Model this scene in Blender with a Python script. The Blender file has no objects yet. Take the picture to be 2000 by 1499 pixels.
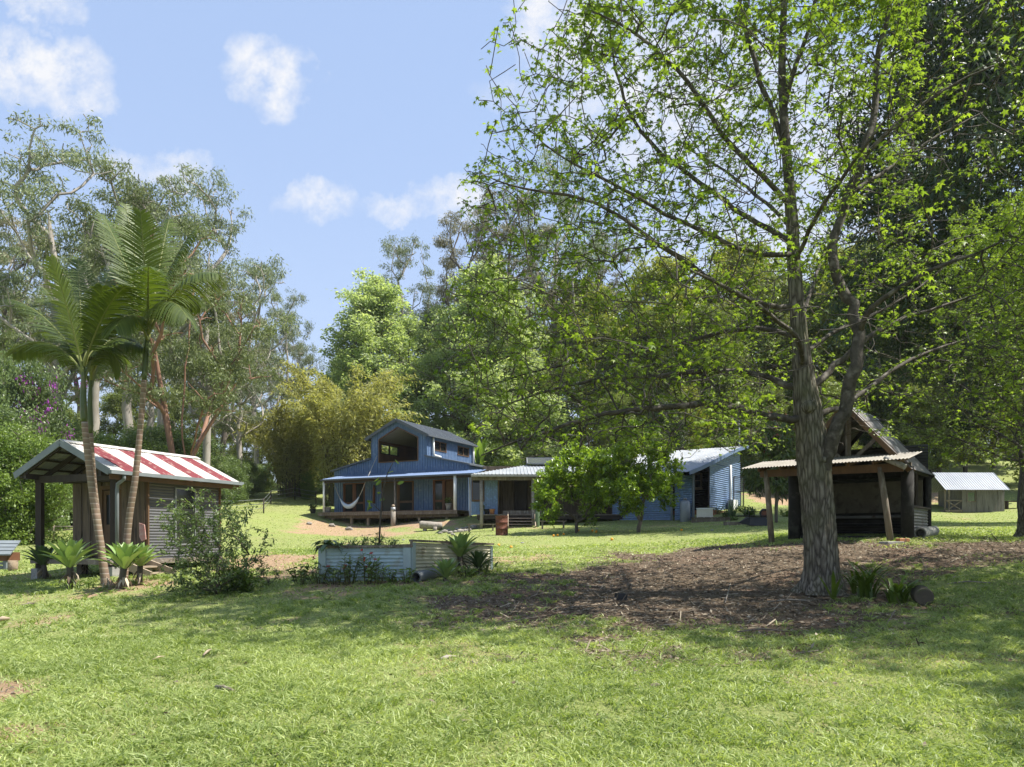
import bpy, math, random
import numpy as np
from mathutils import Vector
R = math.radians
sc = bpy.context.scene
col = sc.collection
rng = np.random.default_rng(7)
random.seed(7)

# ------------------------------------------------------------------ camera model (level camera with a rising lens)
F, HZ, CZ = 1450.0, 1050.0, 1.6           # focal length and horizon in photo pixels, eye height
def P(px, py, Y):
    return np.array([(px - 1000) / F * Y, Y, CZ + (HZ - py) / F * Y])

# ------------------------------------------------------------------ terrain height
_ctl = [(-14,5,-.1),(0,5,.03),(8,5,.1),(20,5,.35),(-20,-8,-.6),(0,-8,-.5),(20,-8,-.3),(0,0,-.18),
        (0,8.5,.16),(5,9,.24),(-6,9,.08),(-9,12,.15),(10,9,.36)]
for px, py, Y in [(1605,1157,13.9),(205,1134,17),(78,1131,19.55),(345,1119,20.3),(640,1138,15.3),(805,1134,15.3),
                  (961,1112,18.2),(420,1160,15),(0,1182,15),(10,1115,22),(480,1092,22),(590,1036,45),(700,1046,43),(650,1022,50),(687,1030,49.3),(722,1030,48.6),(820,1018,47),(873,1012,46.3),(780,1003,57),
                  (850,1037,43),(930,1031,42),(560,985,55),(455,1012,44),(610,992,53),(980,1046,33.6),(1125,1041,34),(1250,1036,35),
                  (985,1034,39),(1130,1028,40),(1330,1019,39),(1384,998,41),(1435,1001,42),(1480,1026,31),(1508,1060,21),
                  (1741,1055,19),(1810,1046,22),(1990,1052,22),(1900,1120,14),(2000,1200,11),(1900,1003,48),(1960,890,76),
                  (1830,896,76),(1100,1100,20),(1300,1070,24),(900,1092,20),(1480,975,50),(1450,925,66),(130,1062,30),(130,1040,40),
                  (0,1088,24),(-300,1090,24),(300,1030,40),(2300,1010,24),(2400,960,48),(480,960,66),(100,990,66),(780,960,68),(1100,945,68)]:
    _ctl.append(tuple(P(px, py, Y)))
for x in (-120, -40, 20, 70, 150):
    _ctl.append((x, 130, 10 if x < 0 else 15)); _ctl.append((x * 2.5, 400, 26))
_ctl = np.array(_ctl)
def _q(x, y):
    y = np.maximum(y, -7) + 11
    return np.stack([3 * x / y, 3 * np.log(y)], -1)
def _phi(r2): return np.where(r2 > 1e-12, r2 * np.log(np.maximum(r2, 1e-12)) * .5, 0)
_cq = _q(_ctl[:, 0], _ctl[:, 1])
_n = len(_cq)
_A = np.zeros((_n + 3, _n + 3))
_A[:_n, :_n] = _phi(((_cq[:, None] - _cq[None]) ** 2).sum(-1)) + np.eye(_n) * .02
_A[:_n, _n] = 1; _A[:_n, _n+1:] = _cq; _A[_n:, :_n] = _A[:_n, _n:].T
_w = np.linalg.solve(_A, np.concatenate([_ctl[:, 2], np.zeros(3)]))
def ground(x, y):
    x = np.asarray(x, float); y = np.asarray(y, float)
    sh = np.broadcast(x, y).shape
    x = np.broadcast_to(x, sh).ravel(); y = np.broadcast_to(y, sh).ravel()
    x = np.clip(x, -3.2 * (np.maximum(y, -7) + 11), 3.2 * (np.maximum(y, -7) + 11))
    out = np.empty(len(x))
    for i in range(0, len(x), 20000):
        q = _q(x[i:i+20000], y[i:i+20000])
        out[i:i+20000] = _phi(((q[:, None] - _cq[None]) ** 2).sum(-1)) @ _w[:_n] + _w[_n] + q @ _w[_n+1:]
    return out.reshape(sh)
def gz(x, y): return float(ground(x, y))
_Ys = np.exp(np.linspace(math.log(3.5), math.log(140), 900))
def G(px, py):
    """where the line of sight through a photo pixel meets the ground"""
    g = ground((px - 1000) / F * _Ys, _Ys)
    r = CZ + (HZ - py) / F * _Ys
    i = int(np.argmax(g >= r))
    if i == 0: i = 1
    a = (r[i-1] - g[i-1]); b = (r[i] - g[i])
    t = a / (a - b) if a != b else 0
    Y = _Ys[i-1] + t * (_Ys[i] - _Ys[i-1])
    x = (px - 1000) / F * Y
    return np.array([x, Y, gz(x, Y)])

# ------------------------------------------------------------------ mesh helpers
def unit(v): return v / np.maximum(np.linalg.norm(v, axis=-1, keepdims=True), 1e-9)
def make_mesh(name, V, loops, starts, tint=None, smooth=False):
    me = bpy.data.meshes.new(name)
    V = np.ascontiguousarray(V, dtype=np.float32)
    me.vertices.add(len(V)); me.vertices.foreach_set('co', V.ravel())
    me.loops.add(len(loops)); me.loops.foreach_set('vertex_index', np.asarray(loops, dtype=np.int32))
    me.polygons.add(len(starts)); me.polygons.foreach_set('loop_start', np.asarray(starts, dtype=np.int32))
    if smooth is not False:
        s = np.ones(len(starts), bool) if smooth is True else np.asarray(smooth, bool)
        me.polygons.foreach_set('use_smooth', s)
    if tint is not None:
        at = me.attributes.new('tint', 'FLOAT', 'POINT')
        at.data.foreach_set('value', np.asarray(tint, dtype=np.float32))
    me.update(calc_edges=True)
    return me

class MB:
    """collects shapes (world coordinates) and links them as ONE mesh object"""
    def __init__(s): s.V = []; s.F = []; s.S = []; s.n = 0
    def add(s, v, f, smooth=False):
        v = np.asarray(v, float).reshape(-1, 3)
        for k in f: s.F.append(tuple(int(i) + s.n for i in k)); s.S.append(smooth)
        s.V.append(v); s.n += len(v); return s
    def hexa(s, c):            # 8 corners: bottom 4, top 4 (same order)
        return s.add(c, [(3,2,1,0),(4,5,6,7),(0,1,5,4),(1,2,6,5),(2,3,7,6),(3,0,4,7)])
    def box(s, fr, a0, a1, d0, d1, z0, z1):
        return s.hexa([fr.p(a0,d0,z0),fr.p(a1,d0,z0),fr.p(a1,d1,z0),fr.p(a0,d1,z0),fr.p(a0,d0,z1),fr.p(a1,d0,z1),fr.p(a1,d1,z1),fr.p(a0,d1,z1)])
    def beam(s, p, q, w, h, up=(0,0,1)):    # rectangular bar from p to q
        p = np.asarray(p, float); q = np.asarray(q, float); t = q - p; t = t / np.linalg.norm(t)
        up = np.asarray(up, float)
        if abs(np.dot(t, up)) > .95: up = np.array([1., 0, 0])
        x = np.cross(t, up); x /= np.linalg.norm(x); y = np.cross(x, t)
        x *= w / 2; y *= h / 2
        return s.hexa([p-x-y, p+x-y, q+x-y, q-x-y, p-x+y, p+x+y, q+x+y, q-x+y])
    def tube(s, pts, rad, n=8, caps=True, smooth=True):
        pts = np.asarray(pts, float); m = len(pts); rad = np.broadcast_to(np.asarray(rad, float), (m,))
        t = np.gradient(pts, axis=0); t /= np.maximum(np.linalg.norm(t, axis=1, keepdims=True), 1e-9)
        ref = np.array([1., 0, 0]) if abs(t[0, 0]) < .8 else np.array([0, 1., 0])
        x = np.cross(t, ref); x /= np.maximum(np.linalg.norm(x, axis=1, keepdims=True), 1e-9)
        y = np.cross(t, x)
        a = np.linspace(0, 2 * math.pi, n, endpoint=False)
        v = pts[:, None] + rad[:, None, None] * (np.cos(a)[None, :, None] * x[:, None] + np.sin(a)[None, :, None] * y[:, None])
        f = [(i*n+j, i*n+(j+1) % n, (i+1)*n+(j+1) % n, (i+1)*n+j) for i in range(m-1) for j in range(n)]
        s.add(v, f, smooth)
        if caps:
            b = s.n - m * n
            s.F += [tuple(b + j for j in range(n))[::-1], tuple(b + (m-1)*n + j for j in range(n))]; s.S += [False, False]
        return s
    def hollow(s, q0, q1, ro, ri, n=18, depth=.4):      # open pipe, bore visible at q0
        v = unit(q1 - q0); x = unit(np.cross(v, (0, 0, 1.))); y = np.cross(x, v); aa = np.linspace(0, 2 * math.pi, n, endpoint=False)
        ring = lambda c, r: [c + r * (math.cos(a) * x + math.sin(a) * y) for a in aa]
        V = ring(q0 + v * depth, ri * .98) + ring(q0, ri) + ring(q0, ro) + ring(q1, ro) + ring(q1, ri * .3)
        return s.add(V, [(i*n+j, i*n+(j+1) % n, (i+1)*n+(j+1) % n, (i+1)*n+j) for i in range(4) for j in range(n)] + [tuple(range(n))])
    def lathe(s, c, prof, n=20):      # prof: list of (r, z)
        return s.tube([np.array(c) + (0, 0, z) for r, z in prof], [r for r, z in prof], n)
    def sheet(s, p, wave, L, along, W, pitch, amp, k=4, prof='sin', top=None):
        """corrugated sheet: waves repeat along `wave`, ridges run along `along`; top(t) may vary the far edge"""
        p = np.asarray(p, float); wave = np.asarray(wave, float); along = np.asarray(along, float)
        wave = wave / np.linalg.norm(wave); along = along / np.linalg.norm(along)
        nr = np.cross(wave, along); nr /= np.linalg.norm(nr)
        if prof == 'sin':
            m = max(2, int(L / pitch * k)); t = np.linspace(0, L, m + 1); o = amp * np.sin(2 * math.pi * t / pitch)
        else:                         # ribbed cladding: flat pan with a narrow raised rib
            c = int(L / pitch); base = np.array([0, .62, .7, .9, .98])
            t = np.concatenate([(i + base) * pitch for i in range(c + 1)]); o = np.tile([0, 0, amp, amp, 0], c + 1)
            kq = t <= L; t = np.append(t[kq], L); o = np.append(o[kq], 0)
        m = len(t)
        a = p + t[:, None] * wave + o[:, None] * nr
        if top is None: b = a + along * W
        else: b = a + along * np.array([top(q) for q in t])[:, None]
        v = np.concatenate([a, b])
        return s.add(v, [(i, i+1, m+i+1, m+i) for i in range(m-1)], prof == 'sin')
    def poly(s, pts, off):            # prism: outline extruded by vector off
        pts = np.asarray(pts, float); n = len(pts); off = np.asarray(off, float)
        f = [tuple(range(n))[::-1], tuple(range(n, 2*n))] + [(i, (i+1) % n, n+(i+1) % n, n+i) for i in range(n)]
        return s.add(np.concatenate([pts, pts + off]), f)
    def build(s, name, mat, parent=None, loc=None, smooth=None):
        V = np.concatenate(s.V)
        o0 = np.array(parent.location) if parent is not None and parent.parent is None else np.zeros(3)
        if parent is not None and parent.parent is not None: o0 = np.array(parent.parent.location)
        if parent is None and loc is not None: o0 = np.asarray(loc, float)
        V = V - o0
        loops = np.fromiter((i for f in s.F for i in f), dtype=np.int32)
        ln = np.array([len(f) for f in s.F]); starts = np.concatenate([[0], np.cumsum(ln)[:-1]])
        me = make_mesh(name, V, loops, starts, smooth=s.S if smooth is None else np.full(len(s.F), smooth))
        o = bpy.data.objects.new(name, me); col.objects.link(o)
        if mat is not None: me.materials.append(mat)
        if parent is not None: o.parent = parent
        elif loc is not None: o.location = loc
        return o

class Fr:
    """a building's own axes: a to its right, d into its depth"""
    def __init__(s, x, y, w): s.o = np.array([x, y, 0.]); w = np.array(w, float); w /= np.linalg.norm(w); s.w = np.array([w[0], w[1], 0]); s.u = np.array([-w[1], w[0], 0])
    def p(s, a, d, z): return s.o + a * s.w + d * s.u + np.array([0, 0, z])
    def A(s, px, d):
        k = (px - 1000) / F; b = s.o + d * s.u
        return (k * b[1] - b[0]) / (s.w[0] - k * s.w[1])
    def D(s, px, a):
        k = (px - 1000) / F; b = s.o + a * s.w
        return (k * b[1] - b[0]) / (s.u[0] - k * s.u[1])
    def Z(s, py, a, d): return CZ + (HZ - py) / F * s.p(a, d, 0)[1]

def tag(o, label, cat, group=None, kind=None):
    if label: o['label'] = label
    if cat: o['category'] = cat
    if group: o['group'] = group
    if kind: o['kind'] = kind
    return o
def empty(name, loc, label=None, cat=None, group=None):
    o = bpy.data.objects.new(name, None); col.objects.link(o); o.location = loc; o.empty_display_size = .2
    return tag(o, label, cat, group)
def copy_tree(o, loc, rz=0, s=1, label=None, group=None):
    def rec(a, par):
        c = a.copy(); col.objects.link(c); c.parent = par
        for ch in [k for k in kids if k.parent == a]: rec(ch, c)
        return c
    kids = list(o.children_recursive)
    c = rec(o, None); c.location = loc; c.rotation_euler = (0, 0, rz)
    c.scale = (s, s, s) if not isinstance(s, tuple) else s
    if label: c['label'] = label
    if group: c['group'] = group
    return c

# ------------------------------------------------------------------ materials
def nt_new(name):
    m = bpy.data.materials.new(name); m.use_nodes = True
    nt = m.node_tree; nt.nodes.clear()
    out = nt.nodes.new('ShaderNodeOutputMaterial')
    return m, nt, out
def N(nt, t, **kw):
    n = nt.nodes.new(t)
    for k, v in kw.items():
        if k.startswith('i_'): n.inputs[k[2:].replace('_', ' ')].default_value = v
        else: setattr(n, k, v)
    return n
def rgba(c): return (c[0], c[1], c[2], 1)
def mat(name, c1, c2=None, scale=4, rough=.7, bump=0, metal=0, stretch=(1,1,1), spec=.3, detail=6, c3=None, s3=40, lo=.35, hi=.65, bscale=None):
    """weathered surface: two tones mixed by noise, a third speckled over, and a bump"""
    m, nt, out = nt_new(name); L = nt.links.new
    tc = N(nt, 'ShaderNodeTexCoord'); mp = N(nt, 'ShaderNodeMapping'); mp.inputs['Scale'].default_value = stretch
    L(tc.outputs['Object'], mp.inputs['Vector'])
    b = N(nt, 'ShaderNodeBsdfPrincipled'); b.inputs['Roughness'].default_value = rough
    b.inputs['Metallic'].default_value = metal; b.inputs['Specular IOR Level'].default_value = spec
    L(b.outputs[0], out.inputs[0])
    if c2 is None: c2 = tuple(x * .8 for x in c1)
    nz = N(nt, 'ShaderNodeTexNoise', i_Scale=scale, i_Detail=detail, i_Roughness=.65); L(mp.outputs[0], nz.inputs['Vector'])
    mr = N(nt, 'ShaderNodeMapRange'); mr.inputs['From Min'].default_value = lo; mr.inputs['From Max'].default_value = hi
    L(nz.outputs['Fac'], mr.inputs['Value'])
    mx = N(nt, 'ShaderNodeMix', data_type='RGBA'); mx.inputs[6].default_value = rgba(c1); mx.inputs[7].default_value = rgba(c2)
    L(mr.outputs[0], mx.inputs[0]); c = mx.outputs[2]
    if c3 is not None:
        n3 = N(nt, 'ShaderNodeTexNoise', i_Scale=s3, i_Detail=4); L(mp.outputs[0], n3.inputs['Vector'])
        r3 = N(nt, 'ShaderNodeMapRange'); r3.inputs['From Min'].default_value = .54; r3.inputs['From Max'].default_value = .68
        L(n3.outputs['Fac'], r3.inputs['Value'])
        m3 = N(nt, 'ShaderNodeMix', data_type='RGBA'); m3.inputs[7].default_value = rgba(c3)
        L(c, m3.inputs[6]); L(r3.outputs[0], m3.inputs[0]); c = m3.outputs[2]
    L(c, b.inputs['Base Color'])
    if bump:
        src = nz
        if bscale: src = N(nt, 'ShaderNodeTexNoise', i_Scale=bscale, i_Detail=5); L(mp.outputs[0], src.inputs['Vector'])
        bp = N(nt, 'ShaderNodeBump', i_Strength=bump, i_Distance=.02); L(src.outputs['Fac'], bp.inputs['Height']); L(bp.outputs[0], b.inputs['Normal'])
    return m
def leafmat(name, c1, c2, tr=.35, rough=.45, spec=.35, trc=None, big=None):
    """leaf: colour runs from c1 to c2 with each leaf's own tint, some light passes through"""
    m, nt, out = nt_new(name); L = nt.links.new
    at = N(nt, 'ShaderNodeAttribute', attribute_name='tint')
    mx = N(nt, 'ShaderNodeMix', data_type='RGBA'); mx.inputs[6].default_value = rgba(c1); mx.inputs[7].default_value = rgba(c2)
    L(at.outputs['Fac'], mx.inputs[0])
    oi = N(nt, 'ShaderNodeObjectInfo')
    hs = N(nt, 'ShaderNodeHueSaturation'); mr = N(nt, 'ShaderNodeMapRange')
    mr.inputs['To Min'].default_value = .82; mr.inputs['To Max'].default_value = 1.2
    L(oi.outputs['Random'], mr.inputs['Value']); L(mr.outputs[0], hs.inputs['Value']); L(mx.outputs[2], hs.inputs['Color'])
    b = N(nt, 'ShaderNodeBsdfPrincipled'); b.inputs['Roughness'].default_value = rough; b.inputs['Specular IOR Level'].default_value = spec
    t = N(nt, 'ShaderNodeBsdfTranslucent'); L(hs.outputs[0], b.inputs['Base Color'])
    g = N(nt, 'ShaderNodeMix', data_type='RGBA', blend_type='MULTIPLY'); g.inputs[0].default_value = 1
    g.inputs[7].default_value = rgba(trc or (1.5, 1.6, .7)); L(hs.outputs[0], g.inputs[6]); L(g.outputs[2], t.inputs['Color'])
    ms = N(nt, 'ShaderNodeMixShader'); ms.inputs[0].default_value = tr
    L(b.outputs[0], ms.inputs[1]); L(t.outputs[0], ms.inputs[2]); L(ms.outputs[0], out.inputs[0])
    return m
def glassmat(name, c=(.02,.022,.022), rough=.06):
    m, nt, out = nt_new(name)
    b = N(nt, 'ShaderNodeBsdfPrincipled'); b.inputs['Base Color'].default_value = rgba(c); b.inputs['Roughness'].default_value = rough
    b.inputs['Specular IOR Level'].default_value = .5; nt.links.new(b.outputs[0], out.inputs[0]); return m

MT = dict(
 blue_clad=mat('blue_clad', (.115,.178,.295), (.092,.15,.26), .8, .5, spec=.25, c3=(.16,.215,.32), s3=5),
 blue_corr=mat('blue_corr', (.18,.255,.39), (.145,.21,.335), 1.2, .5, spec=.3, c3=(.2,.32,.55), s3=8),
 blue_roof=mat('blue_roof', (.15,.21,.335), (.125,.178,.29), 1.5, .45, spec=.35),
 slate_roof=mat('slate_roof', (.10,.115,.13), (.085,.095,.11), 1.0, .5, spec=.3),
 galv=mat('galvanised', (.34,.36,.385), (.255,.275,.295), .9, .55, metal=.1, spec=.3, c3=(.42,.40,.36), s3=5, detail=8),
 galv_new=mat('zinc_sheet', (.30,.32,.35), (.24,.26,.285), 1.5, .45, metal=.3, spec=.45),
 galv_old=mat('old_iron', (.20,.20,.20), (.13,.125,.12), 1.6, .65, metal=.1, c3=(.11,.08,.06), s3=6),
 white_roof=mat('white_sheet', (.58,.565,.53), (.44,.425,.39), 1.4, .65, spec=.2, c3=(.34,.30,.25), s3=7),
 red_roof=mat('red_sheet', (.20,.045,.05), (.155,.035,.04), 1.4, .65, spec=.2, c3=(.29,.17,.15), s3=7),
 grey_corr=mat('grey_corr', (.115,.116,.121), (.09,.091,.096), 1.2, .55, spec=.25),
 pale_corr=mat('pale_corr', (.42,.52,.54), (.33,.42,.45), 2, .55, c3=(.3,.33,.3), s3=6),
 cream_corr=mat('cream_corr', (.56,.53,.40), (.45,.42,.31), 2, .6, c3=(.27,.24,.17), s3=5),
 pale_steel=mat('pale_steel', (.38,.46,.46), (.31,.37,.38), 2, .5),
 white_paint=mat('white_paint', (.82,.82,.80), (.74,.74,.72), 3, .5),
 trim_grey=mat('trim_grey', (.20,.225,.235), (.16,.18,.19), 2, .5),
 timber=mat('weathered_timber', (.20,.165,.13), (.12,.095,.072), 3, .85, .4, stretch=(1,1,.25), c3=(.27,.24,.2), s3=10),
 timber_pale=mat('pale_timber', (.36,.29,.21), (.27,.21,.15), 3, .8, .3, stretch=(1,1,.3)),
 timber_dark=mat('dark_timber', (.055,.043,.034), (.032,.026,.022), 3, .85, .4, stretch=(1,1,.3)),
 timber_red=mat('red_timber', (.17,.075,.04), (.11,.05,.03), 3, .55, .2, stretch=(1,1,.3)),
 timber_mid=mat('brown_timber', (.15,.085,.045), (.09,.055,.032), 3, .8, .3, stretch=(1,1,.3)),
 slab=mat('slab_boards', (.17,.125,.085), (.085,.064,.045), 5, .85, .6, stretch=(1,1,.12), c3=(.05,.04,.03), s3=12),
 hut=mat('silver_boards', (.19,.178,.16), (.125,.115,.102), 4, .9, .4, stretch=(1,1,.2), c3=(.08,.072,.062), s3=9),
 deck=mat('deck_boards', (.20,.165,.135), (.13,.105,.085), 4, .8, .3, c3=(.26,.23,.2), s3=14),
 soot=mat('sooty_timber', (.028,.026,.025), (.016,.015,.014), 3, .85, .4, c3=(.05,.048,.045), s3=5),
 ply=mat('grey_ply', (.17,.15,.125), (.12,.105,.085), 2, .8, .1, c3=(.09,.08,.065), s3=5),
 inner=mat('inner_boards', (.16,.085,.04), (.11,.058,.028), 2, .7),
 ceil=mat('ceiling_sheet', (.42,.42,.40), (.36,.36,.34), 2, .6),
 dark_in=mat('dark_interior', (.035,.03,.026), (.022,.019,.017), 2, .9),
 glass=glassmat('dark_glass'), glass2=glassmat('screen_glass', (.05,.048,.042), .35),
 rust=mat('rusted_steel', (.16,.058,.035), (.095,.038,.026), 3, .85, .3, c3=(.21,.10,.07), s3=10),
 terracotta=mat('terracotta', (.42,.19,.09), (.35,.15,.075), 4, .8),
 black_plastic=mat('black_plastic', (.025,.027,.032), (.018,.019,.022), 4, .45),
 grey_metal=mat('grey_metal', (.30,.31,.32), (.24,.25,.26), 3, .45, metal=.4),
 concrete=mat('concrete', (.33,.32,.30), (.24,.235,.22), 5, .9, .3, c3=(.19,.18,.16), s3=12),
 rock=mat('rock', (.34,.31,.27), (.2,.18,.155), 4, .9, .6, c3=(.13,.12,.1), s3=9),
 rope=mat('woven_cotton', (.55,.63,.74), (.47,.55,.67), 12, .9, .3),
 cord=mat('cord', (.42,.40,.36), (.33,.31,.28), 12, .9),
 soil=mat('soil', (.13,.075,.045), (.075,.048,.032), 8, .95, .6),
 orange=mat('orange_peel', (.75,.34,.03), (.7,.28,.02), 6, .5, .1),
 solar=glassmat('solar_cells', (.06,.065,.075), .25),
 log=mat('sawn_log', (.30,.235,.16), (.2,.15,.10), 4, .85, .4, c3=(.12,.09,.065), s3=10),
 log_grey=mat('grey_log', (.33,.295,.25), (.22,.195,.16), 4, .85, .4, c3=(.18,.15,.12), s3=10),
 bark_gum=mat('gum_bark', (.37,.34,.30), (.22,.195,.165), 1.3, .85, .2, stretch=(1,1,.3)),
 bark_red=mat('red_bark', (.27,.15,.10), (.165,.09,.06), 1.5, .8, .2, stretch=(1,1,.3)),
 bark_grey=mat('grey_bark', (.16,.135,.11), (.085,.07,.058), 2, .9, .4, stretch=(1,1,.3)),
 bark_dark=mat('dark_bark', (.10,.085,.068), (.055,.046,.038), 2, .9, .5, stretch=(1,1,.3)),
 stem=mat('green_stem', (.12,.11,.05), (.08,.07,.035), 6, .8),
)
# ------------------------------------------------------------------ foliage
T_LANCE = (np.array([(0,0,0),(.42,.13,-.02),(1,0,-.12),(.42,-.13,-.02)]), np.array([(0,1,2,3)]))
T_CARD = (np.array([(0,0,0),(.5,.24,.03),(1,0,-.1),(.5,-.24,.03)]), np.array([(0,1,2,3)]))
T_OVAL = (np.array([(0,0,0),(.3,.2,.05),(.7,.19,.03),(1,0,-.12),(.7,-.19,.03),(.3,-.2,.05)]), np.array([(0,1,2,3),(0,3,4,5)]))
def _star():
    v = [(0,0,0)]
    tips = [(-125,.6),(-62,.9),(0,1.),(62,.9),(125,.6)]
    notch = [(-165,.22),(-93,.36),(-31,.42),(31,.42),(93,.36),(165,.22)]
    for a, r in notch: v.append((r*math.cos(R(a)), r*math.sin(R(a)), -.12*r))
    for a, r in tips: v.append((r*math.cos(R(a)), r*math.sin(R(a)), -.38*r*r))
    return np.array(v), np.array([(0,1+i,7+i,2+i) for i in range(5)])
T_STAR = _star()
class Fol:
    def __init__(s): s.V = []; s.Fq = []; s.T = []; s.n = 0
    def add(s, T, pos, axis, up, size, tint):
        tv, tf = T; n = len(pos)
        x = unit(axis); y = np.cross(up, x)
        bad = np.linalg.norm(y, axis=1) < 1e-3; y[bad] = (1, 0, 0); y = unit(y); z = np.cross(x, y)
        size = np.broadcast_to(size, (n,))
        v = pos[:, None] + size[:, None, None] * (tv[None, :, 0, None]*x[:, None] + tv[None, :, 1, None]*y[:, None] + tv[None, :, 2, None]*z[:, None])
        k = len(tv)
        s.V.append(v.reshape(-1, 3)); s.T.append(np.repeat(np.broadcast_to(tint, (n,)), k))
        s.Fq.append((tf[None] + (np.arange(n) * k)[:, None, None] + s.n).reshape(-1, 4)); s.n += n * k
        return s
    def grid(s, v, m, k, tint):        # one m x k patch of points
        i = np.arange(m-1)[:, None] * k + np.arange(k-1)[None]
        f = np.stack([i, i+1, i+k+1, i+k], -1).reshape(-1, 4)
        s.V.append(np.asarray(v).reshape(-1, 3)); s.T.append(np.full(m*k, tint)); s.Fq.append(f + s.n); s.n += m*k
    def build(s, name, mt, parent=None, loc=None, smooth=False, local=False):
        V = np.concatenate(s.V); Fq = np.concatenate(s.Fq)
        if parent is not None and not local: V = V - np.array(parent.location)
        if parent is None and loc is not None: V = V - np.asarray(loc)
        me = make_mesh(name, V, Fq.ravel(), np.arange(len(Fq)) * 4, np.concatenate(s.T), smooth)
        me.materials.append(mt)
        o = bpy.data.objects.new(name, me); col.objects.link(o)
        if parent is not None: o.parent = parent
        elif loc is not None: o.location = loc
        return o
def rnd(n, z=1.): 
    v = rng.normal(size=(n, 3)); v[:, 2] *= z; return unit(v)

def grow(nodes, par, targets, seg=.5, up=.25, pen=1.2, wander=.08, rise=.15):
    """join every target to the nearest lower point of the skeleton by a bent twig; returns nodes, parents, the tips and their directions"""
    pos = [np.array(p, float) for p in nodes]; par = list(par)
    arr = np.zeros((len(pos) + len(targets) * 14, 3)); arr[:len(pos)] = pos; n = len(pos)
    tips = []; dirs = []
    for t in targets:
        d = t - arr[:n]; dist = np.linalg.norm(d, axis=1)
        cost = dist + pen * np.maximum(0, -d[:, 2] + rise * dist)
        i = int(np.argmin(cost)); p0 = arr[i]; L = dist[i]
        k = int(min(12, max(2, round(L / seg))))
        c = p0 + (t - p0) * .45 + np.array([0, 0, up * L]) + rng.normal(size=3) * min(wander * L, .5)
        u = np.linspace(0, 1, k + 1)[1:, None]
        q = (1-u)**2 * p0 + 2*u*(1-u) * c + u*u * t
        q[:-1] += rng.normal(size=(k-1, 3)) * wander * .35 * L / k
        j = i
        for w in q:
            arr[n] = w; par.append(j); j = n; n += 1
        tips.append(n - 1); dirs.append(q[-1] - (q[-2] if k > 1 else p0))
    return arr[:n], np.array(par), np.array(tips), unit(np.array(dirs))
def radii(par, tip, e=2.3):
    n = len(par); acc = np.zeros(n); kids = np.zeros(n, int)
    for i in range(1, n): kids[par[i]] += 1
    order = np.arange(n)[::-1]
    for i in order:
        if kids[i] == 0: acc[i] = tip ** e
        if par[i] >= 0: acc[par[i]] += acc[i]
    return acc ** (1 / e)
def wood(mb, pos, par, rad, nthick=8, skip=0):
    """limbs as tapered tubes, each running on along its thickest child"""
    n = len(par); kids = [[] for _ in range(n)]
    for i in range(1, n):
        if par[i] >= 0: kids[par[i]].append(i)
    start = [0]
    while start:
        i = start.pop(); ch = [par[i], i] if par[i] >= 0 else [i]
        while kids[i]:
            ks = sorted(kids[i], key=lambda k: -rad[k]); start += ks[1:]; i = ks[0]; ch.append(i)
        if len(ch) < 2: continue
        r = rad[ch].copy()
        if par[ch[1]] == ch[0] and len(ch) > 2 and ch[0] != 0: r[0] = min(r[0], r[1] * 1.15)
        if max(r) < skip: continue
        mb.tube(pos[ch], r, nthick if r.max() > .1 else (6 if r.max() > .04 else (4 if r.max() > .015 else 3)), caps=False)

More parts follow.
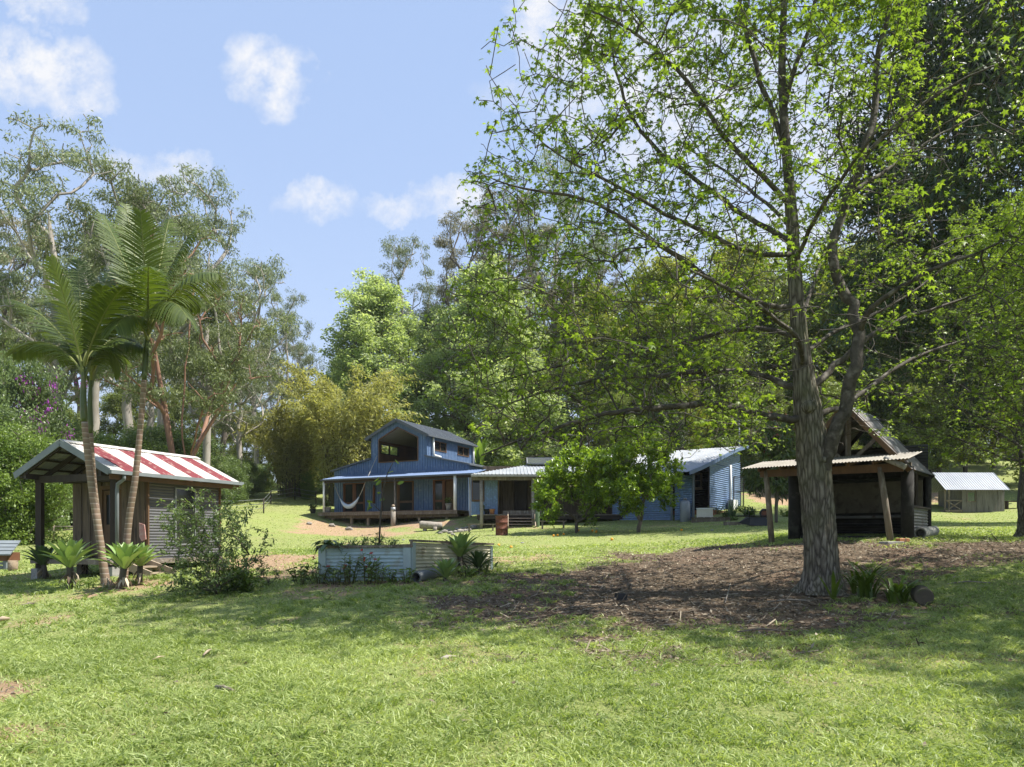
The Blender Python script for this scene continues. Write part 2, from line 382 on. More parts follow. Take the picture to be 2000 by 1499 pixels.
def gum(name, H, seed, trunkmat, leaf, nclump=34, low=.42, spread=.2, lean=0, base_r=None, dens=330, csize=(1.0, 1.9), lsize=.34, flat=.55, shape='gum', hang=.9, T=T_LANCE, tipr=.035, trunk_frac=.8, fork=None):
    """a tree as an Empty with trunk and crown; foliage sits in separate clumps at the limb ends"""
    global rng
    keep = rng; rng = np.random.default_rng(seed)
    root = empty(name, (0, 0, 0))
    # stem
    zz = np.linspace(-.6, H * trunk_frac, 14); sway = np.cumsum(rng.normal(size=(14, 2)) * H * .006, 0); sway -= sway[0]
    nodes = [np.array([sway[i, 0] + lean * max(0., zz[i] / H) ** 1.5 * H, sway[i, 1], zz[i]]) for i in range(14)]
    par = [-1] + list(range(13))
    if fork:
        for ln_ in fork:
            for i_, q_ in enumerate(ln_): nodes.append(np.array(q_, float)); par.append(len(nodes) - 2 if i_ else 3)
    cl = []
    tries = 0
    while len(cl) < nclump and tries < 4000:
        tries += 1
        t = rng.random() ** (.8 if shape == 'gum' else 1.0)
        z = H * (low + (1 - low) * t)
        if shape == 'gum': rr = H * spread * (.45 + .75 * math.sin(math.pi * min(1, .12 + t * .83)))
        elif shape == 'cone': rr = H * spread * (1.15 * (1 - t) ** .75 + .06)
        elif shape == 'round': rr = H * spread * math.sqrt(max(0.02, 1 - (2 * t - .85) ** 2 / 1.45))
        else: rr = H * spread * (.7 + .5 * math.sin(math.pi * t))
        a = rng.random() * 2 * math.pi; r = rr * math.sqrt(rng.uniform(.12, 1))
        p = np.array([r * math.cos(a) + lean * (z / H) ** 1.5 * H, r * math.sin(a), z])
        if all(np.linalg.norm((p - q) * (1, 1, 1.5)) > csize[0] * 1.0 for q in cl): cl.append(p)
    cl = np.array(sorted(cl, key=lambda p: p[2] * .6 + math.hypot(p[0], p[1])))
    pos, pr, tips, dirs = grow(nodes, par, cl - (0, 0, .4), seg=1.2, up=-.10 if shape == 'gum' else .0, pen=2.2, wander=.12, rise=.72 if shape == 'gum' else .35)
    # finer twigs inside clumps
    sub = []
    for c in cl:
        for _ in range(4): sub.append(c + rng.normal(size=3) * (.5, .5, .3) * csize[1] * .8)
    pos, pr, _, _ = grow(pos, pr, np.array(sub), seg=.8, up=.1, pen=2, wander=.15)
    rad = radii(pr, tipr, 2.2)
    br = base_r or H * .014
    q_ = rad / rad[1]; rad = rad * (1 + (br / rad[1] - 1) * q_ ** 1.0) if br > rad[1] else rad * br / rad[1]; rad = np.maximum(rad, tipr * .55)
    mb = MB(); wood(mb, pos, pr, rad)
    tr = mb.build('trunk', trunkmat, root)
    f = Fol()
    for c in cl:
        cr = rng.uniform(*csize); n = int(2.0 * dens * (cr / csize[1]) ** 2 * rng.uniform(.7, 1.2))
        # several small puffs make an uneven clump
        k = rng.integers(3, 7); pc = c + rng.normal(size=(k, 3)) * np.array([.62, .62, .62 * flat]) * cr
        w = rng.integers(0, k, n); d = rnd(n) * (rng.random(n) ** .45)[:, None] * cr * .55
        d *= np.where(rng.random(n) < (.10 if shape == 'gum' else .27), 1.75, 1.0)[:, None]; d[:, 2] *= flat * 1.15
        p = pc[w] + d
        ax = unit(rnd(n) + np.array([0, 0, -hang]) + .5 * unit(d)); upv = rnd(n)
        tint = np.clip(rng.normal(.45, .22, n) + rng.normal() * .12 + d[:, 2] / cr * .3, 0, 1)
        f.add(T, p, ax, upv, lsize * rng.uniform(.6, 1.25, n), tint)
    f.build('crown', leaf, root)
    rng = keep
    return root

LF = dict(
 gum=leafmat('gum_leaf', (.10,.13,.048), (.235,.27,.105), .32, .5, .35, (1.2,1.3,.8)),
 gum_grey=leafmat('grey_gum_leaf', (.115,.145,.075), (.25,.285,.15), .32, .5, .35, (1.15,1.2,.9)),
 gum_brown=leafmat('brown_gum_leaf', (.15,.145,.085), (.28,.26,.17), .3, .5, .3, (1.2,1.2,.8)),
 amber=leafmat('fresh_star_leaf', (.095,.15,.027), (.28,.36,.06), .47, .42, .35, (1.35,1.45,.55)),
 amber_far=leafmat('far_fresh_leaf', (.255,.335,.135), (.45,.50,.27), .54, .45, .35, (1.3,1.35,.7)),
 forest=leafmat('forest_leaf', (.085,.12,.03), (.23,.27,.075), .36, .5, .3, (1.4,1.4,.6)),
 forest_y=leafmat('yellow_forest_leaf', (.13,.175,.03), (.33,.36,.065), .34, .5, .3, (1.4,1.3,.5)),
 dark=leafmat('dark_leaf', (.020,.038,.010), (.055,.085,.022), .2, .42, .4),
 shrub=leafmat('shrub_leaf', (.070,.12,.022), (.19,.26,.055), .3, .45, .35),
 bush=leafmat('bush_leaf', (.085,.13,.045), (.23,.30,.11), .32, .38, .4),
 citrus=leafmat('citrus_leaf', (.10,.17,.02), (.31,.41,.045), .38, .28, .5),
 bamboo=leafmat('bamboo_leaf', (.25,.265,.085), (.48,.475,.20), .5, .5, .3, (1.3,1.25,.6)),
 palm=leafmat('palm_leaf', (.04,.066,.014), (.115,.155,.034), .3, .45, .3, (1.6,1.6,.5)),
 agave=leafmat('agave_leaf', (.16,.24,.085), (.26,.35,.12), .12, .42, .35),
 agave_dark=leafmat('dark_agave_leaf', (.07,.115,.045), (.11,.17,.06), .12, .42, .35),
 strap=leafmat('strap_leaf', (.06,.10,.015), (.13,.19,.03), .3, .35, .4),
 mango=leafmat('mango_leaf', (.05,.08,.02), (.15,.19,.05), .22, .33, .45),
 redleaf=leafmat('new_red_leaf', (.26,.075,.05), (.34,.14,.07), .3, .4, .35, (1.2,1,.8)),
 purple=leafmat('purple_petal', (.23,.035,.26), (.36,.07,.40), .3, .6, .2, (1.2,1,1.2)),
 redflower=leafmat('red_petal', (.45,.03,.03), (.6,.06,.05), .3, .5, .3, (1.2,1,1)),
 banana=leafmat('banana_leaf', (.13,.2,.035), (.22,.32,.07), .4, .4, .4),
 grass=leafmat('grass_blade', (.16,.22,.06), (.45,.51,.21), .40, .45, .32, (1.35,1.4,.6)),
 litter=leafmat('dry_leaf', (.085,.06,.042), (.47,.40,.30), .1, .8, .15, (1,1,1)),
)
# ------------------------------------------------------------------ sky, sun, camera
SUN_EL, SUN_DIR = R(58), unit(np.array([.995, -.10, 0]))
sv = np.array([SUN_DIR[0] * math.cos(SUN_EL), SUN_DIR[1] * math.cos(SUN_EL), math.sin(SUN_EL)])
w = bpy.data.worlds.new('World'); sc.world = w; w.use_nodes = True
nt = w.node_tree; nt.nodes.clear(); L = nt.links.new
out = N(nt, 'ShaderNodeOutputWorld'); bg = N(nt, 'ShaderNodeBackground'); L(bg.outputs[0], out.inputs[0])
SKY_STRENGTH = .067
bg.inputs['Strength'].default_value = SKY_STRENGTH
sky = N(nt, 'ShaderNodeTexSky', sky_type='NISHITA', sun_disc=False, sun_elevation=SUN_EL, sun_rotation=math.atan2(SUN_DIR[0], SUN_DIR[1]),
        air_density=1.0, dust_density=1.2, ozone_density=1.2, altitude=100)
tc = N(nt, 'ShaderNodeTexCoord'); sx = N(nt, 'ShaderNodeSeparateXYZ'); L(tc.outputs['Generated'], sx.inputs[0])
def M2(op, a, b=None, c=None, clamp=False):
    n = N(nt, 'ShaderNodeMath', operation=op, use_clamp=clamp)
    for i, v in enumerate((a, b, c)):
        if v is None: continue
        if isinstance(v, (int, float)): n.inputs[i].default_value = v
        else: L(v, n.inputs[i])
    return n.outputs[0]
ysafe = M2('MAXIMUM', sx.outputs[1], .05)
cu = M2('DIVIDE', sx.outputs[0], ysafe); cv = M2('DIVIDE', sx.outputs[2], ysafe)
cxyz = N(nt, 'ShaderNodeCombineXYZ'); L(cu, cxyz.inputs[0]); L(cv, cxyz.inputs[1])
def wn(scale, detail, seed, rough=.6):
    n = N(nt, 'ShaderNodeTexNoise', i_Scale=scale, i_Detail=detail, i_Roughness=rough); n.noise_dimensions = '4D'; n.inputs['W'].default_value = seed
    L(cxyz.outputs[0], n.inputs['Vector']); return n.outputs['Fac']
n1 = wn(9, 8, 1.3, .62); n2 = wn(9, 8, 7.9, .62); n3 = wn(19, 9, 3.1, .68)
du = M2('ADD', cu, M2('MULTIPLY', M2('SUBTRACT', n1, .5), .21)); dv = M2('ADD', cv, M2('MULTIPLY', M2('SUBTRACT', n2, .5), .17))
dens = None
# cumulus: direction (photo px), half-width, half-height, strength
for px, py, rx, ry, st in [(70,135,120,70,1),(150,180,70,40,.8),(60,5,90,36,.8),(480,110,62,50,.7),(535,165,70,60,1),(620,388,88,46,.95),(885,395,62,44,.95),(820,415,70,22,.6),
                       (340,342,70,30,.75),(235,330,70,34,.6),(1110,60,120,110,.9),(1000,170,90,40,.35),(1300,170,260,200,.8),(1650,260,300,190,.75),(1850,120,200,150,.7),(1500,480,260,110,.6),(760,405,60,20,.3)]:
    e = M2('POWER', M2('DIVIDE', M2('SUBTRACT', du, (px - 1000) / F), rx / F * 1.25), 2)
    g = M2('POWER', M2('DIVIDE', M2('SUBTRACT', dv, (HZ - py) / F), ry / F * 1.25), 2)
    b = M2('SUBTRACT', 1, M2('SQRT', M2('ADD', e, g)), clamp=True)
    b = M2('MULTIPLY', M2('MULTIPLY', b, M2('SUBTRACT', 2.2, b)), 1.35 * st)
    dens = b if dens is None else M2('MAXIMUM', dens, b)
dens = M2('MULTIPLY', dens, M2('MULTIPLY', M2('SUBTRACT', n3, .30), 2.6), clamp=True)
dens = M2('MINIMUM', M2('MULTIPLY', dens, .92), .88)
front = M2('GREATER_THAN', sx.outputs[1], .06); dens = M2('MULTIPLY', dens, front)
# thin high veil, thicker towards the horizon
el_ = M2('POWER', M2('SUBTRACT', 1, sx.outputs[2], clamp=True), 4); veil = M2('ADD', .62, M2('MULTIPLY', el_, .33), clamp=True)
mv = N(nt, 'ShaderNodeMix', data_type='RGBA'); L(veil, mv.inputs[0]); L(sky.outputs[0], mv.inputs[6])
vc = N(nt, 'ShaderNodeMix', data_type='RGBA'); L(el_, vc.inputs[0]); vc.inputs[6].default_value = (4.05, 5.45, 8.35, 1); vc.inputs[7].default_value = (5.7, 6.3, 7.3, 1); L(vc.outputs[2], mv.inputs[7])
mc = N(nt, 'ShaderNodeMix', data_type='RGBA'); L(dens, mc.inputs[0]); L(mv.outputs[2], mc.inputs[6]); mc.inputs[7].default_value = (6.9, 6.85, 6.9, 1)
L(mc.outputs[2], bg.inputs['Color'])
sl = bpy.data.lights.new('sun', 'SUN'); sl.energy = 4.7; sl.angle = R(.53); sl.color = (1, .955, .87)
so = bpy.data.objects.new('sun', sl); col.objects.link(so)
so.rotation_euler = Vector(tuple(sv)).to_track_quat('Z', 'Y').to_euler(); so.location = (40, 0, 60)
cd = bpy.data.cameras.new('camera'); cam = bpy.data.objects.new('camera', cd); col.objects.link(cam); sc.camera = cam
cam.location = (0, 0, CZ); cam.rotation_euler = (R(90), 0, 0)
cd.sensor_width = 36; cd.lens = 36 * F / 2000; cd.shift_y = (HZ - 749.5) / 2000; cd.clip_end = 3000; cd.clip_start = .05
sc.view_settings.view_transform = 'Standard'; sc.view_settings.look = 'None'; sc.view_settings.gamma = 1
sc.view_settings.exposure = 1.1
cy = sc.cycles
cy.max_bounces = 7; cy.diffuse_bounces = 3; cy.glossy_bounces = 2; cy.transmission_bounces = 5; cy.transparent_max_bounces = 4
cy.use_denoising = True; cy.sample_clamp_indirect = 6; cy.caustics_reflective = False; cy.caustics_refractive = False

# ------------------------------------------------------------------ ground: one sheet to the horizon
def inpoly_dist(x, y, poly):
    """signed distance to a closed outline (inside positive)"""
    p = np.asarray(poly)[:, :2]; q = np.roll(p, -1, 0); d = np.full(x.shape, 1e9); ins = np.zeros(x.shape, bool)
    for a, b in zip(p, q):
        e = b - a; t = np.clip(((x - a[0]) * e[0] + (y - a[1]) * e[1]) / max(e @ e, 1e-9), 0, 1)
        d = np.minimum(d, np.hypot(x - a[0] - t * e[0], y - a[1] - t * e[1]))
        c = ((a[1] > y) != (b[1] > y)) & (x < (b[0] - a[0]) * (y - a[1]) / (b[1] - a[1] + 1e-12) + a[0]); ins ^= c
    return np.where(ins, d, -d)
def vnoise(x, y, s, seed):
    r = np.random.default_rng(seed).random((64, 64)); u = x / s; v = y / s
    i = np.floor(u).astype(int); j = np.floor(v).astype(int); fu = u - i; fv = v - j
    fu = fu * fu * (3 - 2 * fu); fv = fv * fv * (3 - 2 * fv); i &= 63; j &= 63; i1 = (i + 1) & 63; j1 = (j + 1) & 63
    return (r[i, j] * (1-fu) + r[i1, j] * fu) * (1-fv) + (r[i, j1] * (1-fu) + r[i1, j1] * fu) * fv
def fnoise(x, y, s, seed): return (vnoise(x, y, s, seed) + .5 * vnoise(x, y, s * .47, seed + 1) + .25 * vnoise(x, y, s * .2, seed + 2)) / 1.75
MULCH = [G(*p) for p in [(985,1128),(1090,1112),(1200,1085),(1340,1072),(1440,1062),(1560,1057),(1760,1055),(2060,1052),(2250,1060),(2250,1112),(2000,1110),(1860,1118),(1800,1150),(1860,1195),
                         (1700,1232),(1580,1252),(1440,1262),(1250,1262),(1060,1242),(930,1215),(850,1192),(890,1165),(950,1145)]]
REDS = [([(430,1098),(520,1082),(630,1090),(625,1124),(560,1134),(460,1126)], .95), ([(585,1014),(640,1012),(700,1030),(800,1040),(760,1050),(660,1047),(560,1040)], .66),
        ([(955,1088),(1000,1078),(1050,1086),(1040,1100),(970,1100)], .7), ([(1460,948),(1580,950),(1580,992),(1500,985),(1455,975)], .8),
        ([(1780,950),(1860,945),(1860,985),(1800,985)], .7), ([(-60,1338),(70,1340),(80,1358),(0,1366),(-60,1366)], 1.0), ([(-80,1395),(120,1385),(215,1400),(140,1428),(-80,1465)], .62),
        ([(40,1205),(150,1200),(150,1216),(60,1222)], .55), ([(170,1135),(330,1130),(330,1165),(200,1170),(140,1160)], .7), ([(560,1140),(960,1135),(965,1150),(700,1158),(560,1156)], .7),
        ([(1010,1068),(1120,1060),(1100,1072),(1030,1080)], .4), ([(330,1160),(470,1155),(470,1172),(360,1178)], .6), ([(660,1030),(900,1030),(905,1015),(660,1015)], .9), ([(905,1022),(1000,1022),(1000,1034),(905,1034)], .5)]
REDS = [([G(*p) for p in q], s) for q, s in REDS]
def masks(x, y):
    """bare earth / leaf mulch / worn red soil, 0..1"""
    n = fnoise(x, y, 1.1, 3) - .5; n2 = fnoise(x, y, .35, 11) - .5
    m = np.clip(.42 + (inpoly_dist(x, y, MULCH) + n * 4.2 + n2 * 2.2) / 2.6, 0, 1)
    r = np.zeros_like(x)
    for q, s in REDS: r = np.maximum(r, s * np.clip(.45 + (inpoly_dist(x, y, q) + n * 2.2 + n2 * 1.2) / 1.3, 0, 1))
    worn = np.clip((fnoise(x + 31, y, 2.3, 21) - .62) * 3.0, 0, .5) + np.clip((fnoise(x, y + 9, .6, 41) - .72) * 2.5, 0, .4)
    return m, np.maximum(r, worn * .8)
def axis(parts):
    o = [np.arange(a, b, s) for a, b, s in parts]; return np.concatenate(o + [[parts[-1][1]]])
def geo(a, b, n): return np.geomspace(a, b, n)
xs = np.concatenate([-geo(700, 27, 34), axis([(-26, -13, .5), (-13, 14, .13), (14, 30, .4), (30, 40, 1)]), geo(41, 700, 32)])
ys = np.concatenate([[-260, -90, -40, -20, -8], axis([(-4, 4, .5), (4, 24, .12), (24, 52, .3), (52, 84, .8)]), geo(86, 900, 40)])
X, Yg = np.meshgrid(xs, ys); Zg = ground(X, Yg)
near = np.exp(-np.maximum(0, Yg - 30) / 20)
Zg = Zg + near * ((fnoise(X, Yg, 1.7, 5) - .5) * .07 + (fnoise(X, Yg, .4, 6) - .5) * .03)
mm, rr = masks(X.ravel(), Yg.ravel())
ny, nx = X.shape
i = np.arange(ny-1)[:, None] * nx + np.arange(nx-1)[None]
fq = np.stack([i, i+1, i+nx+1, i+nx], -1).reshape(-1, 4)
me = make_mesh('ground', np.stack([X, Yg, Zg], -1).reshape(-1, 3), fq.ravel(), np.arange(len(fq)) * 4, smooth=True)
for nm, v in (('mulch', mm), ('bare', rr)):
    at = me.attributes.new(nm, 'FLOAT', 'POINT'); at.data.foreach_set('value', v.astype(np.float32))
m, nt2, out2 = nt_new('lawn_ground'); LL = nt2.links.new
tc2 = N(nt2, 'ShaderNodeTexCoord')
def nz2(scale, detail=6, rough=.65, st=(1,1,1)):
    mp = N(nt2, 'ShaderNodeMapping'); mp.inputs['Scale'].default_value = st; LL(tc2.outputs['Object'], mp.inputs[0])
    n = N(nt2, 'ShaderNodeTexNoise', i_Scale=scale, i_Detail=detail, i_Roughness=rough); LL(mp.outputs[0], n.inputs['Vector']); return n.outputs['Fac']
def ramp(f, stops):
    r = N(nt2, 'ShaderNodeValToRGB'); e = r.color_ramp.elements
    while len(e) < len(stops): e.new(.5)
    for k, (p, c) in enumerate(stops): e[k].position = p; e[k].color = rgba(c)
    LL(f, r.inputs[0]); return r.outputs[0]
def mixc(f, a, b):
    n = N(nt2, 'ShaderNodeMix', data_type='RGBA'); LL(f, n.inputs[0])
    for s, v in ((6, a), (7, b)):
        if isinstance(v, tuple): n.inputs[s].default_value = rgba(v)
        else: LL(v, n.inputs[s])
    return n.outputs[2]
grass = mixc(ramp(nz2(.35, 5), [(.4, (0,0,0)), (.62, (1,1,1))]), ramp(nz2(16, 8, .75), [(.3, (.12,.155,.045)), (.5, (.23,.27,.085)), (.72, (.36,.385,.145))]),
             ramp(nz2(22, 8, .75), [(.3, (.13,.15,.048)), (.5, (.245,.265,.10)), (.72, (.38,.38,.175))]))
mul = ramp(nz2(14, 10, .8), [(.28, (.05,.036,.024)), (.45, (.115,.084,.057)), (.58, (.185,.14,.096)), (.72, (.40,.33,.24))])
red = ramp(nz2(9, 9, .75), [(.28, (.17,.10,.058)), (.5, (.33,.225,.14)), (.75, (.50,.40,.28))])
redm = mixc(ramp(nz2(.7, 5), [(.5, (0,0,0)), (.68, (1,1,1))]), mul, ramp(nz2(12, 10, .8), [(.3, (.075,.046,.032)), (.5, (.17,.11,.076)), (.7, (.35,.265,.19))]))
def att(nm, f):
    a = N(nt2, 'ShaderNodeAttribute', attribute_name=nm)
    s = N(nt2, 'ShaderNodeMath', operation='ADD'); LL(a.outputs['Fac'], s.inputs[0]); LL(f, s.inputs[1])
    r = N(nt2, 'ShaderNodeMapRange'); r.inputs['From Min'].default_value = .78; r.inputs['From Max'].default_value = 1.12; LL(s.outputs[0], r.inputs['Value']); return r.outputs[0]
c = mixc(att('bare', nz2(7, 6)), grass, red); c = mixc(att('mulch', nz2(5, 7)), c, redm)
b2 = N(nt2, 'ShaderNodeBsdfPrincipled'); b2.inputs['Roughness'].default_value = .95; b2.inputs['Specular IOR Level'].default_value = .1
LL(c, b2.inputs['Base Color']); LL(b2.outputs[0], out2.inputs[0])
bp = N(nt2, 'ShaderNodeBump', i_Strength=.9, i_Distance=.05); LL(nz2(20, 9, .75), bp.inputs['Height']); LL(bp.outputs[0], b2.inputs['Normal'])
me.materials.append(m)
o = bpy.data.objects.new('ground', me); col.objects.link(o); tag(o, 'sloping lawn with bare red earth and brown leaf mulch under the big tree', 'ground', kind='structure')
def gzn(x, y):
    """terrain height with the small bumps of the sheet"""
    x = np.asarray(x, float); y = np.asarray(y, float)
    return ground(x, y) + np.exp(-np.maximum(0, y - 30) / 20) * ((fnoise(x, y, 1.7, 5) - .5) * .07 + (fnoise(x, y, .4, 6) - .5) * .03)

# grass blades: dense in the foreground, thinning into the lawn's own texture
def blades(n, y0, y1, hgt, wid, pw):
    u = rng.random(n); yy = (y0 ** pw + u * (y1 ** pw - y0 ** pw)) ** (1 / pw)
    xx = rng.uniform(-1, 1, n) * (.8 * yy + 4.2)
    m_, r_ = masks(xx, yy)
    k = rng.random(n) > np.clip(np.maximum(m_ * 1.02, r_ * 1.0), 0, 1) ** .8
    tuft = fnoise(xx, yy, .45, 77); k &= rng.random(n) < .35 + 1.0 * tuft
    xx, yy, m_, tuft = xx[k], yy[k], m_[k], tuft[k]; n = len(xx)
    p = np.stack([xx, yy, gzn(xx, yy) - .01], -1)
    a = rng.random(n) * 6.283; ln = rng.uniform(.35, 1.15, n)
    ax = unit(np.stack([np.cos(a) * ln, np.sin(a) * ln, np.full(n, 1.)], -1))
    h = hgt * rng.uniform(.35, 1.3, n) * (.25 + 1.35 * tuft)
    sd = unit(np.cross(ax, rnd(n))); wv = wid * rng.uniform(.6, 1.3, n) * np.maximum(1, yy / 9)
    tip = p + ax * h[:, None] + np.stack([np.cos(a), np.sin(a), np.full(n, -.35)], -1) * (h * rng.uniform(.1, .6, n))[:, None]
    mid = p + ax * (h * .55)[:, None]
    V = np.stack([p - sd * wv[:, None] * .5, mid - sd * wv[:, None] * .5, tip, mid + sd * wv[:, None] * .5, p + sd * wv[:, None] * .5], 1)
    patch = fnoise(xx, yy, 2.2, 91)
    t = np.clip(rng.normal(.42, .27, n) + (patch - .5) * .9 + (tuft - .5) * .3, 0, 1); return V.reshape(-1, 3), np.repeat(t, 5), n
Vs = []; Ts = []; nb = 0
# taller, darker tufts and coarse weeds scattered through the lawn
nt_f = 2600; ty = rng.uniform(4.2, 18, nt_f); tx_ = rng.uniform(-.78, .78, nt_f) * (ty + 1.5); km = (masks(tx_, ty)[0] < .75) & (fnoise(tx_, ty, 1.6, 51) > .42); tx_, ty = tx_[km], ty[km]
c_ = np.repeat(np.stack([tx_, ty], -1), 16, 0) + rng.normal(size=(len(tx_) * 16, 2)) * .035; n_ = len(c_); a_ = rng.random(n_) * 6.283
p_ = np.stack([c_[:, 0], c_[:, 1], gzn(c_[:, 0], c_[:, 1]) - .01], -1); ax_ = unit(np.stack([np.cos(a_) * .7, np.sin(a_) * .7, np.ones(n_)], -1)); h_ = rng.uniform(.07, .15, n_); s_ = unit(np.cross(ax_, rnd(n_))) * (.0055 * np.maximum(1, c_[:, 1] / 9))[:, None]
m_ = p_ + ax_ * (h_ * .6)[:, None]; e_ = p_ + ax_ * h_[:, None] + np.stack([np.cos(a_), np.sin(a_), np.full(n_, -.5)], -1) * (h_ * .4)[:, None]
Vs.append(np.stack([p_ - s_, m_ - s_, e_, m_ + s_, p_ + s_], 1).reshape(-1, 3)); Ts.append(np.repeat(np.clip(rng.normal(.2, .16, n_), 0, 1), 5)); nb += n_
for a in ((460000, 3.4, 10.5, .082, .009, 1.2), (260000, 10.5, 26, .075, .010, 1.1), (150000, 26, 60, .05, .007, 1.0)):
    v, t, n = blades(*a); Vs.append(v); Ts.append(t); nb += n
idx = (np.arange(nb) * 5)[:, None]
loops = np.concatenate([idx + np.array([0,1,3,4]), idx + np.array([1,2,3])], 1).ravel()
starts = (np.arange(nb)[:, None] * 7 + np.array([0, 4])).ravel()
me = make_mesh('grass', np.concatenate(Vs), loops, starts, np.concatenate(Ts)); me.materials.append(LF['grass'])
o = bpy.data.objects.new('grass', me); col.objects.link(o); tag(o, 'short yellowish green lawn grass covering the slope', 'grass', kind='stuff')

# fallen leaves and bark flakes
def flakes(n, xs_, ys_, keepf, size):
    k = keepf(xs_, ys_); xs_, ys_ = xs_[k], ys_[k]; n = len(xs_)
    p = np.stack([xs_, ys_, gzn(xs_, ys_) + .012], -1)
    ax = unit(np.stack([rng.normal(size=n), rng.normal(size=n), rng.normal(size=n) * .22], -1)); up = unit(np.array([0, 0, 1]) + rng.normal(size=(n, 3)) * .35)
    return p, ax, up, size * rng.uniform(.5, 1.5, n), np.clip(rng.beta(1.2, 2.2, n), 0, 1)
f = Fol()
n = 80000; yy = rng.uniform(7, 24, n); xx = rng.uniform(-.75, .95, n) * (yy + 1)
f.add(T_CARD, *flakes(n, xx, yy, lambda x, y: rng.random(len(x)) < masks(x, y)[0] * 1.1, .065))
n = 26000; yy = rng.uniform(7, 24, n); xx = rng.uniform(-.75, .95, n) * (yy + 1)
f.add((np.array([(0,-.035,0),(0,.035,0),(1,.03,.04),(1,-.03,.02)]), np.array([(0,1,2,3)])), *flakes(n, xx, yy, lambda x, y: rng.random(len(x)) < masks(x, y)[0] * .5, .2))
n = 22000; yy = rng.uniform(4.5, 36, n); xx = rng.uniform(-.75, .75, n) * (yy + 1)
f.add(T_CARD, *flakes(n, xx, yy, lambda x, y: rng.random(len(x)) < .05 + masks(x, y)[1] * .75, .06))
o = f.build('leaf_litter', LF['litter']); tag(o, 'fallen brown leaves, bark flakes and twigs strewn under the trees', 'leaf litter', kind='stuff')
# ================================================================== LEFT SHED
U = np.array
def gnd(fr, a, d): q = fr.p(a, d, 0); return gz(q[0], q[1])
s = Fr(-9.745, 18.0, (.925, -.380))       # a: -3.42 (left eave) .. 0 (right eave); d: 0 front .. 4.37 back
root = empty('garden_shed', s.p(-1.7, 2.2, gnd(s, -1.7, 2.2)), 'small raised shed with red and white striped roof and grey corrugated side beside the palms', 'shed')
EZ, RZ, FZ, LEN = 3.24, 4.03, 1.04, 4.37
def slope_pt(a, d): # roof plane height
    return EZ + (RZ - EZ) * (1 - abs(a + 1.71) / 1.71)
bnd = [0, .45, .95, 1.5, 2.0, 2.55, 3.05, 3.6, 4.1, LEN]
sl = s.p(-1.71, 0, RZ) - s.p(0, 0, EZ); sL = np.linalg.norm(sl)
for k in range(9):
    mb = MB(); mb.sheet(s.p(0, bnd[k], EZ), s.u, bnd[k+1] - bnd[k], sl, sL, .076, .009, 6)
    o = mb.build('roof_sheet', MT['red_roof'] if k % 2 else MT['white_roof'], root)
    o['label'] = 'dark red roof sheet' if k % 2 else 'white roof sheet'
mb = MB(); mb.sheet(s.p(-3.42, 0, EZ), s.u, LEN, s.p(-1.71, 0, RZ) - s.p(-3.42, 0, EZ), sL, .076, .009, 6); mb.build('roof_sheet', MT['galv'], root)['label'] = 'plain grey roof sheet on the far slope'
mb = MB()
for sg in (0, -3.42):
    p, q = s.p(-1.71, -.02, RZ + .035), s.p(sg * .5 - .855, -.02, (RZ + EZ) / 2 + .035)
    mb.hexa([s.p(-1.71, -.05, RZ + .02), s.p(-1.71, LEN + .04, RZ + .02), s.p(-1.71 + (.16 if sg == 0 else -.16), LEN + .04, RZ - .05), s.p(-1.71 + (.16 if sg == 0 else -.16), -.05, RZ - .05),
             s.p(-1.71, -.05, RZ + .04), s.p(-1.71, LEN + .04, RZ + .04), s.p(-1.71 + (.16 if sg == 0 else -.16), LEN + .04, RZ - .03), s.p(-1.71 + (.16 if sg == 0 else -.16), -.05, RZ - .03)])
mb.build('ridge_cap', MT['white_roof'], root)
for sg in (0, -3.42):
    mb = MB(); mb.beam(s.p(sg, -.03, EZ - .045), s.p(-1.71, -.03, RZ - .045), .03, .17); mb.build('barge_board', MT['trim_grey'], root)
mb = MB(); mb.beam(s.p(.06, -.05, EZ - .05), s.p(.06, LEN + .06, EZ - .05), .10, .09); mb.build('gutter', MT['trim_grey'], root)
mb = MB(); mb.tube([s.p(.05, .35, EZ - .09), s.p(.04, .36, EZ - .2), s.p(-.18, .36, EZ - .32), s.p(-.2, .36, EZ - .5), s.p(-.2, .36, FZ - .1)], .045, 10); mb.build('downpipe', MT['trim_grey'], root)
mb = MB(); mb.beam(s.p(-.02, 0, EZ - .16), s.p(-.02, LEN, EZ - .16), .03, .12); mb.build('fascia', MT['timber_mid'], root)
for a in (-3.07, -.35):
    mb = MB(); mb.beam(s.p(a, .41, gnd(s, a, .41) - .1), s.p(a, .41, EZ - .02), .15, .15); mb.build('porch_post', MT['timber_dark'], root)
    mb = MB(); g = gnd(s, a, .41); mb.box(s, a - .12, a + .12, .25, .5, g - .2, g + .28); mb.build('footing', MT['concrete'], root)
mb = MB()
mb.beam(s.p(-3.2, .41, EZ - .12), s.p(-.2, .41, EZ - .12), .1, .18)
for d in (.05, 1.3):
    mb.beam(s.p(-3.3, d, EZ - .06), s.p(-1.71, d, RZ - .09), .06, .12); mb.beam(s.p(-.1, d, EZ - .06), s.p(-1.71, d, RZ - .09), .06, .12)
mb.beam(s.p(-3.3, 1.25, EZ - .1), s.p(-.1, 1.25, EZ - .1), .06, .14); mb.beam(s.p(-3.07, 0, EZ - .06), s.p(-3.07, LEN, EZ - .06), .09, .14)
mb.beam(s.p(-.35, 0, EZ - .06), s.p(-.35, 1.4, EZ - .06), .09, .14); mb.beam(s.p(-1.71, .0, RZ - .12), s.p(-1.71, LEN, RZ - .12), .06, .14)
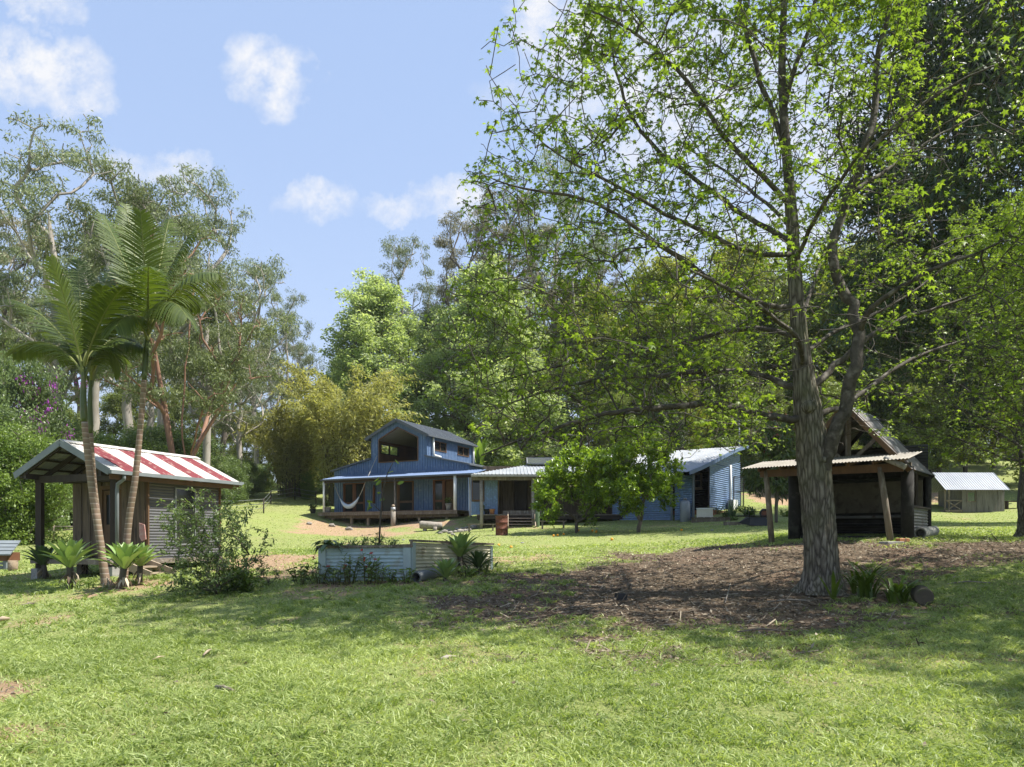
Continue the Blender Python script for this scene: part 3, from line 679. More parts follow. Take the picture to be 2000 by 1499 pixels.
for t_ in (.25, .5, .75):
    for sg in (0, -3.42): a_ = sg + (-1.71 - sg) * t_; mb.beam(s.p(a_, .02, slope_pt(a_, 0) - .055), s.p(a_, LEN - .1, slope_pt(a_, 0) - .055), .07, .045)
for d in (.65,): mb.beam(s.p(-3.3, d, EZ - .07), s.p(-1.71, d, RZ - .12), .05, .12); mb.beam(s.p(-.1, d, EZ - .07), s.p(-1.71, d, RZ - .12), .05, .12)
mb.build('roof_frame', MT['timber_dark'], root)
mb = MB()
mb.box(s, -3.15, -.25, .2, 3.95, FZ - .12, FZ)
mb.build('floor', MT['deck'], root)
for a in (-2.9, -1.7, -.5):
    for d in (1.5, 3.75):
        mb = MB(); g = gnd(s, a, d); mb.box(s, a - .1, a + .1, d - .1, d + .1, g - .3, FZ - .12); mb.build('stump', MT['timber'], root)
# front wall of vertical slabs, each a little different
mb = MB(); a = -3.07
rs = random.Random(3)
while a < -.37:
    wd = min(rs.uniform(.14, .24), -.36 - a)
    if not (-2.06 < a + wd / 2 < -1.14):
        o_ = rs.uniform(0, .035); mb.box(s, a + .004, a + wd - .004, 1.36 - o_, 1.42, FZ, slope_pt(a + wd / 2, 0) - .06)
    else:
        mb.box(s, a + .004, a + wd - .004, 1.37, 1.42, 2.98, slope_pt(a + wd / 2, 0) - .06)
    a += wd
mb.build('slab_wall', MT['slab'], root)
door = MB(); door.box(s, -2.04, -1.95, 1.34, 1.4, FZ, 2.98); door.box(s, -1.25, -1.16, 1.34, 1.4, FZ, 2.98); door.box(s, -1.95, -1.25, 1.34, 1.4, 2.88, 2.98)
door.box(s, -1.93, -1.83, 1.375, 1.41, FZ + .02, 2.86); door.box(s, -1.37, -1.27, 1.375, 1.41, FZ + .02, 2.86); door.box(s, -1.83, -1.37, 1.375, 1.41, FZ + .02, FZ + .9); door.box(s, -1.83, -1.37, 1.375, 1.41, 2.74, 2.86)
do = door.build('door', MT['timber_mid'], root); mb = MB(); mb.box(s, -1.83, -1.37, 1.385, 1.395, FZ + .9, 2.74); mb.build('pane', MT['glass'], do)
# corrugated side wall with tall window
W0, W1, wz0, wz1 = 2.3, 2.99, 1.42, 2.93
mb = MB(); A_ = -.35
for d0, d1, z0, z1 in ((1.42, W0, FZ, EZ - .08), (W1, 3.92, FZ, EZ - .08), (W0, W1, wz1, EZ - .08), (W0, W1, FZ, wz0)):
    mb.sheet(s.p(A_, d0, z0), (0, 0, 1), z1 - z0, s.u, d1 - d0, .076, .009, 6)
mb.build('corrugated_wall', MT['grey_corr'], root)
mb = MB(); mb.sheet(s.p(-3.07, 1.42, FZ), (0, 0, 1), EZ - FZ, s.u, 2.5, .076, .009, 4); mb.sheet(s.p(-3.07, 3.92, FZ), (0, 0, 1), EZ - FZ, s.w, 2.72, .076, .009, 4); mb.build('corrugated_wall', MT['grey_corr'], root)['label'] = 'corrugated walls on the hidden sides'
for d in (1.4, 3.93): mb = MB(); mb.beam(s.p(A_ + .01, d, FZ - .05), s.p(A_ + .01, d, EZ - .05), .07, .05); mb.build('corner_trim', MT['timber_mid'], root)
mb = MB()
for d in (W0 - .02, W1 - .02): mb.box(s, A_ - .03, A_ + .035, d, d + .04, wz0 - .03, wz1 + .03)
for z in (wz0 - .03, wz1 - .01): mb.box(s, A_ - .03, A_ + .034, W0 + .02, W1 - .02, z, z + .04)
wi = mb.build('window', MT['grey_metal'], root); mb = MB(); mb.box(s, A_ - .01, A_ + .005, W0 + .02, W1 - .02, wz0 + .01, wz1 - .01); mb.build('pane', MT['glass'], wi)
st = empty('steps', (0, 0, 0)); st.parent = root
bpy.data.objects.remove(st)
mb = MB()
for d in (.55, 1.3):
    g = gnd(s, .72, d); mb.beam(s.p(-.25, d, FZ - .1), s.p(.72, d, g + .03), .05, .2)
stp = mb.build('steps', MT['timber_pale'], root)
for k in range(3):
    a = .02 + k * .24; z = FZ - .17 - k * .155; mb = MB(); mb.box(s, a - .12, a + .13, .53, 1.32, z - .04, z); mb.build('tread', MT['timber_pale'], stp)
# towel on the wall
mb = MB(); v = [s.p(-.52, 1.28, 1.98), s.p(-.33, 1.28, 1.93), s.p(-.30, 1.3, 1.55), s.p(-.42, 1.27, 1.50), s.p(-.53, 1.3, 1.62)]
mb.poly(v, s.u * .02); o = mb.build('rag', mat('rag_cloth', (.55,.42,.36), (.5,.2,.18), 8, .9), None, loc=s.p(-.42, 1.28, 1.5)); tag(o, 'pale pink rag hanging on the slab wall of the striped shed', 'rag')

# ================================================================== BLUE TWO-STOREY HOUSE
h = Fr(-3.36, 46.0, (.898, -.44))
DK, EV, VA, WL, WH, UE, AP, D1 = 3.30, 5.54, 5.90, 6.27, 6.95, 8.45, 9.40, 1.75
aL, aR, aUL, aUR = h.A(653, D1), h.A(915, D1), h.A(724.5, D1), h.A(831.5, D1)
aC = (aUL + aUR) / 2; hw = (aUR - aUL) / 2
AP = (h.Z(821, aC, D1)); WD = h.D(924, aUR) - D1
root = empty('blue_house', h.p(aC, D1 + 2, gnd(h, aC, 3)), 'two storey blue ribbed metal house with a gabled upper floor and a long front verandah', 'house')
def ztop(a):
    if aUL <= a <= aUR: return AP - (AP - UE) * abs(a - aC) / hw
    if a < aUL: return WL + (WH - WL) * (a - aL) / (aUL - aL)
    return WL + (WH - WL) * (aR - a) / (aR - aUR)
oL, oR = h.A(740, D1), h.A(816.5, D1); oZ0, oZ1 = h.Z(902, aC, D1), h.Z(857, aC, D1)
doors = [(h.A(671, D1), h.A(713, D1)), (h.A(746, D1), h.A(808.5, D1)), (h.A(846, D1), h.A(889, D1))]
DH = EV - .16
def zopen(a): return oZ1 + (AP - UE) / hw * (min(a - oL, oR - a)) * 1.02
def ribwall(mb, a0, a1, zb, zt, d):
    n = max(1, int(round((a1 - a0) / .05)))
    mb.sheet(h.p(a0, d, zb), h.w, a1 - a0, (0, 0, 1), 1, .2, -.042, prof='rib', top=(lambda t: zt(a0 + t) - zb))
mb = MB()
cuts = [aL, aUL, oL, aC, oR, aUR, aR]
ribwall(mb, aL, aUL, VA - .35, ztop, D1); ribwall(mb, aUR, aR, VA - .35, ztop, D1)
ribwall(mb, aUL, oL, VA - .35, ztop, D1); ribwall(mb, oR, aUR, VA - .35, ztop, D1)
ribwall(mb, oL, oR, VA - .35, lambda a: oZ0, D1)
# above the opening: rib cells whose foot follows the opening's sloping head
a = oL
while a < oR - 1e-6:
    b = min(a + .1, oR, aC if a < aC - 1e-6 else oR)
    mb.add([h.p(a, D1, zopen(a)), h.p(b, D1, zopen(b)), h.p(b, D1, ztop(b)), h.p(a, D1, ztop(a))], [(0, 1, 2, 3)])
    if int(a * 10) % 2 == 0: mb.beam(h.p(a, D1 - .015, zopen(a)), h.p(a, D1 - .015, ztop(a) - .01), .04, .028)
    a = b
mb.build('gable_wall', MT['blue_clad'], root)
mb = MB()
xs_ = [aL] + [v for q in doors for v in q] + [aR]
for i in range(0, len(xs_), 2): ribwall(mb, xs_[i], xs_[i+1], DK, lambda a: VA - .35, D1)
for q in doors: ribwall(mb, q[0], q[1], DH, lambda a: VA - .35, D1)
mb.build('lower_wall', MT['blue_clad'], root)
def bd(mb, d): pass
# side and back walls
mb = MB()
dE = D1 + WD
mb.sheet(h.p(aR, D1, DK - .3), h.u, WD, (0, 0, 1), WL - DK + .3, .2, .03, prof='rib')
mb.build('side_wall', MT['blue_clad'], root)
mb = MB(); mb.sheet(h.p(aL, dE, DK - .3), -h.u, WD, (0, 0, 1), WL - DK + .3, .2, .03, prof='rib')
mb.sheet(h.p(aL, dE, DK - .3), h.w, aR - aL, (0, 0, 1), 1, .4, .03, prof='rib', top=lambda t: ztop(aL + t) - DK + .3)
mb.build('back_wall', MT['blue_clad'], root)
# upper side wall with two louvre windows
wd = [(h.D(847, aUR), h.D(871, aUR)), (h.D(893, aUR), h.D(915, aUR))]
wz0, wz1 = h.Z(875, aUR, D1 + 2), h.Z(859, aUR, D1 + 1.5)
wz0, wz1 = UE - .95, UE - .38
ed = [D1, wd[0][0], wd[0][1], wd[1][0], wd[1][1], dE]
mb = MB()
for i in range(0, 6, 2): mb.sheet(h.p(aUR, ed[i], WH - .1), h.u, ed[i+1] - ed[i], (0, 0, 1), UE - WH + .1, .2, .03, prof='rib')
for q in wd:
    mb.sheet(h.p(aUR, q[0], WH - .1), h.u, q[1] - q[0], (0, 0, 1), wz0 - WH + .1, .2, .03, prof='rib'); mb.sheet(h.p(aUR, q[0], wz1), h.u, q[1] - q[0], (0, 0, 1), UE - wz1, .2, .03, prof='rib')
mb.build('upper_side_wall', MT['blue_clad'], root)
for q in wd:
    mb = MB()
    for d in (q[0], (q[0] + q[1]) / 2 - .03, q[1] - .06): mb.box(h, aUR - .02, aUR + .05, d, d + .06, wz0, wz1)
    for z in (wz0 - .04, wz1): mb.box(h, aUR - .02, aUR + .052, q[0] - .03, q[1] + .03, z, z + .05)
    wo = mb.build('louvre_window', MT['timber_mid'], root)
    mb = MB()
    for z in np.arange(wz0 + .05, wz1 - .05, .11):
        mb.hexa([h.p(aUR - .02, q[0], z), h.p(aUR + .03, q[0], z + .0), h.p(aUR + .03, q[1], z), h.p(aUR - .02, q[1], z), h.p(aUR - .02, q[0], z + .095), h.p(aUR - .012, q[0], z + .1), h.p(aUR - .012, q[1], z + .1), h.p(aUR - .02, q[1], z + .095)])
    mb.build('louvre_blade', MT['glass'], wo)
# left upper wall (seen through the opening) with a window gap, boarded inside; ceiling and floor
mb = MB(); wl0, wl1 = D1 + 1.0, D1 + 3.2
for d0, d1, z0, z1 in ((D1, wl0, WH - .1, UE), (wl1, dE, WH - .1, UE), (wl0, wl1, WH - .1, UE - 1.0), (wl0, wl1, UE - .3, UE)): mb.box(h, aUL, aUL + .08, d0, d1, z0, z1)
mb.box(h, aUL + .08, aUR - .06, dE - .12, dE - .04, WH - .4, UE + .1); mb.box(h, aUR - .1, aUR - .04, D1 + .1, wd[0][0] - .1, WH - .4, UE); mb.box(h, aUR - .1, aUR - .04, wd[1][1] + .05, dE - .2, WH - .4, UE)
mb.box(h, aUR - .1, aUR - .04, wd[0][1] + .05, wd[1][0] - .05, WH - .4, UE)
mb.box(h, aUL + .08, aUL + .13, D1 + .05, dE - .12, oZ0 - .3, UE - 1.02)
mb.box(h, aUL + .1, aUR - .1, D1 + .06, dE - .1, oZ0 - .32, oZ0 - .2)
mb.build('upper_room', MT['inner'], root)
mb = MB()
for sg in (-1, 1): mb.hexa([h.p(aC, D1 + .1, AP - .16), h.p(aC + sg * (hw - .1), D1 + .1, UE - .12), h.p(aC + sg * (hw - .1), dE - .1, UE - .12), h.p(aC, dE - .1, AP - .16),
                           h.p(aC, D1 + .1, AP - .13), h.p(aC + sg * (hw - .1), D1 + .1, UE - .09), h.p(aC + sg * (hw - .1), dE - .1, UE - .09), h.p(aC, dE - .1, AP - .13)])
mb.build('ceiling', MT['ceil'], root)
mb = MB()
for d in (wl0, (wl0 + wl1) / 2 - .03, wl1 - .07): mb.box(h, aUL - .02, aUL + .1, d, d + .07, UE - 1.0, UE - .3)
for z_ in (UE - 1.0, UE - .36): mb.box(h, aUL - .022, aUL + .102, wl0 - .02, wl1 + .02, z_, z_ + .06)
mb.build('side_window', MT['timber_dark'], root)
# timber frame round the five-sided opening
mb = MB(); fp = [(oL, oZ0), (oR, oZ0), (oR, oZ1), (aC, zopen(aC)), (oL, oZ1)]
for (a0, z0), (a1, z1) in zip(fp, fp[1:] + fp[:1]): mb.beam(h.p(a0, D1 - .01, z0), h.p(a1, D1 - .01, z1), .1, .07)
mb.build('opening_frame', MT['timber_mid'], root)
# roofs
def slab(mb, pts, t=.07): mb.poly(pts, (0, 0, t))
for sg, nm in ((-1, 'left'), (1, 'right')):
    mb = MB(); k = (AP - UE) / hw; e = .28
    p0 = h.p(aC + sg * (hw + e), D1 - .22, UE - k * e + .05); up = h.p(aC, D1 - .22, AP + .05) - p0
    mb.sheet(p0, h.u, WD + .35, up, np.linalg.norm(up), .2, .03 * sg * -1 if sg < 0 else .03, prof='rib')
    mb.build('main_roof', MT['slate_roof'], root)
    mb = MB(); mb.beam(h.p(aC + sg * (hw + e), D1 - .25, UE - k * e), h.p(aC, D1 - .25, AP), .05, .2); mb.build('barge_board', MT['slate_roof'], root)
    mb = MB(); mb.beam(h.p(aC + sg * (hw + e + .04), D1 - .24, UE - k * e), h.p(aC + sg * (hw + e + .04), dE + .1, UE - k * e), .12, .1); mb.build('gutter', MT['slate_roof'], root)
    mb = MB(); a0 = aC + sg * hw; a1 = (aL - .2) if sg < 0 else (aR + .2)
    mb.hexa([h.p(a0, D1 - .2, WH), h.p(a1, D1 - .2, WL - .05), h.p(a1, dE, WL - .05), h.p(a0, dE, WH), h.p(a0, D1 - .2, WH + .1), h.p(a1, D1 - .2, WL + .05), h.p(a1, dE, WL + .05), h.p(a0, dE, WH + .1)])
    mb.build('wing_roof', MT['slate_roof'], root)
# verandah
eL, eR = h.A(632, 0) , 1.3
mb = MB(); p0 = h.p(eL - .1, -.2, EV - .02); up = h.p(eL - .1, D1 - .03, VA) - p0
mb.sheet(p0, h.w, eR - eL, up, np.linalg.norm(up), .2, .028, prof='rib'); mb.build('verandah_roof', MT['blue_roof'], root)
mb = MB(); mb.beam(h.p(eL - .1, -.22, EV - .06), h.p(eR, -.22, EV - .06), .05, .1); mb.build('verandah_gutter', MT['slate_roof'], root)
mb = MB(); mb.beam(h.p(eL, 0, EV - .17), h.p(eR - .3, 0, EV - .17), .07, .17)
for a in np.arange(eL + .1, eR - .2, .9): mb.beam(h.p(a, -.15, EV - .08), h.p(a, D1, VA - .08), .045, .09)
mb.build('verandah_frame', MT['timber_dark'], root)
for px in (632.5, 889):
    a = h.A(px, 0); mb = MB(); mb.tube([h.p(a, 0, DK), h.p(a, 0, EV - .1)], .075 if px < 700 else .11, 12); mb.build('verandah_post', MT['white_paint'], root)
a = h.A(771.5, 0); mb = MB(); mb.tube([h.p(a, -.05, DK - 1.1), h.p(a + .02, -.03, DK), h.p(a - .02, 0, EV - .1)], .055, 8); mb.build('verandah_post', MT['timber'], root)['label'] = 'thin grey pole holding up the verandah'
for px, dd, za, zb in ((918, D1 - .5, DK - .35, EV), ):
    a = h.A(px, dd); mb = MB(); mb.tube([h.p(a, dd, zb), h.p(a, dd, za + .1), h.p(a + .1, dd - .08, za)], .075, 10); mb.build('downpipe', MT['white_paint'], root)
a = aUR + .14; mb = MB(); dd = D1 + .75; mb.tube([h.p(a, dd, UE - .05), h.p(a, dd, WH + .3), h.p(a, dd + .06, WH + .17), h.p(a, dd + .9, WH + .12)], .07, 10); mb.build('downpipe', MT['white_paint'], root)
a = aUR + .12; mb = MB(); mb.tube([h.p(a, dE - .15, UE - .05), h.p(a, dE - .15, WH - .05)], .07, 10); mb.build('downpipe', MT['white_paint'], root)
# deck on stumps
dL, dR = h.A(621, -.1), h.A(894, -.1)
mb = MB()
for k in range(13): mb.box(h, dL, dR, -.15 + k * .148, -.15 + k * .148 + .14, DK - .05, DK - .002 * (k % 3))
mb.build('deck', MT['deck'], root)
mb = MB(); mb.box(h, dL + .03, dR - .03, -.12, -.07, DK - .24, DK - .05)
mb.box(h, dL + .3, dR - .2, .25, .35, DK - .42, DK - .24); mb.box(h, dL + .3, dR - .2, D1 - .1, D1, DK - .45, DK - .05); mb.box(h, dL + .03, dL + .08, -.07, D1, DK - .24, DK - .05)
for a in np.arange(dL + .2, dR - .1, .45): mb.box(h, a, a + .045, -.07, D1, DK - .2, DK - .052)
mb.build('deck_frame', MT['timber'], root)
for px in (635, 650, 687, 719.5, 773, 819.5, 873):
    a = h.A(px, .3); g = gnd(h, a, .3); mb = MB(); mb.box(h, a - .075, a + .075, .225, .375, g - .3, DK - .42); mb.build('stump', MT['timber_pale'], root)
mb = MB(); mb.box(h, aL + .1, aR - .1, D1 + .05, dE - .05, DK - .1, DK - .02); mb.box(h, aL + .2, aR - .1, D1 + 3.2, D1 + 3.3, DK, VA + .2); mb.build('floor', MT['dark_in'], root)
for a in np.arange(aL + .2, aR, 1.9):
    for d in (D1 + .3, ): mb = MB(); g = gnd(h, a, d); mb.box(h, a - .08, a + .08, d - .08, d + .08, g - .4, DK - .1); mb.build('stump', MT['timber_dark'], root)
# doors
for i, (a0, a1) in enumerate(doors):
    m_ = 'timber_red' if i != 1 else 'timber_mid'
    mb = MB(); f_ = .07; mid = (a0 + a1) / 2
    mb.box(h, a0, a0 + f_, D1 - .05, D1 + .1, DK, DH); mb.box(h, a1 - f_, a1, D1 - .05, D1 + .1, DK, DH); mb.box(h, a0 + f_, a1 - f_, D1 - .05, D1 + .1, DH - f_, DH)
    mb.box(h, mid - .07, mid + .07, D1 - .03, D1 + .06, DK, DH - f_)
    for q0, q1 in ((a0 + f_, mid - .07), (mid + .07, a1 - f_)):
        if i == 1 and q0 < mid: continue
        if i == 2 and q0 > mid: continue
        mb.box(h, q0, q0 + .08, D1 + .0, D1 + .05, DK + .03, DH - f_ - .02); mb.box(h, q1 - .08, q1, D1 + .0, D1 + .05, DK + .03, DH - f_ - .02)
        mb.box(h, q0 + .08, q1 - .08, D1, D1 + .05, DK + .03, DK + .12); mb.box(h, q0 + .08, q1 - .08, D1, D1 + .05, DK + .62, DK + .76)
    do = mb.build('sliding_door', MT[m_], root)
    mb = MB(); mb.box(h, a0 + f_, a1 - f_, D1 + .02, D1 + .03, DK + .03, DH - f_)
    if i == 2: mb = MB(); mb.box(h, a0 + f_, mid - .07, D1 + .02, D1 + .03, DK + .03, DH - f_)
    mb.build('pane', MT['glass'], do)
    if i == 1: mb = MB(); mb.box(h, a0 + f_, mid - .07, D1 - .01, D1 + .005, DK + .03, DH - f_); mb.build('screen', MT['glass2'], do)
    if i == 2: mb = MB(); mb.box(h, mid + .07, a1 - f_, D1 + .12, D1 + .16, DK + .0, DH - .1); mb.build('open_leaf', MT['timber_mid'], do)
# didgeridoo-like carved stick on the wall
a = h.A(730.5, D1 - .08); mb = MB(); mb.tube([h.p(a, D1 - .1, h.Z(984, a, D1)), h.p(a, D1 - .1, h.Z(968, a, D1)), h.p(a + .02, D1 - .1, h.Z(955, a, D1)), h.p(a, D1 - .1, h.Z(948, a, D1))], [.1, .085, .1, .04], 8)
o = mb.build('carved_post', MT['timber_red'], None, loc=h.p(a, D1 - .1, h.Z(984, a, D1))); tag(o, 'dark carved wooden figure hanging on the blue wall beside the left door', 'carving')
# hammock slung from the upper opening to the left of the verandah
pl = h.p(h.A(653, .6), .6, h.Z(945, h.A(653, .6), .6)); pr_ = h.p(h.A(715, .2), .2, h.Z(938, h.A(715, .2), .2)); lowp = h.p(h.A(682, .3), .3, h.Z(990, h.A(682, .3), .3))
u_ = np.linspace(0, 1, 21)[:, None]; bez = (1-u_)**2 * pl + 2*u_*(1-u_) * (2 * lowp - .5 * (pl + pr_)) + u_**2 * pr_
ham = empty('hammock', lowp, 'pale blue hammock hanging in a deep curve at the left end of the verandah', 'hammock')
mb = MB(); mb.tube(bez[4:17], [.03, .06, .1, .13, .15, .16, .16, .16, .15, .13, .1, .06, .03], 9); mb.build('sling', MT['rope'], ham)
for q in (bez[:5], bez[16:]): mb = MB(); mb.tube(q, .024, 6); mb.build('rope', MT['cord'], ham)
top = h.p(h.A(736.5, D1 - .1), D1 - .1, h.Z(891, h.A(736.5, D1), D1)); mb = MB(); mb.tube([pr_, pr_ + .3 * (top - pr_) - U((0, 0, .06)), top], .022, 6); mb.build('rope', MT['cord'], ham)
# things on and by the deck
def pot(px, py, d, r, hh, m_, label, fr=h, z=None, name='plant_pot'):
    a = fr.A(px, d); z = DK if z is None else z; p = fr.p(a, d, z)
    e = empty(name, p, label, 'pot'); mb = MB(); mb.lathe(p, [(r * .72, 0), (r * .85, hh * .5), (r, hh * .86), (r * 1.08, hh * .87), (r * 1.08, hh), (r * .95, hh), (r * .93, hh * .9)], 14); mb.build('bowl', MT[m_], e)
    mb = MB(); mb.tube([p + (0, 0, hh * .8), p + (0, 0, hh * .9)], r * .93, 14); mb.build('potting_soil', MT['soil'], e); return e, p + U((0, 0, hh * .9))
_, tp = pot(640, 998, .35, .24, .38, 'concrete', 'grey round pot at the left end of the verandah deck')
POTS = [tp]
_, tp = pot(611, 998, -.05, .22, .3, 'black_plastic', 'black pot with dark plant just left of the deck', z=DK - .05); 
_, tp2 = pot(876, 995, .3, .2, .42, 'concrete', 'pale stone pot beside the right verandah post'); POTS.append(tp2)
a = h.A(768, -.9); p = h.p(a, -.9, 0); p[2] = gz(p[0], p[1]); e = empty('bollard', p, 'short weathered timber bollard with metal cap before the deck', 'bollard')
mb = MB(); mb.tube([p - U((0, 0, .2)), p + U((0, 0, 1.15))], [.16, .15], 12); mb.build('post', MT['log_grey'], e); mb = MB(); mb.tube([p + U((0, 0, .95)), p + U((0, 0, 1.19))], [.165, .155], 12); mb.build('cap', MT['grey_metal'], e)
mb = MB(); mb.lathe(p + U((0, 0, 1.19)), [(.03, 0), (.09, .03), (.11, .09), (.08, .16), (.02, .18)], 10); o = mb.build('stone', MT['timber_pale'], None, loc=p + U((0, 0, 1.19))); tag(o, 'round stone sitting on top of the timber bollard', 'stone')

# ================================================================== LOW VERANDAH HOUSE
l = Fr(-2.15, 41.0, (1, 0.0))
LE, LD, LW = 5.05, 2.87, 9.0
root = empty('low_house', l.p(4, 3, gz(2, 44)), 'long low house with pale metal roof and shaded verandah right of the blue house', 'house')
mb = MB(); p0 = l.p(-.1, -.3, LE); up = l.p(-.1, 6.2, 6.25) - p0; Lr = np.linalg.norm(up); mb.sheet(p0, l.w, LW, up, Lr, .2, .03, prof='rib', top=lambda t: Lr * min(1, .03 + t / 3.7)); mb.add([l.p(-.1, -.3, LE), l.p(3.45, 6.2, 6.25), l.p(-.1, 6.2, LE + .2)], [(0, 1, 2)]); mb.build('roof', MT['galv'], root)
mb = MB(); mb.beam(l.p(-.1, -.34, LE - .06), l.p(LW, -.34, LE - .06), .12, .12); mb.build('gutter', MT['concrete'], root)
mb = MB(); mb.beam(l.p(-.1, -.02, LE - .2), l.p(LW, -.02, LE - .2), .08, .2); mb.build('verandah_beam', MT['timber'], root)
for a in (.45, 3.3, 6.4): 
    q = l.p(a, 0, 0); g = gz(q[0], q[1]); mb = MB(); mb.tube([l.p(a, 0, g - .2), l.p(a + .03, 0, LD), l.p(a, 0, LE - .3)], [.11, .1, .09], 8); mb.build('verandah_post', MT['log_grey'], root)
mb = MB()
for k in range(15): mb.box(l, .2, LW, -.05 + k * .16, -.05 + k * .16 + .15, LD - .05, LD - .001 * (k % 3))
mb.build('deck', MT['deck'], root)
mb = MB(); mb.box(l, .2, LW, .0, .06, LD - .26, LD - .05); mb.box(l, .2, LW, 1.2, 1.3, LD - .3, LD - .05)
for a in np.arange(.5, LW, 1.5): q = l.p(a, .1, 0); mb.box(l, a, a + .1, .08, .18, gz(q[0], q[1]) - .2, LD - .26)
mb.build('deck_frame', MT['timber_dark'], root)
mb = MB(); bA, bB = l.A(921, .9), l.A(972, .9)
mb.sheet(l.p(l.A(946, .9), .9, LD + .0), l.w, bB - l.A(946, .9), (0, 0, 1), LE - LD - .12, .1, .012, 6); mb.sheet(l.p(bA, .9, LD), l.w, l.A(946, .9) - bA, (0, 0, 1), .75, .1, .012, 6)
mb.build('blue_wall', MT['blue_corr'], root)
mb = MB(); w0, w1 = bA, l.A(946, .9)
mb.box(l, w0, w1, .86, .95, LD + .75, LD + .85); mb.box(l, w0, w0 + .06, .86, .95, LD + .85, LE - .2); mb.box(l, w1 - .05, w1, .86, .95, LD + .85, LE - .2)
wo = mb.build('window', MT['timber_mid'], root); mb = MB(); mb.box(l, w0 + .06, w1 - .05, .9, .92, LD + .85, LE - .2); mb.build('pane', MT['glass'], wo)
mb = MB()
for a0, a1 in ((bB + .02, bB + .9), (bB + 1.75, bB + 2.3), (bB + 3.3, LW)): mb.box(l, a0, a1, 2.35, 2.43, LD, LE + .3)
mb.box(l, bB + 2.3, bB + 3.3, 2.35, 2.43, LD, LD + .9); mb.box(l, bB, bB + .07, .9, 2.4, LD, LE + .1)
mb.build('verandah_wall', MT['slab'], root)
mb = MB(); mb.box(l, bB + .95, bB + 1.7, 2.37, 2.41, LD, LD + 2); mb.build('door', MT['timber_dark'], root)
mb = MB(); 
for a in (bB + 2.3, bB + 2.78, bB + 3.25): mb.box(l, a, a + .05, 2.33, 2.4, LD + .9, LD + 1.95)
wo = mb.build('window', MT['timber_mid'], root); mb = MB(); mb.box(l, bB + 2.3, bB + 3.3, 2.36, 2.38, LD + .9, LD + 1.95); mb.build('pane', MT['glass'], wo)
mb = MB(); mb.box(l, .3, LW, 5.9, 6.0, 2.2, 6.1); mb.box(l, .3, .4, 2.4, 5.9, 2.2, 5.2); mb.build('back_wall', MT['slab'], root)
mb = MB(); mb.box(l, l.A(982, .3), l.A(1066, .3), .35, .42, LD, LD + .22); mb.build('low_rail', MT['timber'], root)
# verandah steps
sx0, sx1 = l.A(993, -.6), l.A(1046, -.6)
mb = MB()
for k in range(4): mb.box(l, sx0, sx1, -.32 - k * .27, -.04 - k * .27, LD - .2 - k * .17 - .05, LD - .2 - k * .17)
stp = mb.build('tread', MT['deck'], root)
for a in (sx0 - .02, sx1 - .02):
    mb = MB(); mb.beam(l.p(a, -.02, LD + .02), l.p(a, -1.35, 2.1), .05, .24); mb.build('stringer', MT['timber_pale'], root)
# skylight hatch / solar panels
for k in range(2):
    a0 = l.A(1030 + 55 * k, 4.6); a1 = l.A(1083 + 55 * k, 4.6)
    q = [l.p(a0, 4.5, 6.12), l.p(a1, 4.5, 6.12), l.p(a1, 6.1, 6.62), l.p(a0, 6.1, 6.62)]
    e = empty('solar_panel', l.p(a0, 5, 6.1), ('left' if k == 0 else 'right') + ' one of the two dark solar panels on the long low roof', 'solar panel', 'solar panels on the low roof')
    mb = MB(); mb.poly(q, (0, 0, .03)); mb.build('cells', MT['solar'], e)
    mb = MB()
    for i in range(4): mb.beam(q[i] + U((0, 0, .02)), q[(i+1) % 4] + U((0, 0, .02)), .06, .05)
    for v in q[2:]: mb.beam(v, v - U((0, 0, .5)), .05, .05)
    mb.build('frame', MT['grey_metal'], e)

# ================================================================== CURVED-ROOF CABIN
c = Fr(10.86, 41.0, (.835, -.55))
CB = 3.12
root = empty('curved_roof_cabin', c.p(-3, 3, gnd(c, -3, 3)), 'blue corrugated cabin with upswept pale metal roof beside the gas bottle', 'cabin')
# curved section: height over depth
da, db = -4.2, 6.2
pa = h.p(0,0,0)
def cz(d):
    return float(np.interp(d, [-4.22, -2.31, .26, 2.12, 4.12, 5.83, 6.7], [4.89, 5.30, 5.93, 6.41, 6.88, 7.215, 7.33]))
NR = 14; dd = np.linspace(da, db, NR)
mb = MB(); aW0, aW1 = -10.6, .42
for i in range(NR - 1):
    p0 = c.p(aW0, dd[i], cz(dd[i])); up = c.p(aW0, dd[i+1], cz(dd[i+1])) - p0
    mb.sheet(p0, c.w, aW1 - aW0, up, np.linalg.norm(up), .2, .02, prof='rib')
mb.build('roof', MT['galv'], root)
mb = MB()
for i in range(NR - 1): mb.beam(c.p(aW1 + .02, dd[i], cz(dd[i]) - .05), c.p(aW1 + .02, dd[i+1], cz(dd[i+1]) - .05), .05, .2)
mb.build('barge_board', MT['blue_roof'], root)
mb = MB()
zs = np.arange(0, 4.6, .1)
ze = 0.0
mb.sheet(c.p(0, 0, CB - .15), (0, 0, 1), cz(0) - .1 - CB + .15, c.u, 5.95, .12, .026, 6)
z = cz(0) - .1
while z < cz(5.95) - .1:   # the courses above run from the curve to the back corner
    d0 = np.interp(z, [cz(v) - .1 for v in dd], dd); mb.sheet(c.p(0, d0, z), (0, 0, 1), .12, c.u, max(.05, 5.95 - d0), .12, .026, 6); z += .12
mb.build('end_wall', MT['blue_corr'], root)
mb = MB(); mb.beam(c.p(.01, 0, CB - .2), c.p(.01, 0, cz(0) - .08), .08, .08); mb.beam(c.p(.01, 5.95, CB - .2), c.p(.01, 5.95, cz(5.95) - .08), .06, .06); mb.build('corner_post', MT['timber_dark'], root)
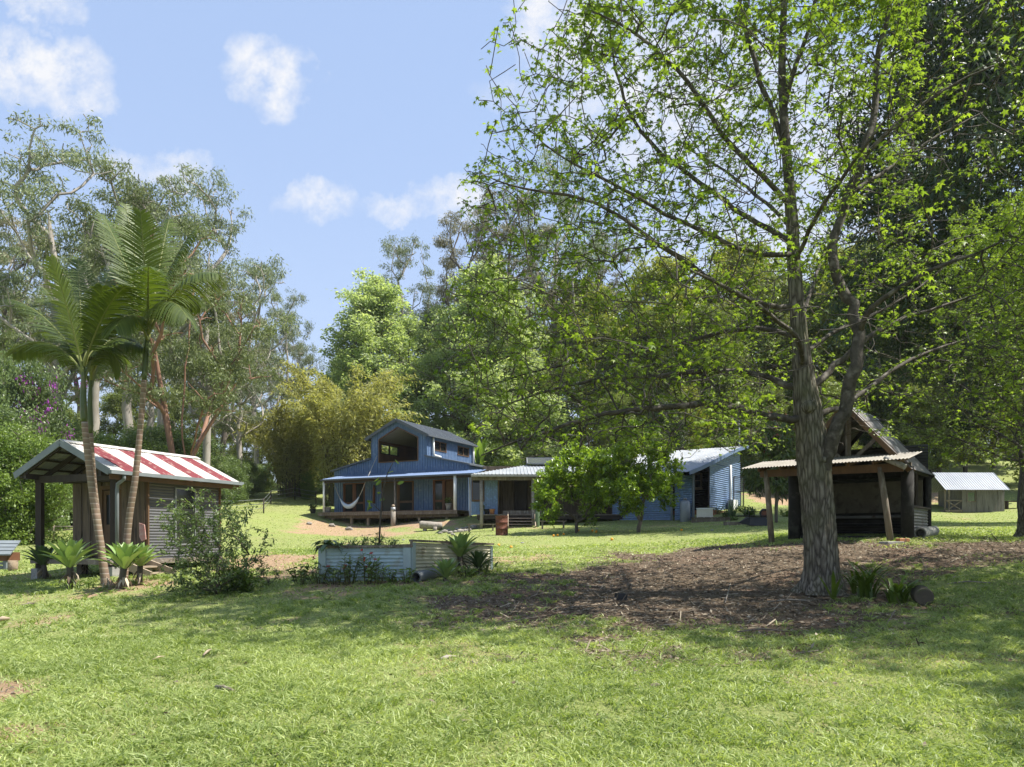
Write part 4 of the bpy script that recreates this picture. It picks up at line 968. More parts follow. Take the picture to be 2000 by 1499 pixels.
mb = MB(); mb.sheet(c.p(-1.75, 1.2, CB - .1), (0, 0, 1), cz(1.2) - CB, c.w, 1.72, .12, .026, 6); mb.box(c, -1.8, -1.74, -2.4, 1.2, CB - .6, cz(-2.4) - .05); mb.build('entry_wall', MT['soot'], root)
ea0, ea1 = c.A(1355.5, 1.15), c.A(1370.5, 1.15); ez0, ez1 = c.Z(954, -1, 1.15), c.Z(925, -1, 1.15)
mb = MB()
for a in (ea0, ea1 - .06): mb.box(c, a, a + .06, 1.1, 1.18, ez0, ez1)
for zz in (ez0, (ez0 + ez1) / 2 - .025, ez1 - .06): mb.box(c, ea0 + .06, ea1 - .06, 1.1, 1.18, zz, zz + .06)
mb.box(c, ea0 - .05, ea1 + .05, 1.08, 1.18, ez0 - .1, ez0 - .0)
wo = mb.build('window', MT['timber_pale'], root); mb = MB(); mb.box(c, ea0 + .05, ea1 - .05, 1.15, 1.165, ez0 + .05, ez1 - .05); mb.build('pane', MT['glass'], wo)
mb = MB(); f0, f1 = c.A(1196, -2.6), c.A(1312, -2.6)
mb.sheet(c.p(f0, -2.6, 2.1), (0, 0, 1), 1.8, c.w, f1 - f0, .12, .026, 6); mb.sheet(c.p(c.A(1318, -2.65), -2.65, 2.1), (0, 0, 1), 2.75, c.w, c.A(1354, -2.65) - c.A(1318, -2.65), .12, .026, 6); mb.box(c, f0, f0 + .08, -2.5, 1.2, 2.0, cz(-2.6) - .1); mb.build('front_wall', MT['blue_corr'], root)
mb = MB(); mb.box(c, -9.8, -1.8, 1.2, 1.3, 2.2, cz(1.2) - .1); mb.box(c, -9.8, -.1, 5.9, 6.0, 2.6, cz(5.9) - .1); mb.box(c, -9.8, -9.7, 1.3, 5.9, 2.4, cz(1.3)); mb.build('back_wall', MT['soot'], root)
for px in (1312, 1354.5): a = c.A(px, -2.7); q = c.p(a, -2.7, 0); mb = MB(); mb.beam(c.p(a, -2.72, gz(q[0], q[1]) - .1), c.p(a, -2.72, cz(-2.7) - .1), .1, .1); mb.build('verandah_post', MT['trim_grey'], root)
mb = MB(); dv = c.D(1427, .06); mb.tube([c.p(.07, dv, CB), c.p(.07, dv, c.Z(909, 0, dv))], .06, 10); mb.build('downpipe', MT['white_paint'], root)
mb = MB(); mb.box(c, -1.7, .6, -.9, 1.15, CB - .6, CB - .05); mb.build('brick_step', MT['terracotta'], root)
# gas bottle, air conditioner, gate, antenna
p = c.p(c.A(1338, -3.1), -3.1, 0); p[2] = gz(p[0], p[1]); e = empty('gas_cylinder', p, 'tall pale steel cylinder standing before the blue cabin front', 'cylinder')
mb = MB(); mb.lathe(p - U((0, 0, .1)), [(.24, 0), (.26, .05), (.26, 1.0), (.22, 1.14), (.1, 1.2)], 18); mb.build('body', MT['galv_new'], e); mb = MB(); mb.lathe(p + U((0, 0, 1.1)), [(.1, 0), (.1, .1), (.04, .12)], 10); mb.build('valve', MT['grey_metal'], e)
dv = c.D(1432, .3); p = c.p(.3, dv, 0); p[2] = gz(p[0], p[1]); z0 = c.Z(1001, .3, dv); z1 = c.Z(977, .3, dv)
e = empty('air_conditioner', c.p(.3, dv, z0), 'white outdoor air conditioner unit beside the cabin end wall', 'air conditioner')
mb = MB(); mb.box(c, .12, .45, dv - .42, dv + .42, z0, z1); mb.build('casing', MT['white_paint'], e)
mb = MB(); q = c.p(.29, dv - .43, (z0 + z1) / 2)
for k in range(6): zz = z0 + .06 + k * (z1 - z0 - .12) / 5; mb.box(c, .15, .42, dv - .445, dv - .425, zz - .008, zz + .008)
for k in range(5): aa = .16 + k * .06; mb.box(c, aa, aa + .012, dv - .45, dv - .43, z0 + .05, z1 - .05)
mb.build('grille', MT['black_plastic'], e)
mb = MB()
for d_ in (-.3, .3): mb.box(c, .14, .43, dv + d_ - .04, dv + d_ + .04, p[2] - .1, z0)
mb.build('foot', MT['concrete'], e)
g0 = P(1432.5, 1000, 44.2); e = empty('screen_door', (g0[0], 44.2, gz(g0[0], 44.2)), 'dark framed screen gate standing open at the cabin back corner', 'gate')
q0, q1 = P(1433, 932, 44.2), P(1453, 989, 44.2); g = Fr(q0[0], 44.2, (1, .1)); wv = q1[0] - q0[0]; gzz = q1[2] - .05
mb = MB()
for a in (0, wv): mb.beam(g.p(a, 0, gzz), g.p(a, 0, q0[2]), .06, .05)
for z in (gzz, gzz + .9, q0[2]): mb.beam(g.p(0, 0, z), g.p(wv, 0, z), .05, .05)
mb.build('frame', MT['timber_dark'], e)
mb = MB()
for k in range(1, 8): mb.beam(g.p(wv * k / 8, 0, gzz), g.p(wv * k / 8, 0, q0[2]), .012, .012)
for k in range(1, 16): z = gzz + (q0[2] - gzz) * k / 16; mb.beam(g.p(0, 0, z), g.p(wv, 0, z), .012, .012)
mb.build('mesh', MT['grey_metal'], e)
ab = P(1444, 871, 46.0); at_ = P(1444, 823, 46.0); e = empty('antenna', ab, 'thin television antenna on the high back edge of the cabin roof', 'antenna')
mb = MB(); mb.tube([ab - U((0, 0, .2)), at_], .045, 6); mb.build('mast', MT['grey_metal'], e)
mb = MB(); l0, l1 = P(1428, 823.5, 45.6), P(1481, 822, 46.6); mb.tube([l0, l1], .04, 5)
for t in np.linspace(.02, .98, 9): q = l0 + (l1 - l0) * t; mb.tube([q + U((.12, -.45, 0)), q - U((.12, -.45, 0))], .014, 4)
mb.build('boom', MT['grey_metal'], e)

# ================================================================== OPEN BARBECUE SHELTER
b = Fr(7.36, 21.0, (.77, -.64))
root = empty('shelter', b.p(1.5, 2, gnd(b, 1.5, 2)), 'dark open timber shelter with steep iron roof and awning behind the big trunk', 'shelter')
dM, dB, a0, a1, aM = 1.2, 3.8, .2, 3.2, 1.7
for i, (a, zt) in enumerate(((0, 3.50), (3.07, 3.42))):
    g = gnd(b, a, 0); mb = MB(); off = -.2 if i == 0 else -.28
    mb.tube([b.p(a + .0, 0, g - .15), b.p(a + off * .5, .02, (g + zt) / 2), b.p(a + off, .05, zt)], [.085, .08, .075], 9 if i else 6); mb.build('awning_post', MT['timber'], root)
for a in (a0, a1):
    for d in (dM, dB):
        g = gnd(b, a, d); mb = MB(); mb.tube([b.p(a, d, g - .2), b.p(a, d, (g + 3.4) / 2), b.p(a, d, 3.5)], [.17, .16, .16] if d == dM else [.1, .1, .1], 10); mb.build('main_post', MT['soot'], root)
mb = MB(); mb.beam(b.p(-.35, .04, 3.42), b.p(3.35, .04, 3.38), .08, .2)
for a in np.arange(-.3, 3.4, .6): mb.beam(b.p(a, -.25, 3.5), b.p(a, dM, 3.78), .05, .09)
mb.build('awning_frame', MT['timber_mid'], root)
mb = MB(); p0 = b.p(-.75, -.4, 3.56); up = b.p(-.75, dM + .05, 3.88) - p0; mb.sheet(p0, b.w, 4.3, up, np.linalg.norm(up), .085, .013, 6)
mb.build('awning_roof', mat('dusty_iron', (.30,.275,.235), (.215,.195,.165), 2, .7, c3=(.22,.19,.15), s3=8), root)
mb = MB(); mb.tube([b.p(2.95, -.15, 3.62), b.p(3.3, -.22, 3.45), b.p(3.45, -.25, 3.36)], .075, 10); mb.build('gutter_pipe', MT['concrete'], root)
AZ, GZ = 5.32, 3.42; k = (AZ - GZ) / (a1 + .14 - aM)
for sg in (1, -1):
    e_ = aM + sg * (a1 + .14 - aM); ez = GZ
    p0 = b.p(e_, dM - .45, ez); up = b.p(aM, dM - .45, AZ) - p0
    mb = MB(); mb.sheet(p0, b.u, dB - dM + .8, up, np.linalg.norm(up), .085, .013, 6); mb.build('roof', MT['galv_old'], root)
    for d in (dM - .42, dM, dB):
        mb = MB(); mb.beam(b.p(e_, d, ez - .07), b.p(aM, d, AZ - .07), .05, .13); mb.build('rafter', MT['timber_mid'] if d < dM + .1 else MT['soot'], root)
mb = MB(); mb.sheet(b.p(aM - .12, dM - .46, AZ - .1), b.u, dB - dM + .82, b.p(aM, 0, AZ + .02) - b.p(aM - .12, 0, AZ - .1), .17, .3, .004); mb.sheet(b.p(aM + .12, dM - .46, AZ - .1), b.u, dB - dM + .82, b.p(aM, 0, AZ + .02) - b.p(aM + .12, 0, AZ - .1), .17, .3, .004); mb.build('ridge_cap', MT['galv'], root)
mb = MB(); mb.beam(b.p(a0 - .1, dM, 3.5), b.p(a1 + .1, dM, 3.5), .12, .2); mb.beam(b.p(aM, dM, 3.6), b.p(aM, dM, AZ - .15), .1, .12); mb.beam(b.p(aM, dM, 3.65), b.p(aM + .85, dM, 4.42), .07, .1); mb.beam(b.p(aM, dM, 3.65), b.p(aM - .85, dM, 4.42), .07, .1)
mb.build('truss', MT['timber'], root)
mb = MB(); mb.beam(b.p(a0 - .1, dB, 3.5), b.p(a1 + .1, dB, 3.5), .12, .18); mb.beam(b.p(a0, dM, 3.45), b.p(a0, dB, 3.45), .1, .16); mb.beam(b.p(a1, dM, 3.45), b.p(a1, dB, 3.45), .1, .16); mb.beam(b.p(aM + .5, dB, 3.5), b.p(aM + .5, dB, 4.8), .1, .1); mb.build('back_frame', MT['soot'], root)
gB = gnd(b, aM, dB)
mb = MB(); mb.sheet(b.p(a0, dB + .06, gB), (0, 0, 1), 4.35 - gB, b.w, a1 - a0, .085, .013, 4); mb.build('back_wall', mat('sooty_iron', (.07,.068,.066), (.04,.038,.037), 2, .7), root)
mb = MB(); mb.box(b, a0 + .35, a1 - .1, dB - .2, dB - .15, 2.35, 3.28); mb.build('wall_board', MT['ply'], root)
mb = MB(); mb.box(b, a0 + .2, a1 - .25, dB - .9, dB - .18, 2.18, 2.24); mb.build('counter', MT['galv_old'], root)
mb = MB()
for z in (1.72, 1.95): mb.box(b, a0 + .2, a1 - .2, dB - .7, dB - .2, z, z + .04)
for a in (a0 + .25, a1 - .35): mb.box(b, a, a + .08, dB - .85, dB - .77, gB - .1, 2.18)
mb.build('shelf', MT['soot'], root)
mb = MB(); mb.box(b, a0 + .2, a1 + .1, dM - .05, dB, gB - .3, gnd(b, aM, dM) + .06); mb.build('slab', MT['soot'], root)
gR = gnd(b, a1, (dM + dB) / 2)
mb = MB(); mb.sheet(b.p(a1 + .03, dM + .15, gR - .05), (0, 0, 1), .85, b.u, dB - dM - .3, .085, .013, 6); mb.build('side_panel', MT['galv_old'], root)
mb = MB(); mb.beam(b.p(a1 + .05, dM + .1, gR + .82), b.p(a1 + .05, dB, gR + .82), .09, .05); mb.beam(b.p(a1, dM + 1.0, gR + .8), b.p(a1, dM + 1.0, 3.4), .12, .08); mb.sheet(b.p(a1 - .02, dM + .2, 2.7), (0, 0, 1), .7, b.u, .8, .085, .013, 4); mb.build('side_rail', MT['timber_dark'], root)
mb = MB(); mb.sheet(b.p(a0 - .03, dM + .1, gR), (0, 0, 1), 1.9, b.u, dB - dM - .1, .085, .013, 4); mb.build('side_panel', MT['soot'], root)['label'] = 'black panel on the hidden left side'
# pipe and bricks by the shelter
q0, q1 = P(1797, 1042, 20.2), P(1824, 1036, 22.3); q0[2] = gz(q0[0], q0[1]) + .12; q1[2] = gz(q1[0], q1[1]) + .14
v = unit(q1 - q0); mb = MB(); mb.hollow(q0, q1, .15, .115); o = mb.build('concrete_pipe', MT['concrete'], None, loc=(q0 + q1) / 2); tag(o, 'pale round pipe lying on the ground at the right corner of the dark shelter', 'pipe')
def brick(px, py, m_, label, sz=(.24, .12, .08), rz=.3, name='brick', cat='brick'):
    p = G(px, py); f_ = Fr(p[0], p[1], (math.cos(rz), math.sin(rz))); mb = MB(); x, y, z = sz; g = p[2]
    e_ = .012
    mb.box(f_, -x/2, x/2, -y/2, y/2, g - .03, g + z - e_); mb.hexa([f_.p(-x/2, -y/2, g+z-e_), f_.p(x/2, -y/2, g+z-e_), f_.p(x/2, y/2, g+z-e_), f_.p(-x/2, y/2, g+z-e_), f_.p(-x/2+e_, -y/2+e_, g+z), f_.p(x/2-e_, -y/2+e_, g+z), f_.p(x/2-e_, y/2-e_, g+z), f_.p(-x/2+e_, y/2-e_, g+z)])
    o = mb.build(name, MT[m_], None, loc=p); return tag(o, label, cat)
brick(1763, 1058, 'terracotta', 'red brick on the dirt right of the bamboo post', (.3, .14, .08))
brick(1741, 1062, 'concrete', 'flat grey paver lying under the right awning post', (.5, .3, .05))

# ================================================================== LITTLE HUT (right, far)
k = Fr(P(1841, 0, 48)[0], 48.0, (1, .02)); kw = P(1968, 0, 48)[0] - k.o[0]; KB = gnd(k, 2, .5)
root = empty('cubby_hut', k.p(kw / 2, 1, KB), 'small grey board hut with shiny corrugated roof and railed porch far right', 'hut')
ze, zr = k.Z(957, 2, -.25), k.Z(923.5, 2, 1.3)
p0 = k.p(0, -.3, ze); up = k.p(0, 1.3, zr) - p0; mb = MB(); mb.sheet(p0, k.w, kw, up, np.linalg.norm(up), .16, .022, 6); p1 = k.p(0, 2.9, ze); up2 = k.p(0, 1.3, zr) - p1; mb.sheet(p1, k.w, kw, up2, np.linalg.norm(up2), .16, .022, 6); mb.build('roof', MT['galv_new'], root)
x0, x1 = k.A(1879, 0), k.A(1962, 0); w0, w1 = k.A(1889, 0), k.A(1905, 0); wz0, wz1 = k.Z(979, 2, 0), k.Z(962, 2, 0)
mb = MB(); a = x0; rs = random.Random(5)
while a < x1 - .02:
    wd_ = min(rs.uniform(.2, .34), x1 - a)
    if w0 - .1 < a + wd_ / 2 < w1: mb.box(k, a + .006, a + wd_ - .006, 0, .04, KB - .05, wz0)
    else: mb.box(k, a + .006, a + wd_ - .006, -rs.uniform(0, .02), .04, KB - .05, ze + .1)
    a += wd_
mb.box(k, w0 - .15, w1 + .1, .005, .04, wz1, ze + .1); mb.box(k, x1 - .05, x1, .04, 2.6, KB - .1, ze + .1); mb.box(k, x0, x0 + .05, .04, 2.6, KB - .1, ze + .1); mb.box(k, x0 + .05, x1 - .05, 2.55, 2.6, KB - .1, KB + .55); mb.build('board_wall', MT['hut'], root)
mb = MB()
for a in (w0 - .03, w1 - .03): mb.box(k, a, a + .06, -.03, .05, wz0, wz1)
mb.box(k, w0 - .05, w1 + .05, -.04, .05, wz0 - .06, wz0); mb.build('window_frame', MT['timber'], root)
mb = MB(); r0 = k.A(1845, 0)
for a in (r0, k.A(1853, 0)): mb.box(k, a, a + .07, 0, .07, KB - .1, ze + .1)
mb.box(k, r0, x0, -.1, 2.4, KB - .05, KB + .08); mb.build('porch_post', MT['timber'], root)
mb = MB(); zt = k.Z(978, 0, 0); zb = k.Z(998, 0, 0)
mb.beam(k.p(r0, 0, zt), k.p(x0, 0, zt), .06, .07); mb.beam(k.p(r0, 0, zb), k.p(x0, 0, zb), .05, .05); mb.beam(k.p(r0 + .1, .01, zb), k.p(x0, .01, zt), .05, .06); mb.beam(k.p(r0 + .1, -.01, zt), k.p(x0, -.01, zb), .05, .06); mb.build('railing', MT['timber'], root)
p = P(1974, 1000, 49); p[2] = gz(p[0], 49); e = empty('bench', p, 'small dark bench right of the grey hut', 'bench'); f_ = Fr(p[0], 49, (1, 0)); mb = MB(); mb.box(f_, -.35, .6, -.2, .2, p[2] + .45, p[2] + .52); mb.build('seat', MT['timber_dark'], e)
for a in (-.3, .5): mb = MB(); mb.box(f_, a, a + .07, -.15, .15, p[2] - .1, p[2] + .45); mb.build('leg', MT['timber_dark'], e)
# ================================================================== RAISED GARDEN BED
B0, B1, B2, B3, B4, B5 = U((-3.97, 15.3)), U((-2.08, 15.3)), U((-.50, 18.0)), U((-1.55, 18.6)), U((-2.75, 16.7)), U((-3.97, 16.8))
root = empty('raised_garden_bed', (-2.6, 16.2, gz(-2.6, 16)), 'raised garden bed of pale blue and cream corrugated iron with timber capping', 'garden bed')
def edge(q0, q1, t0, t1, m_, lab, inset=(0, 0)):
    e = q1 - q0; Lh = np.hypot(*e); e = e / Lh; q0 = q0 + e * inset[0]; Lh -= sum(inset)
    g = min(gz(*q0), gz(*(q0 + e * Lh))) - .12
    mb = MB(); n = int((min(t0, t1) - g) / .008); zz = np.linspace(g, 1, 2)
    # horizontal corrugations following the slightly sloping cap
    steps = int((t0 - g) / .0127); v = []; nr = U((e[1], -e[0], 0))
    for j in range(steps + 1):
        f_ = j / steps; o = .011 * math.sin(2 * math.pi * j / 6)
        v += [U((q0[0], q0[1], g + (t0 - g) * f_)) + nr * o, U((q0[0] + e[0]*Lh, q0[1] + e[1]*Lh, g + (t1 - g) * f_)) + nr * o]
    mb.add(v, [(2*j, 2*j+1, 2*j+3, 2*j+2) for j in range(steps)], True)
    mb.build('panel', MT[m_], root)['label'] = lab
edge(B0, B1, 1.37, 1.385, 'pale_corr', 'pale blue corrugated panel', (.14, .16))
edge(B1, B2, 1.50, 1.40, 'cream_corr', 'cream corrugated panel', (.02, .05))
edge(B2, B3, 1.40, 1.40, 'cream_corr', 'cream corrugated panel at the back'); edge(B3, B4, 1.40, 1.38, 'cream_corr', 'cream corrugated panel at the back'); edge(B4, B5, 1.37, 1.37, 'pale_corr', 'pale panel at the back'); edge(B5, B0, 1.37, 1.37, 'pale_corr', 'pale panel at the left end')
def post(p0, p1, zt, m_='pale_steel'):
    g = gz(*p0) - .2; v = U((p1[0]-p0[0], p1[1]-p0[1], 0)); nr = unit(U((-v[1], v[0], 0))) * .03
    mb = MB(); mb.hexa([U((*p0, g)) - nr, U((*p0, g)) - nr + v, U((*p0, g)) + nr + v, U((*p0, g)) + nr, U((*p0, zt)) - nr, U((*p0, zt)) - nr + v, U((*p0, zt)) + nr + v, U((*p0, zt)) + nr]); mb.build('corner_post', MT[m_], root)
post(B0 - (.01, .02), B0 + (.14, -.02), 1.38); post(B1 - (.16, .02), B1 + (.0, -.02), 1.39); post(B1 + (.005, -.02), B1 + (.06, .10), 1.5); post(B2 - (.03, .03), B2 + (.01, .05), 1.39)
mb = MB()
for q0, q1, t0, t1 in ((B0 - (.05, 0), B1 + (.04, 0), 1.385, 1.40), (B4, B5, 1.385, 1.385), (B5, B0, 1.386, 1.386)): mb.beam(U((*q0, t0 + .02)), U((*q1, t1 + .02)), .13, .045)
for q0, q1, t0, t1 in ((B1, B2 + (.02, .03), 1.52, 1.42), (B2, B3, 1.421, 1.419), (B3, B4, 1.42, 1.4)): mb.beam(U((*q0, t0 + .015)), U((*q1, t1 + .015)), .11, .045)
mb.beam(U((B1[0] + .01, B1[1], 1.41)), U((B1[0] + .01, B1[1], 1.53)), .09, .05)
mb.build('cap_rail', MT['timber'], root)
mb = MB(); pts = [B0, B1, B2, B3, B4, B5]; mb.poly([U((*(q * .97 + U((-2.5, 16.5)) * .03), 1.16)) for q in pts], (0, 0, .17)); mb.build('soil', MT['soil'], root)

# ================================================================== PLANTS (built round the origin, then set in place)
def leaf_blade(f, base, az, el0, el1, L, wd, tint, n=6, fold=.25, prof=None, k=3):
    """one long leaf: starts at elevation el0 and bends to el1; width follows prof"""
    t = np.linspace(0, 1, n); el = el0 + (el1 - el0) * t ** 1.3
    ds = L / (n - 1); x = np.concatenate([[0], np.cumsum(np.cos(el[:-1]) * ds)]); z = np.concatenate([[0], np.cumsum(np.sin(el[:-1]) * ds)])
    d = U((math.cos(az), math.sin(az), 0)); sd = U((-math.sin(az), math.cos(az), 0))
    c = base + x[:, None] * d + z[:, None] * U((0, 0, 1.))
    wv = wd / 2 * (prof(t) if prof is not None else np.sin(np.pi * np.clip(t * .93 + .07, 0, 1)) ** .6)
    nr = np.stack([-np.sin(el)[:, None] * d + np.cos(el)[:, None] * U((0, 0, 1.))], 0)[0]
    cols = [c + (j * wv)[:, None] * sd + (abs(j) * fold * wv)[:, None] * nr for j in np.linspace(-1, 1, k)]
    f.grid(np.stack(cols, 1), n, k, tint)
AG = lambda t: np.interp(t, [0, .12, .5, .8, 1], [.5, .45, 1.0, .62, .02])
def agave(seed, label, dark=False, stem=.4, s=1., group='soft agaves'):
    r_ = np.random.default_rng(seed); root = empty('agave', (0, 0, 0), label, 'agave', group)
    mb = MB(); mb.tube([(0, 0, -.1), (.03, .02, stem * .5), (0, 0, stem + .06)], [.05, .06, .065], 8); mb.build('stem', MT['bark_dark'], root)
    f = Fol(); n = 30
    for i in range(n):
        t = i / n; az = i * 2.4 + r_.uniform(-.2, .2); el = 1.5 - 1.05 * t ** .9
        leaf_blade(f, U((math.cos(az) * .05, math.sin(az) * .05, stem + .1 - .12 * t)), az, el + .12, el - .35 - .25 * t, (.42 + .22 * min(1, t * 2)) * s * r_.uniform(.9, 1.1), .155 * s, np.clip(r_.normal(.5, .3), 0, 1), 7, .4, AG)
    f.build('rosette', LF['agave_dark' if dark else 'agave'], root, smooth=True)
    f = Fol()
    for i in range(9):
        az = r_.random() * 6.28; leaf_blade(f, U((0, 0, stem * r_.uniform(.5, .9))), az, -.6, -1.5, .3 * s, .07, r_.random(), 4, .4, AG)
    f.build('dry_skirt', LF['litter'], root)
    return root
def put(o, px, py, s=1, rz=0, Y=None, dz=0):
    p = G(px, py) if Y is None else U((*P(px, py, Y)[:2], gz(*P(px, py, Y)[:2])))
    o.location = tuple(p + U((0, 0, dz))); o.scale = (s,) * 3; o.rotation_euler = (0, 0, rz); return o
for i, (px, py, s_, stm, dk, lab) in enumerate([
    (85, 1133, .98, .38, True, 'dark shaded agave leftmost, beside the shed post'), (136, 1150, 1.12, .42, False, 'large bright green agave on a bare stem left of the palm trunks'),
    (168, 1124, .78, .42, False, 'small agave squeezed in behind the left palm trunk'), (243, 1150, 1.05, .4, False, 'large bright agave just right of the left palm trunk'),
    (274, 1143, .92, .45, False, 'bright agave before the shed steps, rightmost of the palm group')]):
    put(agave(40 + i, lab, dk, stm, group=None), px, py, s_, i * 1.1)
put(agave(61, 'tall agave on a dark trunk before the cream garden bed panel', False, .42, 1.0, None), 898, 1122, .95, .4)
put(agave(62, 'low bright agave beside the grey pipe at the garden bed', False, .12, 1.0, None), 870, 1137, .72, 1.4)
put(agave(63, 'agave at the right end of the cream garden bed panel', True, .2, 1.0, None), 935, 1122, .72, 2.4)
STR = lambda t: np.interp(t, [0, .2, .7, 1], [.7, 1, .8, .03])
def strap(name, label, n, L, wd, seed, leaf='strap', el=(1.2, 1.55), bend=(.2, -1.2), rad=.08, cat='plant', group=None, part='leaves'):
    r_ = np.random.default_rng(seed); f = Fol()
    for i in range(n):
        az = r_.random() * 6.28; q = r_.random() ** .5 * rad; a2 = r_.random() * 6.28
        leaf_blade(f, U((q * math.cos(a2), q * math.sin(a2), -.02)), az, r_.uniform(*el), r_.uniform(min(bend), max(bend)), L * r_.uniform(.6, 1.1), wd * r_.uniform(.7, 1.2), np.clip(r_.normal(.45, .25), 0, 1), 8, .3, STR)
    o = f.build(name, LF[leaf], smooth=True); tag(o, label, cat, group); return o
put(strap('strap_lily', 'big clump of arching dark strap leaves right of the tree base', 34, .95, .06, 1, rad=.16), 1692, 1168)
put(strap('strap_lily', 'second clump of dark strap leaves between the bigger clump and log round', 26, .72, .06, 2, rad=.13), 1752, 1178)
put(strap('strap_lily', 'few thin strap leaves standing up left of the big dark clump', 9, .85, .04, 3, rad=.05), 1668, 1160)
put(strap('strap_lily', 'lone young plant of two green strap leaves at the tree foot', 4, .62, .07, 6, el=(.9, 1.3), bend=(.6, .9), rad=.02), 1628, 1172)
# sprouting herbs and flowers against the pale panel
def herb(name, label, n, hgt, seed, leaf, spread=.25, lsz=.11, T=T_OVAL, flowers=None, cat='plant', stemm='stem', lp=14, droop=-.2, group=None):
    r_ = np.random.default_rng(seed); root = empty(name, (0, 0, 0), label, cat, group); mb = MB(); f = Fol(); heads = []
    for i in range(n):
        a = r_.random() * 6.28; q = spread * r_.random() ** .6; b_ = U((math.cos(a), math.sin(a), 0)) * q * .5
        tip = U((math.cos(a), math.sin(a), 0)) * q * 1.3 + U((r_.normal() * .05, r_.normal() * .05, hgt * r_.uniform(.55, 1.1)))
        pts = [b_ - U((0, 0, .05)), b_ * .5 + tip * .5 + U((0, 0, hgt * .08)), tip]; mb.tube(pts, [.008, .006, .003], 4, caps=False)
        t = r_.uniform(.15, 1, lp); pos = (1-t[:, None])**2 * pts[0] + 2 * t[:, None] * (1-t[:, None]) * pts[1] + t[:, None]**2 * pts[2]
        v = r_.normal(size=(lp, 3)); v[:, 2] = v[:, 2] * .4 + .35; up = U((0, 0, 1.)) + r_.normal(size=(lp, 3)) * .4
        f.add(T, pos, unit(v) + U((0, 0, droop * .3)), up, lsz * r_.uniform(.6, 1.3, lp), np.clip(r_.normal(.45, .25, lp), 0, 1))
        if flowers and r_.random() < flowers: heads.append(tip)
    mb.build('stem', MT[stemm], root); f.build('foliage', LF[leaf], root)
    for tip in heads:
        fl = Fol(); fl.add(T_OVAL, np.repeat(tip[None], 7, 0), unit(r_.normal(size=(7, 3)) + (0, 0, .6)), r_.normal(size=(7, 3)), .05, r_.random(7)); fl.build('flower', LF['redflower'], root)
    return root
HB = [(590,1142,.42,'broad green herb clump at the left front of the garden bed','strap',.2,0), (625,1142,.52,'tall leafy herb at the left corner of the garden bed','bush',.2,.3), (655,1142,.40,'herb with greyish leaves left of the red flowers','bush',.22,.3),
      (682,1142,.58,'herb with tall reddish flower stalks before the pale panel','bush',.2,.5), (715,1140,.62,'red flowering herb at the middle of the pale panel','shrub',.2,.7), (735,1141,.45,'low red flowering herb right of the tallest red flowers','bush',.18,.6),
      (764,1140,.26,'small sprout near the right end of the pale panel','shrub',.08,0), (793,1140,.30,'small leafy sprout at the pale corner post','shrub',.1,0), (912,1128,.26,'low leafy herb between the tall agave and the right end agave','shrub',.25,0), (948,1122,.30,'bushy herb at the right corner of the garden bed','bush',.25,0)]
for i, (px, py, hh, lab, lf, sp, fl) in enumerate(HB): put(herb('herb', lab, 11 if sp > .15 else 6, hh, 100 + i, lf, sp * 1.15, .105, flowers=fl * .35, lp=9), px, py)
for i, (px, hh, lab) in enumerate([(655, .2, 'seedlings at the left of the raised soil'), (690, .24, 'low seedlings in the middle of the raised soil'), (728, .34, 'dark leaved seedling left of the bare sapling'), (758, .28, 'leafy seedling right of the bare sapling')]):
    o = herb('seedling', lab, 12, hh, 130 + i, 'bush', .22, .11, T_LANCE, lp=16); o.location = tuple(P(px, 1060, 15.9)[:2]) + (1.32,)
p = U((*P(739, 1060, 15.75)[:2], 1.3)); sap = empty('sapling', p, 'thin bare dark sapling rising from the raised garden bed', 'sapling'); mb = MB()
tp = [P(741, 1055, 15.75), P(744, 1000, 15.75), P(748, 955, 15.8), P(757, 925, 15.8), P(771, 897, 15.85)]; tp[0] = p - U((0, 0, .05)); mb.tube(tp, [.022, .02, .016, .011, .005], 6)
mb.tube([P(744, 1000, 15.75), P(733, 990, 15.7), P(722, 980, 15.7)], [.01, .008, .004], 5); mb.tube([P(748, 955, 15.8), P(744, 940, 15.7), P(741, 932, 15.7)], [.008, .006, .004], 5)
tr_ = mb.build('trunk', MT['bark_dark'], sap); f = Fol(); pos = np.array([P(*q) for q in [(722,980,15.7),(719,985,15.7),(741,932,15.7),(745,938,15.7),(738,966,15.7),(752,976,15.8),(776,946,15.8),(757,925,15.8),(771,897,15.85),(716,978,15.7),(728,990,15.7)]]); n = len(pos)
f.add(T_OVAL, pos, rnd(n) + (0, 0, -.2), rnd(n), .17, rng.random(n)); f.build('foliage', LF['shrub'], sap)
o = strap('staghorn_fern', 'drooping green fern hanging over the left corner of the garden bed', 26, .42, .085, 9, 'agave_dark', (-.2, .8), (-1.6, -1.0), .06, 'fern'); o.location = tuple(P(642, 1062, 15.2))
q0, q1 = G(812, 1138), G(858, 1128); q0[2] += .1; q1[2] += .12; v = unit(q1 - q0); mb = MB(); mb.hollow(q0, q1, .115, .095); o = mb.build('drain_pipe', MT['black_plastic'] if 0 else mat('grey_pipe', (.19, .2, .21), (.14, .15, .16), 3, .6), None, loc=q0); tag(o, 'dark grey pipe lying at the foot of the cream panel', 'pipe')
